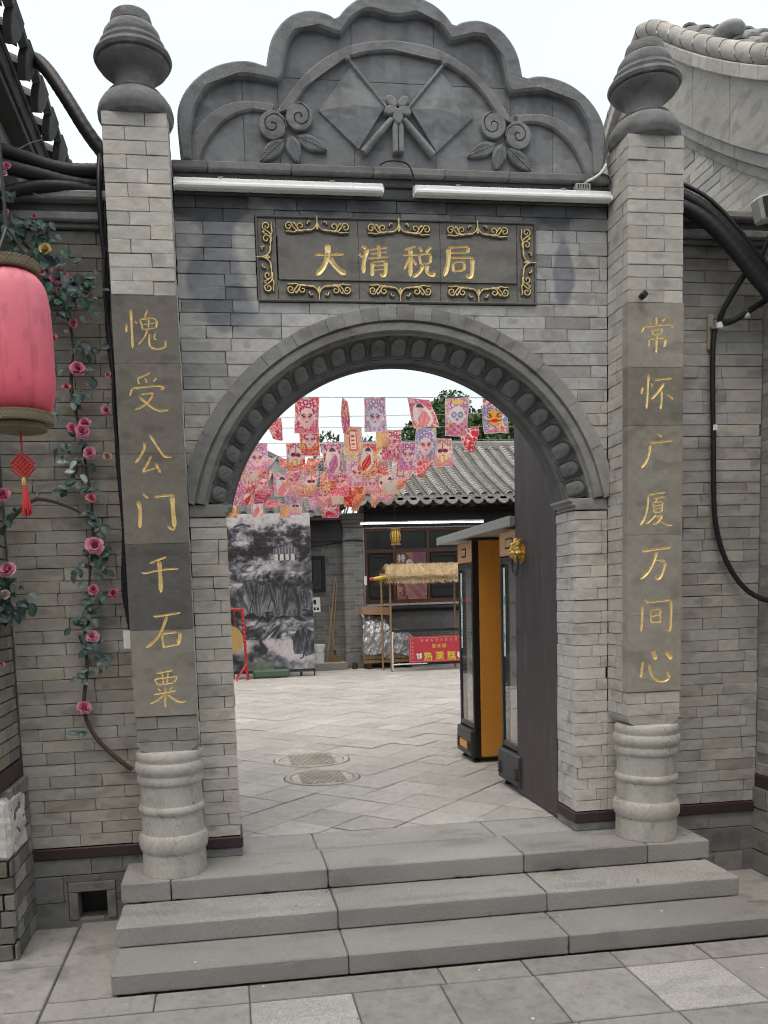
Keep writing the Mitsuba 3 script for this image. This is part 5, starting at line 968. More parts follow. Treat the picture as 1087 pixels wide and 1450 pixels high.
a = np.linspace(0, 2 * PI, 33); part(KN, 'ring', tube(np.stack([np.full(33, kx - .045), ky + .050 * np.cos(a), kz - .085 + .066 * np.sin(a)], 1), .0055, 8), 'dark_metal', smooth=True)

def print_panel(parent, name, frame, u0, u1, v0, v1, w, fn, nu, nv, mat='print', **k):
    """A flat printed sheet: fn(s, t) colours in 0..1 from the lower left."""
    m, s, t = grid_mesh(lambda a, b: frame(np.stack([u0 + (u1 - u0) * a, v0 + (v1 - v0) * b, np.full(len(a), w)], 1)), nu, nv)
    return part(parent, name, m, mat, smooth=True, color=np.clip(fn(s, t), 0, 1), **k)
def flat_text(parent, name, chars, xs, zs, size, y, mat, frame=None, **k):
    for c, x, z in zip(chars, xs, zs):
        g = affinity.translate(glyph_poly(c, size), x, z)
        m = prism(g, -.0012, .0)
        if frame is not None: m = TM(frame(np.asarray(m.vertices)[:, [0, 2, 1]] * [1, 1, -1]), m.faces)
        else: m = move(m, None, (0, y, 0))
        part(parent, name, m, mat, **k)
def cooler(y0, y1, xf, label):
    C = thing('drinks_cooler', label, 'drinks cooler')
    x1, zb, zt = xf + .55, ZL + .045, 2.022
    part(C, 'cabinet', cat([cbox(xf + .055, x1, y0, y0 + .025, zb, zt, .006), cbox(xf + .055, x1, y1 - .025, y1, zb, zt, .006), cbox(x1 - .02, x1, y0 + .026, y1 - .026, zb, zt, .004), cbox(xf + .055, x1 - .021, y0 + .026, y1 - .026, zt - .03, zt - .001, .004), cbox(xf + .055, x1 - .021, y0 + .026, y1 - .026, zb, zb + .2, .004)]), 'orange')
    part(C, 'liner', cat([box(xf + .06, x1 - .031, y, y + .004, zb + .2, zt - .031) for y in (y0 + .0255, y1 - .0295)] + [box(x1 - .03, x1 - .022, y0 + .03, y1 - .03, zb + .2, zt - .03)]), 'white_paint')
    part(C, 'side_trim', cat([cbox(xf + .004, xf + .054, y, y + .027, zb - .0, zt, .004) for y in (y0 - .001, y1 - .026)]), 'black')
    part(C, 'header', cbox(xf, xf + .05, y0 + .004, y1 - .004, zt - .165, zt, .008), 'peach')
    part(C, 'header_sign', cat([box(xf - .003, xf - .0005, y0 + .15, y1 - .13, zt - .12, zt - .05)]), 'dark_metal')
    part(C, 'header_sign_face', cat([box(xf - .0045, xf - .0032, y0 + .163, y1 - .143, zt - .108, zt - .062)]), 'peach')
    D = part(C, 'door', cat([cbox(xf + .002, xf + .05, y, y + .035, .56, zt - .175, .005) for y in (y0 + .004, y1 - .039)] + [cbox(xf + .002, xf + .05, y0 + .04, y1 - .04, z, z + .04, .005) for z in (.56, zt - .215)]), 'dark_metal')
    part(D, 'glass', TM([[xf + .012, y0 + .039, .6], [xf + .012, y1 - .039, .6], [xf + .012, y1 - .039, zt - .215], [xf + .012, y0 + .039, zt - .215]], [[0, 1, 2], [0, 2, 3]]), 'glass')
    def lab(s, t): 
        k = np.floor(t * 7); b = (np.abs((t * 7) % 1 - .5) < .36) & (np.abs(s - .5) < .36)
        return np.where(b[:, None], np.where((k % 3 == 1)[:, None], [.12, .33, .34], [.62, .72, .70]), [.72, .78, .76])
    print_panel(D, 'sticker', lambda q: np.stack([xf + .010 - q[:, 2], q[:, 0], q[:, 1]], 1), y1 - .085, y1 - .045, 1.18, zt - .24, 0.0, lab, 9, 60)
    for z in (.82, 1.06, 1.3, 1.54): part(C, 'shelf', cbox(xf + .07, x1 - .035, y0 + .03, y1 - .03, z, z + .012, .002), 'grey_metal')
    part(C, 'light_strip', cbox(xf + .056, xf + .07, (y0 + y1) / 2 - .02, (y0 + y1) / 2 - .008, .62, zt - .24, .002), 'white_paint')
    B = part(C, 'base', cat([cbox(xf - .03, xf + .054, y0 + .0, y1 - .0, ZL + .045, .55, .012), cbox(xf + .054, x1, y0 + .01, y1 - .01, ZL + .03, ZL + .044, .004)]), 'dark_metal')
    if y0 > 1.5: part(B, 'vent_panel', cbox(xf - .036, xf - .031, y0 + .10, y1 - .10, ZL + .10, .45, .002), 'orange')
    part(B, 'louvre', cat([box(xf - .038, xf - .031, y, y + .06, z, z + .008) for z in np.arange(ZL + .09, .46, .022) for y in (y0 + .02, y1 - .08)]), 'black', kind='stuff')
    if y0 > 1.5: part(B, 'vent_mark', cat([box(xf - .0375, xf - .0362, y0 + .15, y0 + .162, .40, .43), box(xf - .0375, xf - .0362, y0 + .19, y0 + .202, .40, .43)]), 'brass')
    for y in (y0 + .06, y1 - .06):
        for x in (xf + .03, x1 - .05): part(C, 'foot', lathe([(.012, ZL + .012), (.028, ZL + .002), (.028, ZL + .018), (.012, ZL + .024), (.012, ZL + .05)], 18, (x, y, 0)), 'black', smooth=35)
    return C
C1 = cooler(1.965, 2.36, .945, 'orange sided drinks cooler farther from the gate, its whole side in view')
flat_text(C1, 'character', '丰', [1.235], [1.49], .085, 1.9635, 'black')
part(C1, 'side_label', box(1.235, 1.262, 1.961, 1.9645, 1.14, 1.36), 'white_paint')
C2 = cooler(.85, 1.275, .93, 'drinks cooler nearest the gate, half hidden behind the open plum door')
CN = thing('canopy', 'thin pale grey flat canopy above the two drinks coolers', 'canopy')
part(CN, 'slab', cbox(.895, 1.75, .935, 2.80, 2.045, 2.100, .003), 'canopy_paint')
part(CN, 'edge_trim', cbox(.889, .8945, .935, 2.80, 2.041, 2.104, .001), 'grey_metal')
part(CN, 'post', cbox(1.60, 1.66, 2.70, 2.76, ZL, 2.0445, .004), 'grey_metal')

# ================================================================== FAR BUILDING ACROSS THE COURTYARD
FH = thing('tiled_hall', 'long tiled hall across the courtyard with a brown shop window and brick pier', 'building')
EY, EZ, RY, RZ = 10.75, 3.37, 13.4, 4.72
part(FH, 'wall', cat([box(1.70, 6.6, 11.72, 12.0, ZL, 3.72)]), 'far_brick', a=.20)
part(FH, 'wall', cat([box(-3.4, 1.33, 11.55, 11.85, ZL, 3.4)]), 'far_brick', a=.20)
part(FH, 'lintel', cat([box(1.69, 6.6, 11.50, 11.715, 2.96, 3.6), box(1.69, 6.6, 11.2, 11.5, 3.22, 3.42)]), 'black')
part(FH, 'lintel', cat([box(-3.4, 1.30, 11.40, 11.545, 2.70, 3.15)]), 'dark_metal')
PR = part(FH, 'pier', cbox(1.31, 1.68, 11.36, 12.0, .66, 2.95, .01), 'far_brick', a=.25)
part(PR, 'corbel', cat([cbox(1.295, 1.695, 11.33, 11.9, 2.951, 3.02, .006), cbox(1.275, 1.70, 11.29, 11.9, 3.021, 3.09, .006), cbox(1.25, 1.70, 11.25, 11.9, 3.091, 3.2, .006)]), 'stone', a=.16, w=.1)
part(PR, 'base', cat([cbox(1.30, 1.69, 11.34, 12.0, ZL, .61, .01), cbox(1.295, 1.695, 11.33, 12.0, .612, .658, .004)]), 'stone', a=.24, w=.1)
rows = np.arange(1.45, 6.4, .242)
nt = 26; SL = math.hypot(RY - EY, RZ - EZ)
proto = tile_row(nt, .072, SL / nt, .016)
for i, x in enumerate(rows):
    part(FH, 'tile_row', on_slope(proto, x, EY, EZ + .05, RY, RZ + .05, .07), 'stone', a=float(.33 + .05 * math.sin(i * 2.1)), w=.5)
    part(FH, 'round_tile_end', move(lathe([(.001, 0), (.072, 0), (.076, .02), (.062, .03), (.056, .022), (.001, .026)], 20), rot([1, 0, 0], 75), (x, EY + .02, EZ + .052)), 'stone', smooth=35, a=.27, w=.2)
    g = prism(Polygon([(-.115, .02), (-.06, -.015), (0, -.028), (.06, -.015), (.115, .02), (.11, -.03), (.07, -.085), (0, -.115), (-.07, -.085), (-.11, -.03)]), -.012, .012, .003)
    part(FH, 'drip_tile', move(g, rot([1, 0, 0], -12), (x + .121, EY - .01, EZ + .012)), 'stone', a=float(.24 + .04 * math.cos(i * 1.7)), w=.2)
dv = []
for x in (1.2, 6.6):
    for t in np.linspace(0, 1, 12): dv.append((x, EY + (RY - EY) * t, EZ + .035 + (RZ - EZ) * t - .07 * math.sin(PI * t)))
part(FH, 'roof_deck', TM(dv, [q for i in range(11) for q in ([i, i + 12, i + 13], [i, i + 13, i + 1])]), 'stone', a=.14, w=.1)
part(FH, 'ridge', cbox(1.2, 6.6, RY - .12, RY + .12, RZ - .05, RZ + .16, .04), 'stone', a=.25, w=.2)
part(FH, 'rafter_board', cbox(1.2, 6.6, EY + .05, EY + .12, EZ - .09, EZ - .02, .004), 'dark_wood')
for x in np.arange(1.3, 6.5, .242): part(FH, 'rafter', cbox(x - .03, x + .03, EY + .121, 11.5, EZ - .10, EZ - .04, .004), 'dark_wood')
# lower left wing of the roof
rows = np.arange(-3.2, 1.2, .242); p2 = tile_row(14, .072, .12, .016)
for i, x in enumerate(rows):
    part(FH, 'tile_row', on_slope(p2, x, 10.9, 3.16, 12.4, 3.80, .03), 'stone', a=float(.26 + .04 * math.sin(i * 1.3)), w=.4)
    part(FH, 'round_tile_end', move(lathe([(.001, 0), (.072, 0), (.076, .02), (.062, .03), (.056, .022), (.001, .026)], 20), rot([1, 0, 0], 75), (x, 10.92, 3.17)), 'stone', smooth=35, a=.22, w=.2)
part(FH, 'roof_deck', TM([[-3.3, 10.9, 3.13], [1.25, 10.9, 3.13], [1.25, 12.4, 3.77], [-3.3, 12.4, 3.77]], [[0, 1, 2], [0, 2, 3]]), 'stone', a=.13, w=.1)
part(FH, 'rafter_board', cbox(-3.3, 1.25, 10.93, 11.0, 3.05, 3.12, .004), 'dark_wood')
WD = part(FH, 'side_window', cat([box(.62, .68, 11.49, 11.549, 1.76, 2.44), box(.90, .97, 11.49, 11.549, 1.76, 2.44), box(.681, .899, 11.49, 11.549, 2.38, 2.44), box(.681, .899, 11.49, 11.549, 1.76, 1.82)]), 'black')
part(WD, 'pane', box(.681, .899, 11.52, 11.53, 1.821, 2.379), 'dark_glass')
part(WD, 'frame', cat([box(.73, .74, 11.50, 11.515, 1.9, 2.3), box(.84, .85, 11.50, 11.515, 1.9, 2.3), box(.741, .839, 11.50, 11.515, 2.29, 2.3), box(.741, .839, 11.50, 11.515, 1.9, 1.91)]), 'dark_metal')
# shop window
SW = part(FH, 'shop_window', cat([box(x, x + .055, 11.58, 11.66, 1.50, 2.93) for x in (1.75, 2.30, 2.97, 3.60, 4.25)] + [box(1.806, 4.25, 11.585, 11.655, z, z + d) for z, d in ((1.50, .07), (2.47, .07), (2.875, .055))]), 'brown_wood')
for a, b in [(1.81, 2.30), (2.36, 2.97), (3.03, 3.60), (3.66, 4.25)]:
    part(SW, 'transom_pane', box(a, b, 11.62, 11.625, 2.541, 2.874), 'dark_glass')
    part(SW, 'pane', box(a, b, 11.635, 11.64, 1.571, 2.469), 'dark_glass')
    if a != 2.36:
        part(SW, 'sash', cat([box(a + .03, a + .055, 11.60, 11.634, 1.62, 2.42), box(b - .055, b - .03, 11.60, 11.634, 1.62, 2.42), box(a + .056, b - .056, 11.60, 11.634, 1.62, 1.645), box(a + .056, b - .056, 11.60, 11.634, 2.395, 2.42)]), 'dark_wood')
        part(SW, 'sash_bar', cat([box(a + .056, b - .056, 11.605, 11.63, z, z + .015) for z in (1.80, 2.18)]), 'dark_metal')
part(FH, 'window_trim', cat([box(1.715, 4.4, 11.55, 11.60, 2.932, 2.955), box(1.715, 1.745, 11.55, 11.60, 1.45, 2.931), box(1.715, 4.4, 11.54, 11.60, 1.455, 1.495)]), 'pale_trim')
part(FH, 'sill_wall', box(1.70, 6.6, 11.55, 11.715, ZL, 1.44), 'far_brick', a=.12)
part(FH, 'sill_beam', box(1.70, 6.6, 11.48, 11.549, 1.33, 1.43), 'dark_metal')
TL = thing('strip_light', 'long white strip light under the dark lintel of the tiled hall', 'lamp')
part(TL, 'tube', tube([(1.64, 11.28, 3.005), (4.02, 11.28, 2.995)], .016, 10), 'strip_glow', emitter={'type': 'area', 'radiance': {'type': 'rgb', 'value': [.42, .43, .45]}})
part(TL, 'batten', cbox(1.64, 4.02, 11.27, 11.29, 3.018, 3.04, .003), 'white_paint')
# poster in the shop window
def poster(s, t):
    a = np.sin(9 * s + 5 * t + 2 * np.sin(6 * t)); b = meshkit.fbm(np.stack([s * 6, t * 8, 0 * s], 1), 3, 4)
    c = np.where((a > .2)[:, None], [.46, .20, .16], [.22, .09, .11]); c = np.where(((b > .56) & (t < .45))[:, None], [.55, .28, .22], c)
    blob = ((s - .66) / .36) ** 2 + ((t - .22) / .2) ** 2 < 1; c = np.where(blob[:, None], np.array([.52, .25, .24]) * (1 - .3 * np.abs(np.sin(9 * s + 14 * t)))[:, None], c)
    c = np.where(((t > .72) & (a > -.1))[:, None], [.42, .25, .16], c); c = np.where(((t > .6) & (s > .55))[:, None], [.30, .13, .20], c)
    return c * (.8 + .4 * b[:, None])
PO = thing('food_poster', 'brown and pink food poster with white characters in the shop window', 'poster')
part(PO, 'board', cbox(2.365, 2.965, 11.588, 11.60, 1.55, 2.52, .002), 'dark_wood')
print_panel(PO, 'print', frame_front(11.586), 2.37, 2.96, 1.555, 2.515, 0, poster, 40, 60)
flat_text(PO, 'character', '特色', [2.47, 2.63], [2.36, 2.27], .16, 11.584, 'white_paint')
# hanging yellow lantern
YL = thing('yellow_lantern', 'small yellow barrel lantern hanging under the eave of the tiled hall', 'lantern')
lx, ly, lz0, lz1 = 2.165, 10.62, 2.56, 2.84
part(YL, 'body', lathe(chaikin([(.07, lz0 + .02), (.088, lz0 + .06), (.098, (lz0 + lz1) / 2), (.088, lz1 - .06), (.07, lz1 - .02)], 2), 28, (lx, ly, 0)), 'yellow_cloth', smooth=True)
part(YL, 'slat', cat([tube([(lx + q * math.cos(a), ly + q * math.sin(a), z) for q, z in ((.072, lz0 + .02), (.092, lz0 + .07), (.102, (lz0 + lz1) / 2), (.092, lz1 - .07), (.072, lz1 - .02))], .007, 6, 1) for a in np.arange(0, 2 * PI, PI / 6)]), 'dark_wood')
part(YL, 'rim', cat([lathe([(.06, z), (.09, z), (.09, z + .03), (.06, z + .03)], 28, (lx, ly, 0)) for z in (lz0 - .01, lz1 - .02)]), 'wood')
part(YL, 'cord', tube([(lx, ly, lz1), (lx - .005, ly, 3.27)], .004), 'black')
# wires along the wall
cable('thin dark wire along the courtyard wall at the brick pier', [(.6, 11.48, 2.60), (1.05, 11.46, 2.64), (1.33, 11.34, 2.70), (1.5, 11.33, 2.715), (1.7, 11.35, 2.69)], .012, 'wire', name='wire')
single('switch_box', cbox(1.68, 1.735, 11.30, 11.34, 1.86, 2.03, .005), 'white_paint', 'white electrical box on the right edge of the courtyard pier', 'electric box')
NT = thing('notice_sheet', 'white notice sheet with dark print blocks beside the ink landscape screen', 'notice')
part(NT, 'sheet', box(.70, .86, 11.535, 11.545, 1.38, 1.66), 'white_paint')
part(NT, 'print_block', cat([box(.73, .78, 11.532, 11.5348, 1.53, 1.62), box(.73, .77, 11.532, 11.5348, 1.42, 1.47), box(.79, .83, 11.532, 11.5348, 1.42, 1.47)]), 'black')

# ink landscape screen on castors
SC = thing('landscape_screen', 'tall wheeled screen printed with a black and white ink landscape', 'screen')
INK = """111221121111 224311244221 675647843783 775779977876 733589864898 888999865698 998999456588 886436354488 543343453687
345426873268 567789987588 322788778899 676767667764 886667565656 777667656767 899999887787 887887677777 775434433322 886655732235 757776665357
222452221577 213882111467 656887411355 767666773334 655556676555""".split()
def ink(s, t):
    """s to the right, t down, 0..1: an ink landscape - woods, houses, rocks, willows and a pale river - brushed over a coarse wash plan."""
    G = np.array([[int(c) for c in r] for r in INK], float) / 9
    fb = lambda fx, fy, sd, o=4: meshkit.fbm(np.stack([s * fx, t * fy, 0 * s + sd], 1), o, sd)
    ws = s + .05 * (fb(7, 14, 1) - .5); wt = t + .028 * (fb(7, 14, 2) - .5)
    x = np.clip(ws * 12 - .5, 0, 10.999); y = np.clip(wt * 25 - .5, 0, 23.999); i, j = x.astype(int), y.astype(int); fx, fy = x - i, y - j
    d = (G[j, i] * (1 - fx) + G[j, i + 1] * fx) * (1 - fy) + (G[j + 1, i] * (1 - fx) + G[j + 1, i + 1] * fx) * fy
    n = fb(9, 22, 3); m = fb(26, 54, 4); f = fb(90, 170, 5, 2)
    d = d + .75 * (n - .5) + .40 * (m - .5)
    # brush marks: clumped foliage dabs, dragged rock contours, hanging willow strands
    def cells(fx, fy, sd):
        x, y = s * fx, t * fy; X, Y = np.floor(x), np.floor(y); best = np.full(len(s), 9.0)
        for a in (-1, 0, 1):
            for b in (-1, 0, 1):
                h = np.sin((X + a) * 127.1 + (Y + b) * 311.7 + sd) * 43758.5; h2 = np.sin((X + a) * 269.5 + (Y + b) * 183.3 + sd) * 24634.6
                best = np.minimum(best, np.hypot(X + a + h - np.floor(h) - x, Y + b + h2 - np.floor(h2) - y))
        return best
    wood = (t < .31) | ((t > .38) & (t < .47)) | ((t > .57) & (t < .66)); d = d + np.where(wood, .42 * (.52 - cells(13, 30, 1)) + .34 * (.5 - cells(30, 66, 2)), 0)
    rt = t + .10 * s + .05 * np.sin(7 * s + 3); rock = 1 - np.abs(2 * meshkit.fbm(np.stack([s * 8, rt * 34, 0 * s + 7], 1), 3, 7) - 1) * 2.4; d = d + .34 * rock * (((t > .32) & (t < .41) & (s < .5)) | ((t > .60) & (t < .80)))
    wx = s + .35 * (t - .45) * np.sin(s * 21); strand = (meshkit.fbm(np.stack([wx * 62, t * 13, 0 * s + 11], 1), 3, 11) - .5) * 2.2
    for cx, cy, w, h in [(.26, .43, .15, .20), (.47, .44, .12, .17), (.66, .47, .14, .17), (.90, .49, .09, .12), (.88, .745, .13, .18)]:
        k = ((s - cx) / w) ** 2; top = cy + .05 * k; in_ = (k < 1.1 * (.7 + .6 * n)) & (t > top - .03 * (n - .3)) & (t < cy + h * (.7 + .6 * n))
        d = np.where(in_, .82 - .34 * np.clip(strand, -.4, .7) - .25 * np.clip((t - top) / h - .35, 0, 1) + .35 * (n - .5), d)
        d = np.where((np.abs(s - cx - .03 * np.sin((t - cy) * 22)) < .007) & (t > cy + .02) & (t < cy + h), 1.0, d)
        d = np.where((np.abs(np.abs(s - cx) - .6 * (t - cy - .01) * (t - cy < .07)) < .005) & (t > cy + .01) & (t < cy + .07), 1.0, d)
    roof = (s > .55) & (s < .84) & (t > .205 + .12 * np.abs(s - .70)) & (t < .258); d = np.where(roof, .66 + .12 * np.sin(s * 170), d)
    wall = (s > .56) & (s < .82) & (t >= .258) & (t < .298); d = np.where(wall, np.where(np.sin(s * 95) > .55, .9, .12), d)
    roof2 = (np.abs(s - .19) < .10) & (np.abs(t - .065 - .15 * np.abs(s - .19)) < .007); d = np.where(roof2, .85, d)
    fig = (np.abs(s - .37 - .02 * np.sin(t * 60)) < .018 + .5 * np.clip(t - .82, 0, .06)) & (t > .795) & (t < .90) & (n > .36); d = np.where(fig, .95, d)
    k = 1 / (1 + np.exp(-(d - .53) * 7.5)); v = .68 * (1 - k) + .035 * k; v = v * (.82 + .36 * f)
    c = np.stack([v, v * .985, v * 1.0], 1); c = np.where(((t > .68) & (v > .42))[:, None], c * [1.04, .97, .99], c)
    c = np.where(((v > .06) & (v < .4))[:, None], c * [.92, .97, 1.07], c)
    return np.where(((t > .945) & (s > .14) & (s < .5))[:, None], np.array([.19, .24, .19]) * (.6 + .8 * m[:, None]), c)
part(SC, 'panel', cbox(-.86, .578, 10.205, 10.24, .42, 3.112, .004), 'grey_metal')
print_panel(SC, 'print', frame_front(10.203), -.858, .576, .422, 3.11, 0, lambda s, t: ink(s, 1 - t), 190, 360)
part(SC, 'frame', cat([box(-.86, .578, 10.15, 10.30, .385, .418), box(.55, .575, 10.16, 10.19, ZL, .384), box(-.86, -.83, 10.16, 10.19, ZL, .384)]), 'dark_metal')
for x in (-.6, .33): part(SC, 'castor', lathe([(.001, -.02), (.055, -.02), (.06, 0), (.055, .02), (.001, .02)], 24), 'dark_metal', smooth=35, to=T().translate([x, 10.19, ZL + .062]).rotate([0, 1, 0], 90))
# gong
GG = thing('gong', 'golden gong hanging from a red post stand beside the gate passage', 'gong')
gy = 9.92
part(GG, 'post', tube([(-.615, gy, ZL), (-.655, gy, 1.52)], .022, 10), 'red_paint', smooth=40)
part(GG, 'crossbar', cat([tube([(-.63, gy, 1.50), (-1.75, gy, 1.50)], .020, 10), tube([(-1.72, gy, ZL), (-1.70, gy, 1.52)], .022, 10), tube([(-.80, gy - .25, ZL + .02), (-.615, gy, ZL + .3)], .012, 8), tube([(-.80, gy + .25, ZL + .02), (-.615, gy, ZL + .3)], .012, 8)]), 'red_paint', smooth=40)
part(GG, 'disc', lathe([(.001, -.02), (.20, -.02), (.235, -.005), (.24, .015), (.22, .02), (.001, .01)], 48), 'gong_gold', smooth=35, to=T().translate([-.90, gy - .02, .985]).rotate([1, 0, 0], 90))
part(GG, 'cord', cat([tube([(-.90 + s * .12, gy, 1.18), (-.90 + s * .1, gy, 1.49)], .006) for s in (-1, 1)]), 'red_paint')
for i in range(8): part(GG, 'post_wrap', lathe([(.023, -.02), (.028, 0), (.023, .02)], 12, (-.653 + .003 * i, gy, 1.40 - .075 * i)), 'red_paint', smooth=True)
single('green_tray', cbox(-.52, .12, 10.02, 10.12, ZL + .01, .44, .03), 'green_mesh', 'dull green plastic tray on the ground under the landscape screen', 'tray')
# brooms and bucket
def broom(label, a, b, head, r):
    B = thing('broom', label, 'broom')
    part(B, 'handle', tube([a, b], .013, 8), 'bamboo', smooth=True)
    if head:
        q = np.random.default_rng(4); ms = []
        for i in range(90):
            dx, dy = q.normal(0, .035), q.normal(0, .02); ms.append(tube([(a[0] + dx * .25, a[1] + dy * .3, a[2]), (a[0] + dx * 1.6, a[1] + dy, a[2] - .17), (a[0] + dx * 2.6, a[1] + dy * 1.4, ZL + .01)], [.004, .003, .002], 4))
        part(B, 'bristles', cat(ms), 'bamboo', kind='stuff')
        part(B, 'binding', lathe([(.02, a[2] - .06), (.028, a[2] - .04), (.02, a[2] + .03)], 14, (a[0], a[1], 0)), 'dark_wood', smooth=True)
broom('straw broom standing head down beside the courtyard pier', (1.075, 11.30, .63), (1.03, 11.50, 1.48), True, 0)
broom('long bamboo broom leaning across the courtyard wall, handle only in view', (.90, 11.24, ZL + .01), (1.16, 11.50, 2.05), False, 0)
broom('dark wooden pole leaning in the corner between wall and pier', (1.00, 11.36, ZL + .01), (1.19, 11.50, 1.95), False, 0)
BU = thing('bucket', 'white plastic bucket on the ledge behind the landscape screen', 'bucket')
part(BU, 'body', lathe([(.085, .43), (.09, .43), (.112, .74), (.122, .745), (.122, .775), (.110, .775), (.088, .44), (.001, .44)], 36, (.775, 11.28, 0)), 'white_paint', smooth=35)
part(BU, 'handle', tube([(.665, 11.28, .72), (.70, 11.16, .64), (.775, 11.14, .62), (.85, 11.16, .64), (.885, 11.28, .72)], .004, 6, 2), 'dark_metal', smooth=True)
single('stone_ledge', cbox(-3.3, 1.29, 11.10, 11.545, ZL, .43, .01), 'stone', 'low grey stone ledge along the foot of the courtyard wall', 'ledge', a=.24, w=.2)

# ================================================================== SNACK CART WITH THATCH, BANNER, PALLET, TARPAULINS
CT = thing('snack_cart', 'bamboo framed snack cart with a straw thatched roof', 'cart')
cy0, cy1 = 10.25, 10.95
for x, y in [(1.955, cy0), (1.885, cy0 + .45), (3.25, cy0), (3.25, cy0 + .45)]:
    part(CT, 'post', tube([(x, y, ZL), (x + .01, y, 2.06)], .019, 8), 'bamboo', smooth=True)
part(CT, 'rail', cat([tube([(1.86, cy0 - .02, 1.985), (3.3, cy0 - .02, 2.0)], .016, 8), tube([(1.90, cy0 + .47, 2.0), (3.3, cy0 + .47, 2.0)], .016, 8), tube([(1.955, cy0 - .05, 2.02), (1.89, cy0 + .55, 2.02)], .016, 8)]), 'bamboo', smooth=True)
part(CT, 'tray_rail', cat([box(1.97, 3.3, cy0 - .01, cy0 + .02, .985, 1.015), box(1.97, 3.3, cy0 + .42, cy0 + .45, .985, 1.015), box(1.97, 3.3, cy0 + .0, cy0 + .02, .40, .43)]), 'dark_metal')
part(CT, 'white_frame', cat([tube([(1.975, cy0 - .03, ZL + .02), (1.975, cy0 - .03, .95), (2.0, cy0 - .03, 1.0), (1.975, cy0 + .3, 1.0)], .013, 8, 1), tube([(1.98, cy0 - .03, .42), (2.6, cy0 - .03, .42)], .012, 8)]), 'white_paint', smooth=True)
tr_ = np.random.default_rng(12); vs, fs, cs = [], [], []
part(CT, 'roof_frame', TM([[1.93, cy0 - .12, 2.01], [3.35, cy0 - .12, 2.01], [3.30, cy0 + .30, 2.19], [1.98, cy0 + .30, 2.19], [1.93, cy0 + .72, 2.01], [3.35, cy0 + .72, 2.01]], [[0, 1, 2], [0, 2, 3], [3, 2, 5], [3, 5, 4]]), 'bamboo')
for i in range(6500):
    side = 1 if tr_.random() < .7 else -1
    t = tr_.random() ** .7; x = tr_.uniform(1.95, 3.34); L = tr_.uniform(.12, .34); a = tr_.normal(-.25, .35)
    y = cy0 + .30 - side * .42 * t; z = 2.205 - .19 * t + .012 * tr_.random() + .012
    d = np.array([math.sin(a) * .8, -side * .9, -.42 - .35 * (t > .85)]); d = d / np.linalg.norm(d) * L; w = .006
    sd = np.array([w, 0, 0]); b = len(vs)
    p0 = np.array([x, y, z]); p1 = p0 + d * [1, 1, .9] + [0, 0, -.02 * (t > .8)]
    vs += [p0 - sd, p0 + sd, p1 + sd * .3, p1 - sd * .3 + [0, .004, 0]]; fs += [[b, b + 1, b + 2], [b, b + 2, b + 3]]
    c = np.array([.56, .42, .25]) * tr_.uniform(.35, 1.3); cs += [c * .8, c * .8, c, c]
part(CT, 'thatch', TM(vs, fs), 'straw', smooth=True, color=np.clip(np.array(cs), 0, 1), kind='stuff')
BN = thing('shop_banner', 'red banner with large yellow characters tied to the front of the snack cart', 'banner')
bx0, bx1, bz0, bz1, by = 2.27, 3.40, .44, .905, cy0 - .045
part(BN, 'sheet', cbox(bx0, bx1, by, by + .01, bz0, bz1, .002), 'banner_red')
bd = sbox(bx0 + .02, bz0 + .02, bx1 - .02, bz1 - .02); part(BN, 'border', move(prism(bd.difference(bd.buffer(-.008)), -.001, 0), None, (0, by, 0)), 'banner_pink')
flat_text(BN, 'character', '熟栗糕', [2.615, 2.83, 3.045], [.545] * 3, .165, by, 'banner_yellow')
flat_text(BN, 'small_character', '宾乐园', [2.725, 2.82, 2.915], [.725] * 3, .075, by, 'banner_yellow')
flat_text(BN, 'small_character', '老城名吃五家老号', np.linspace(2.51, 3.13, 8), [.835] * 8, .055, by, 'banner_orange')
flat_text(BN, 'small_character', '老城名吃家', [2.335] * 5, np.linspace(.79, .53, 5), .04, by, 'banner_orange')
for x in (2.45, 3.20): part(BN, 'emblem', move(prism(unary_union([Point(x, .545).buffer(.05), Point(x - .03, .59).buffer(.02), Point(x + .03, .59).buffer(.02)]), -.001, 0), None, (0, by, 0)), 'white_paint')
part(BN, 'emblem_mark', move(prism(unary_union([sbox(2.435, .52, 2.447, .57), sbox(2.455, .52, 2.467, .57), sbox(2.40, .50, 2.41, .57), sbox(2.40, .50, 2.50, .508)]), -.0022, -.0012), None, (0, by, 0)), 'dark_metal')
SN = thing('sausage_sign', 'yellow and red sausage shaped sign sticking out from the snack cart roof', 'sign')
part(SN, 'body', tube([(1.66, cy0 - .06, 1.945), (1.80, cy0 - .06, 1.965), (2.05, cy0 - .06, 1.985), (2.13, cy0 - .06, 1.99)], [.03, .034, .034, .03], 14, 1), 'sign_yellow', smooth=40)
part(SN, 'tip', cat([tube([(1.585, cy0 - .06, 1.94), (1.61, cy0 - .06, 1.942), (1.659, cy0 - .06, 1.945)], [.016, .033, .032], 14), tube([(2.0, cy0 - .06, 1.982), (2.08, cy0 - .06, 1.987)], [.037, .037], 14)]), 'red_paint', smooth=40)
part(SN, 'scribble', cat([tube([(1.80 + .028 * i, cy0 - .096, 1.955 + .02 * (i % 2) + .003 * i), (1.815 + .028 * i, cy0 - .097, 1.978 - .018 * (i % 3) + .003 * i)], .0035, 5) for i in range(6)]), 'black')
PA = thing('pallet', 'brown wooden pallet under the silver sheets', 'pallet')
for z in (.40, .475, .535): part(PA, 'plank', cbox(1.57, 2.50, 10.98, 11.03, z, z + (.06 if z < .5 else .03), .004), 'wood')
for y in (11.08, 11.2, 11.32): part(PA, 'plank', cbox(1.57, 2.50, y, y + .09, .535, .565, .004), 'wood')
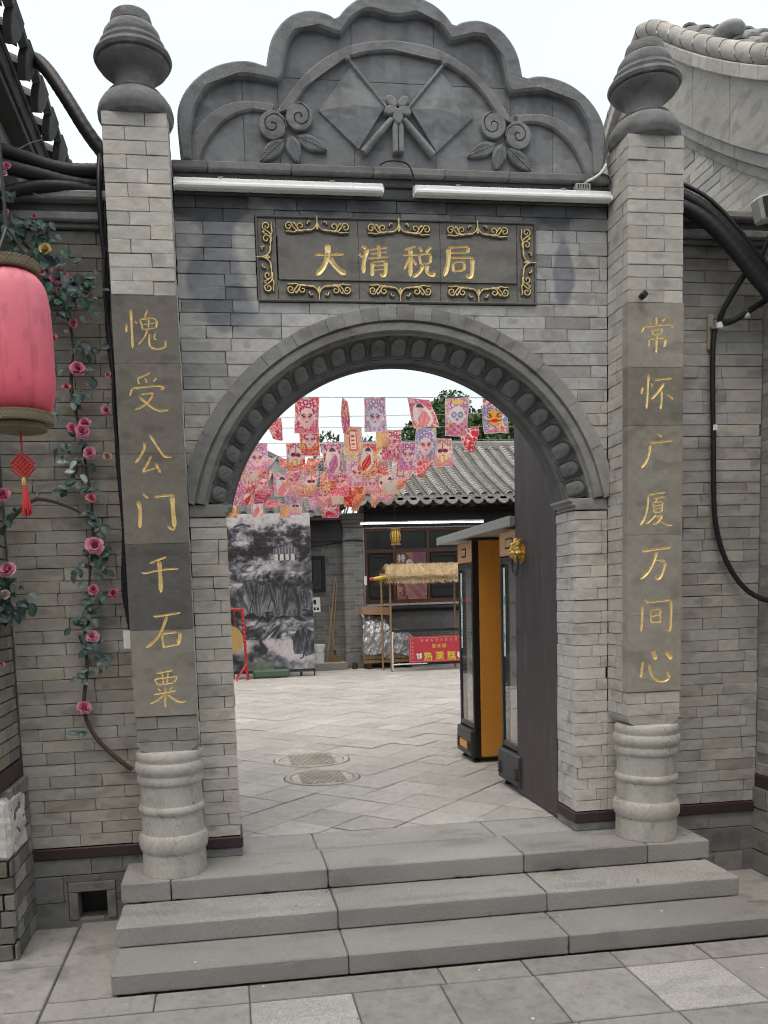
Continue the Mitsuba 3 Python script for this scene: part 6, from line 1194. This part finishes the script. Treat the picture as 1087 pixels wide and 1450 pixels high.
for x in (1.64, 2.40): part(PA, 'block', cbox(x, x + .09, 10.99, 11.4, ZL, .398, .004), 'dark_wood')
def crumple(x0, x1, y0, y1, z0, z1, seed, top):
    def fn(u, v):
        n = meshkit.fbm(np.stack([u * 5, v * 4, 0 * u + seed], 1), 4, seed) - .5; f = np.abs(meshkit.noise(np.stack([u * 9 + v * 6, v * 5, 0 * u], 1), seed) - .5)
        z = z1 + top * (.5 - u) * 2 - (z1 - z0) * np.clip((v * 1.25 - .25) ** 1.0, 0, 1) ** 1.2 * (v > .2)
        y = y1 - (y1 - y0) * np.clip(v / .45, 0, 1) ** .7 - .06 * (v > .45) * (v - .45)
        return np.stack([x0 + (x1 - x0) * (u + .12 * (v - .5) * (u - .5)) + .04 * n, y - .16 * n - .12 * f, z + .10 * n], 1)
    return grid_mesh(fn, 50, 50)[0]
single('silver_tarpaulin', crumple(1.56, 2.08, 10.98, 11.4, .57, 1.28, 3, .06), 'tarp', 'crumpled silver tarpaulin heaped on the wooden pallet', 'tarpaulin')
single('silver_sheet', crumple(1.98, 2.55, 11.02, 11.42, .56, 1.02, 8, .10), 'tarp', 'lower crumpled silver sheet to the right of the tarpaulin heap', 'tarpaulin')
single('cardboard_box', move(cbox(-.27, .27, -.2, .2, -.075, .075, .005), rot([0, 1, 0], 3), (1.86, 11.16, 1.375)), 'cardboard', 'flattened cardboard box lying on top of the silver tarpaulin', 'box')
def quilt(u, v): return np.stack([2.05 + 2.6 * u, 11.50 - .12 * v - .03 * np.abs(np.sin(9 * u * PI)) * np.sin(PI * v), 1.33 - .75 * v], 1)
single('grey_cover', grid_mesh(quilt, 60, 20)[0], 'grey_tarp', 'grey quilted cover hanging below the shop window', 'cover', smooth=True)
single('pipe_roll', tube([(1.78, 11.42, 1.38), (2.5, 11.43, 1.405), (4.3, 11.43, 1.40)], .035, 10, 1), 'dark_metal', 'dark rolled awning lying under the shop window', 'awning', smooth=True)
single('jar', lathe([(.001, ZL + .001), (.05, ZL + .001), (.055, ZL + .06), (.04, ZL + .1), (.042, ZL + .12), (.001, ZL + .12)], 24, (1.44, 11.22, 0)), 'dark_glass', 'small dark glass jar at the foot of the courtyard pier', 'jar', smooth=35)

# ================================================================== BUNTING
FLAGS = [(5.3,0.083,3.879,0.272,0.396,4,'rect','red','lady'),(5.3,0.509,3.855,0.105,0.39,1,'twist','plum','plain'),(5.3,0.851,3.878,0.253,0.384,0,'rect','slate','warrior'),(5.3,1.36,3.862,0.281,0.332,-14,'rect','rose','figure'),(5.3,1.818,3.87,0.276,0.422,2,'rect','pink','owl'),(5.3,2.248,3.861,0.28,0.4,-3,'rect','blue','tiger'),(5.9,-0.276,3.784,0.202,0.247,-20,'tri','red','plain'),(6.2,0.184,3.72,0.246,0.325,-2,'rect','red','bird'),(6.2,0.732,3.742,0.231,0.344,0,'rect','gold','sign'),(6.2,1.224,3.697,0.243,0.382,2,'rect','red','round'),(6.2,1.668,3.72,0.256,0.401,3,'rect','blue','lady'),(6.2,2.228,3.734,0.25,0.315,-8,'tri','red','plain'),(6.2,1.107,3.705,0.161,0.224,0,'rect','gold','plain'),(7,-0.422,3.703,0.27,0.366,2,'rect','pink','lady'),(7,0.083,3.69,0.255,0.359,0,'rect','red','mask'),(7,0.567,3.686,0.257,0.398,-4,'rect','plum','figure'),(7,0.824,3.665,0.172,0.204,0,'rect','gold','plain'),(7,1.065,3.673,0.251,0.354,6,'rect','red','figure'),(7,1.609,3.687,0.254,0.375,2,'rect','plum','bird'),(7,2.101,3.74,0.256,0.386,2,'rect','orange','mask'),(8,-0.474,3.702,0.253,0.4,2,'rect','white','bird'),(8,-0.169,3.699,0.143,0.179,10,'tri','blue','plain'),(8,-0.007,3.677,0.143,0.16,-10,'tri','red','plain'),(8,0.466,3.672,0.228,0.201,20,'tri','rose','plain'),(8,1.06,3.676,0.303,0.426,-2,'rect','pink','lady'),(8,1.417,3.663,0.253,0.264,0,'rect','red','plain'),(8,1.734,3.659,0.276,0.306,4,'rect','white','sign'),(8,2.086,3.635,0.225,0.267,8,'tri','red','plain'),(8.4,1.639,3.476,0.263,0.297,-4,'rect','white','figure'),(8.4,1.926,3.535,0.187,0.275,25,'tri','rose','plain'),(9,-0.774,3.413,0.174,0.238,4,'rect','orange','plain'),(9,-0.587,3.431,0.186,0.325,10,'rect','violet','plain'),(9,-0.213,3.415,0.331,0.261,12,'tri','red','plain'),(9,0.163,3.389,0.189,0.284,0,'rect','slate','plain'),(9,0.423,3.494,0.302,0.263,0,'rect','orange','round'),(9,0.665,3.381,0.247,0.308,-5,'rect','rose','bird'),(9,0.914,3.399,0.203,0.286,3,'rect','white','plain'),(9,1.083,3.375,0.227,0.309,-8,'rect','red','plain'),(9,1.311,3.393,0.216,0.377,14,'tri','orange','plain'),(9,1.54,3.39,0.149,0.332,6,'tri','rose','plain'),(9.6,-0.351,3.284,0.196,0.285,0,'rect','rose','figure'),(9.6,-0.098,3.257,0.232,0.114,0,'rect','red','plain'),(9.6,0.108,3.196,0.163,0.229,2,'rect','orange','plain'),(9.6,0.557,3.327,0.165,0.23,-14,'tri','violet','plain'),(9.6,0.873,3.264,0.283,0.3,2,'rect','red','bird'),(9,-0.467,3.397,0.218,0.277,10.8,'tri','red','figure'),(9,1.679,3.382,0.206,0.247,0.7,'rect','rose','round'),(9.6,-0.748,3.277,0.243,0.286,9.7,'rect','orange','figure'),(9.6,0.293,3.266,0.214,0.245,4.8,'rect','pink','mask'),(8,-0.603,3.705,0.203,0.266,5.6,'tri','red','mask'),(8,-0.316,3.665,0.249,0.274,-12.0,'tri','pink','plain'),(8,0.199,3.676,0.221,0.298,0.8,'tri','red','bird'),(8,0.722,3.679,0.249,0.326,-4.3,'tri','pink','mask'),(8,1.208,3.652,0.226,0.278,-8.3,'rect','gold','plain'),(7,1.285,3.675,0.24,0.291,-2.3,'tri','gold','mask'),(7,1.422,3.713,0.213,0.231,-8.8,'tri','gold','mask'),(8.7,-0.701,np.float64(3.598),0.248,0.312,10.9,'rect','red','bird'),(8.7,-0.469,np.float64(3.574),0.263,0.317,-4.2,'tri','red','plain'),(8.7,-0.256,np.float64(3.594),0.255,0.343,3.4,'tri','pink','lady'),(8.7,0.015,np.float64(3.553),0.268,0.341,-0.7,'rect','rose','figure'),(8.7,0.21,np.float64(3.586),0.258,0.342,4.8,'rect','orange','round'),(8.7,0.466,np.float64(3.593),0.26,0.367,-1.9,'tri','rose','mask'),(8.7,0.731,np.float64(3.577),0.251,0.341,0.6,'rect','red','plain'),(8.7,0.93,np.float64(3.576),0.267,0.387,7.0,'rect','red','round'),(8.7,1.182,np.float64(3.554),0.258,0.324,-6.1,'tri','orange','bird'),(8.7,1.417,np.float64(3.545),0.23,0.307,0.1,'rect','pink','lady'),(8.7,1.597,np.float64(3.551),0.268,0.369,-5.8,'rect','red','mask'),(8.7,1.864,np.float64(3.571),0.227,0.269,9.4,'rect','pink','bird')]
COL = {'red': (.50, .05, .06), 'rose': (.60, .20, .24), 'pink': (.58, .26, .38), 'plum': (.40, .13, .26), 'slate': (.30, .32, .42), 'blue': (.20, .28, .50), 'gold': (.62, .43, .10), 'orange': (.62, .24, .08), 'white': (.66, .60, .55), 'violet': (.50, .28, .50)}
def flag_print(style, bg, seed):
    r = np.random.default_rng(seed); B = np.array(COL[bg])
    def fn(s, t):
        x, y = (s - .5) * 2, t                       # y down
        P3 = lambda fx, sd: meshkit.fbm(np.stack([s * fx, t * fx * 1.4, 0 * s + sd + seed], 1), 3, seed + sd)
        n, m = P3(7, 1), P3(13, 2)
        c = np.tile(B, (len(s), 1)) * (.7 + .6 * n[:, None])
        k = np.sin(20 * n + 7 * m)
        pal = [np.array(q) for q in ((.62, .50, .48), (.48, .06, .09), (.44, .30, .46), (.64, .44, .14), (.60, .30, .36))]
        c = np.where((k > .35)[:, None], pal[int(r.integers(5))] * .9 + .1 * B, c); c = np.where((m > .60)[:, None], pal[int(r.integers(5))], c); c = np.where(((n < .36) & (k < 0))[:, None], [.66, .60, .56], c)
        def put(mask, col): 
            nonlocal c; c = np.where(mask[:, None], np.asarray(col), c)
        ax = np.abs(x)
        if style in ('lady', 'warrior', 'round', 'mask', 'owl', 'tiger', 'bird'):
            skin = {'lady': (.68, .47, .45), 'warrior': (.50, .49, .52), 'round': (.66, .40, .40), 'mask': (.66, .52, .46), 'owl': (.66, .60, .62), 'tiger': (.62, .34, .10), 'bird': (.64, .50, .46)}[style]
            cy, rx, ry = {'lady': (.56, .56, .27), 'warrior': (.58, .62, .25), 'round': (.42, .5, .2), 'mask': (.45, .7, .3), 'owl': (.45, .66, .22), 'tiger': (.50, .6, .22), 'bird': (.45, .5, .2)}[style]
            hd = (t < cy) & ((x / (rx * 1.45)) ** 2 + ((y - cy) / (.52)) ** 2 < 1)
            dots = (np.sin(x * 12) * np.sin((y + .25 * x * x) * 34)) ; put(hd, B * .75); put(hd & (dots > .25), (.56, .52, .60) if bg != 'gold' else (.6, .4, .12)); put(hd & (dots < -.45), (.52, .08, .14)); put(hd & (dots < -.8), (.70, .62, .56))
            face = (x / rx) ** 2 + ((y - cy) / (ry * (1.0 + .15 * (y > cy)))) ** 2 < 1
            put(((ax - rx * 1.12) / .18) ** 2 + ((y - cy - .03) / .07) ** 2 < 1, (.68, .36, .42)); put(((ax - rx * 1.12) / .09) ** 2 + ((y - cy - .03) / .035) ** 2 < 1, (.70, .62, .62))
            put(face, skin)
            if style in ('lady', 'warrior', 'round', 'mask', 'bird'): put(face & (((ax - .26) / .24) ** 2 + ((y - cy + .02) / .10) ** 2 < 1), np.array(skin) * [.98, .62, .66])
            if style == 'mask': put(face & (((ax - .3) / .24) ** 2 + ((y - cy + .03) / .07) ** 2 < 1), (.12, .06, .07)); put(face & (ax < .08) & (y < cy), (.55, .06, .05)); put(face & (y > cy + .14) & (np.sin(x * 14) > 0), (.58, .36, .1))
            e = ((ax - .27) / .14) ** 2 + ((y - cy + .03 + .10 * (ax - .27)) / .022) ** 2 < 1
            if style == 'owl': put(((ax - .28) / .25) ** 2 + ((y - cy) / .085) ** 2 < 1, (.26, .25, .30)); put(((ax - .28) / .10) ** 2 + ((y - cy) / .035) ** 2 < 1, (.5, .5, .54)); put((ax < .12) & (np.abs(y - cy - .12) < .03), (.5, .1, .14)); put((t > .66) & (np.sin(x * 9) * np.sin(y * 36) > .1), (.58, .12, .2)); put((t < .17) & (ax < .45) & (t > .05), (.64, .44, .18))
            elif style == 'tiger': put(face & (np.sin(y * 60 + ax * 5) > .5) & (ax > .25), (.14, .08, .06)); put((ax / .3) ** 2 + ((y - cy - .12) / .06) ** 2 < 1, (.56, .05, .06)); put(e, (.1, .05, .05)); put((ax > .62) & (np.sin(ax * 6 + y * 26) > 0) & (t > .35) & (t < .8), (.18, .26, .48)); put((t < .2), (.62, .52, .5)); put((t < .2) & (np.sin(x * 8 + y * 30) > .3), (.52, .1, .12))
            else:
                put(e, (.07, .04, .06)); put((np.abs(y - cy + .085 + (.18 if style == 'warrior' else .06) * (ax - .27) * -1) < .012) & (ax > .1) & (ax < .46), (.08, .04, .05))
                put((ax < .10) & (np.abs(y - cy - .13) < .02), (.52, .05, .08)); put((ax < .03) & (np.abs(y - cy - .05) < .03), np.array(skin) * .85)
            put((t > .84) & (np.sin(x * 16) > .2), np.array(COL['rose']) if style != 'warrior' else (.42, .44, .55))
        elif style == 'figure':
            put((x / .75) ** 2 + ((y - .55) / .42) ** 2 < 1, np.array(COL['white'])); put((x / .5) ** 2 + ((y - .7 + .1 * np.sin(5 * x)) / .26) ** 2 < 1, B * 1.1); put((x / .26) ** 2 + ((y - .32) / .11) ** 2 < 1, (.68, .48, .44)); put(((x / .34) ** 2 + ((y - .26) / .12) ** 2 < 1) & (y < .28), (.12, .06, .10)); put((np.abs(np.sin(8 * x + 11 * y)) < .18) & (t > .45), (.66, .5, .3)); put((ax < .08) & (np.abs(y - .36) < .012), (.5, .05, .08))
        elif style == 'sign':
            put((ax < .42) & (t > .12) & (t < .88), (.56, .10, .07)); put((ax < .30) & (t > .18) & (t < .82), (.70, .56, .46))
            put((ax < .16) & (np.sin(y * 42) > .1) & (t > .24) & (t < .76), (.42, .08, .05))
        edge = (s < .03) | (s > .97) | (t < .015) | (t > .985)
        put(edge, (.66, .60, .58))
        g = c.mean(1, keepdims=True); return np.clip((g + (c - g) * 1.14) * 1.38, .01, .9)
    return fn
STR = {}
for f in FLAGS: STR.setdefault(f[0], []).append(f)
words_row = {5.3: 'highest row', 5.9: 'left arch edge wire', 6.2: 'second row', 7: 'third row', 8: 'fourth row', 8.4: 'short drooping fifth row', 8.7: 'crowded sixth row', 9: 'row above the eaves', 9.6: 'lowest row'}
style_words = {'lady': 'opera lady face', 'plain': 'swirling pattern', 'warrior': 'stern opera warrior face', 'figure': 'small robed figure', 'owl': 'round eyed owl face', 'tiger': 'tiger face', 'bird': 'small masked face', 'sign': 'upright name plate', 'round': 'round face', 'mask': 'painted mask face'}
ordn = ['first', 'second', 'third', 'fourth', 'fifth', 'sixth', 'seventh', 'eighth', 'ninth', 'tenth', 'eleventh', 'twelfth', 'thirteenth', 'fourteenth', 'fifteenth', 'sixteenth', 'seventeenth', 'eighteenth']
for yd, fl in STR.items():
    fl = sorted(fl, key=lambda q: q[1]); pts = [(q[1], yd, q[2]) for q in fl]
    zs = np.array([q[2] for q in pts]); L, R = (-3.0, yd, zs[0] + .10), (4.3, yd + .1, zs[-1] + .10)
    if len(pts) > 2:
        co = np.polyfit([q[0] for q in pts], zs, 1); xs_ = np.linspace(-3.0, 4.3, 40); path = [(x, yd, np.polyval(co, x) + .01) for x in xs_]
    else: path = [L] + pts + [R]
    single('bunting_string', tube(path, .0035, 5), 'pale_twig' if yd != 5.3 else 'dark_metal', f'thin string carrying the {words_row[yd]} of bunting flags', 'string', group='bunting strings')
    for i, (y, x, z, w, h, tl, sh, bg, st) in enumerate(fl):
        seed = int(abs(x * 1000)) + int(y * 10); fr_ = np.random.default_rng(seed)
        amp = fr_.uniform(.012, .045); ph = fr_.uniform(0, 6); tan = math.tan(math.radians(-tl))
        def fn(u, v):
            t = v; ww = np.ones_like(u)
            if sh == 'tri': ww = 1 - .75 * t * (u > .5) if fr_.random() < 2 else ww
            X = (u - .5) * w * ww + tan * t * h; Yd = amp * np.sin(3.1 * u + 4 * t + ph) + .03 * t * np.sin(ph)
            if sh == 'twist':
                a = PI * (.37 - .06 * np.sin(3 * t)); X = (u - .5) * w * 2.2 * np.cos(a) ; Yd = (u - .5) * w * 2.2 * np.sin(a)
            if sh == 'tri': Yd = Yd + .05 * np.sin(5 * t + 3 * u)
            return np.stack([x + X, y - .004 + Yd, z - h * t - .012 * np.abs(np.sin(PI * u)) * (sh == 'tri')], 1)
        m, s, t = grid_mesh(fn, 34, 50)
        shape_w = {'rect': 'flag', 'tri': 'wind folded flag', 'twist': 'twisted narrow flag'}[sh]
        single('bunting_flag', m, 'thin_print', f'{bg if bg not in ("plum","slate") else {"plum":"dark plum","slate":"grey blue"}[bg]} {shape_w} with {style_words[st]}, {ordn[i]} in the {words_row[yd]}', 'flag', group='opera face bunting over the courtyard', smooth=True, color=flag_print(st, bg, seed)(s, t))

# ================================================================== HOUSES AND TREES BEYOND
BH = thing('back_house', 'grey brick house with a pale raking gable edge behind the lower roof on the left', 'house')
gx0, gpk, gx1, gy_, = -2.4, -.55, 1.9, 14.0
part(BH, 'gable_wall', prism(Polygon([(gx0, .3), (gx1 - .5, .3), (gx1 - .5, 3.95), (gpk, 5.05), (gx0, 4.2)]), gy_, gy_ + .3), 'far_brick', a=.22)
part(BH, 'barge_board', prism(Polygon([(gpk - .1, 5.12), (gpk - .1, 4.72), (gx1 - .2, 3.62), (gx1 + .1, 3.72)]), gy_ - .10, gy_ - .002, .01), 'stone', a=.42, w=.5)
part(BH, 'barge_board', prism(Polygon([(gpk - .11, 5.12), (gpk - .11, 4.72), (gx0 - .2, 3.9), (gx0 - .3, 4.2)]), gy_ - .10, gy_ - .002, .01), 'stone', a=.38, w=.5)
part(BH, 'roof_edge', prism(Polygon([(gpk - .1, 5.20), (gpk - .1, 5.125), (gx1 + .1, 3.725), (gx1 + .25, 3.78)]), gy_ - .16, gy_ + .3, .006), 'stone', a=.22, w=.2)
TRB = thing('roof_ridge_end', 'short dark tiled ridge end beside the pale gable of the back house', 'roof ridge')
part(TRB, 'tile_row', on_slope(tile_row(12, .09, .2, .014), 1.30, 12.2, 3.7, 14.0, 4.5, .03), 'stone', a=.13, w=.1)
part(TRB, 'tile_row', on_slope(tile_row(12, .09, .2, .014), 1.12, 12.2, 3.7, 14.0, 4.5, .03), 'stone', a=.15, w=.1)
def tree(label, base, h, blobs, nleaf, leaf, cols, seed, trunk_r=.2):
    TR = thing('tree', label, 'tree'); r = np.random.default_rng(seed); bx, by = base
    limbs = [tube([(bx, by, .2), (bx + .1, by, h * .3), (bx - .05, by, h * .55)], [trunk_r, trunk_r * .8, trunk_r * .55], 10, 1)]
    for c, rad in blobs:
        limbs.append(tube([(bx - .03, by, h * .5), ((bx + c[0]) / 2, (by + c[1]) / 2, h * .5 + .55 * (c[2] - h * .5)), c], [trunk_r * .5, trunk_r * .3, trunk_r * .08], 6, 1))
        for i in range(5):
            d = r.normal(size=3); d /= np.linalg.norm(d); limbs.append(tube([c, np.array(c) + d * rad * .8], [trunk_r * .08, .01], 5))
    part(TR, 'trunk', cat(limbs), 'wood', smooth=True)
    w = np.array([q[1] ** 2 for q in blobs]); idx = r.choice(len(blobs), nleaf, p=w / w.sum())
    C = np.array([q[0] for q in blobs])[idx]; R = np.array([q[1] for q in blobs])[idx]
    d = r.normal(size=(nleaf, 3)); d /= np.linalg.norm(d, axis=1, keepdims=True); rr = R * r.uniform(.25, 1, nleaf) ** .45
    p = C + d * rr[:, None] * [1, 1, .8]; keep = meshkit.fbm(p * 1.9, 3, seed) > .43; p = p[keep]; n = len(p)
    a = r.normal(size=(n, 3)); a /= np.linalg.norm(a, axis=1, keepdims=True); b = np.cross(a, r.normal(size=(n, 3))); b /= np.linalg.norm(b, axis=1, keepdims=True)
    L = leaf * r.uniform(.6, 1.2, (n, 1)); v = np.stack([p - a * L * .6, p + b * L * .3, p + a * L * .6, p - b * L * .3], 1).reshape(-1, 3); i = np.arange(n)[:, None] * 4
    f = np.vstack([i + [0, 1, 2], i + [0, 2, 3]]); tone = np.clip(.6 + .9 * (meshkit.fbm(p * 1.3, 3, seed + 3)[:, None] - .3) + .25 * r.normal(size=(n, 1)), .35, 1.6)
    c = np.repeat(np.array(cols)[r.integers(0, len(cols), n)] * tone, 4, 0)
    part(TR, 'crown', TM(v, f), 'tree_leaf', smooth=True, color=np.clip(c, 0, 1), kind='stuff')
br = np.random.default_rng(2)
tree('dense dark green tree rising behind the tiled hall on the right', (6.3, 19.0), 6.0, [((6.6 + br.normal() * .9, 19 + br.normal() * .8, 5.7 + br.normal() * .6), br.uniform(.4, .8)) for i in range(26)] + [((5.75, 19, 6.35), .55), ((6.05, 19, 6.75), .35), ((6.6, 19, 6.45), .6), ((7.3, 19, 6.2), .7), ((7.9, 19, 5.8), .8), ((5.4, 19, 5.5), .45)], 24000, .15, [(.10, .17, .065), (.13, .21, .08), (.08, .14, .055)], 5)
tree('sparse young tree with pale leaves above the left roofs', (1.75, 16.5), 4.8, [((1.75, 16.5, 5.5), .30), ((1.95, 16.5, 5.15), .35), ((1.6, 16.5, 4.95), .35), ((2.2, 16.5, 4.8), .35), ((2.75, 16.6, 5.35), .35), ((3.05, 16.6, 5.15), .30), ((2.5, 16.6, 5.0), .3), ((1.9, 16.5, 4.5), .4), ((1.5, 16.3, 4.3), .4)], 2600, .11, [(.09, .13, .07), (.12, .16, .09)], 9, .07)
single('courtyard_wall', cat([box(-3.7, -3.4, .26, 12, ZL - .05, 3.3)]), 'far_brick', 'long brick wall closing the courtyard on the left', 'wall', a=.22)
single('courtyard_wall', cat([box(6.6, 6.9, .26, 12, ZL - .05, 3.3)]), 'far_brick', 'long brick wall closing the courtyard on the right', 'wall', a=.22)

# the row of houses on the other side of the street, behind the camera
OH = thing('street_house', 'low grey brick row house on the far side of the street opposite the gateway', 'house')
part(OH, 'wall', box(-14, 14, -11.5, -7.6, 0, 4.1), 'far_brick', a=.22)
part(OH, 'roof', TM([[-14.3, -7.2, 4.0], [14.3, -7.2, 4.0], [14.3, -9.8, 5.7], [-14.3, -9.8, 5.7], [-14.3, -13.8, 3.5], [14.3, -13.8, 3.5]], [[0, 1, 2], [0, 2, 3], [3, 2, 5], [3, 5, 4]]), 'stone', a=.14, w=0)
for x in (-9, -3, 3, 9):
    W_ = part(OH, 'window', box(x - .8, x + .8, -7.598, -7.56, 1.0, 2.5), 'dark_wood'); part(W_, 'pane', box(x - .7, x + .7, -7.558, -7.55, 1.1, 2.4), 'dark_glass')

lt = np.random.default_rng(31); lv, lf, lu = [], [], []
for i in range(120):
    k = lt.random(); x = lt.uniform(-1.45, 1.45)
    if k < .3: y, z = lt.uniform(-.29, .28), ZL
    elif k < .55: y, z = lt.uniform(-.58, -.33), .188
    elif k < .75: y, z = lt.uniform(-.85, -.62), .091
    elif k < .9: x, y, z = lt.uniform(-2.2, 2.2), lt.uniform(-1.4, -.9), 0.0
    else: x, y, z = lt.uniform(-1.0, 2.4), lt.uniform(.5, 6), ZL
    r0 = lt.uniform(.003, .008); n = 5; a = np.sort(lt.uniform(0, 2 * PI, n)); b = len(lv)
    lv += [(x + r0 * math.cos(q), y + r0 * math.sin(q), z + .003 + lt.uniform(0, .003)) for q in a]; lf += [[b, b + j, b + j + 1] for j in range(1, n - 1)]
    lu += [[lt.choice([.6, .1, .35]), .5]] * n
single('litter', TM(lv, lf), 'stone', 'tiny scraps of paper, grit and leaf bits scattered over the steps and paving', 'litter', kind='stuff', a=np.array(lu))
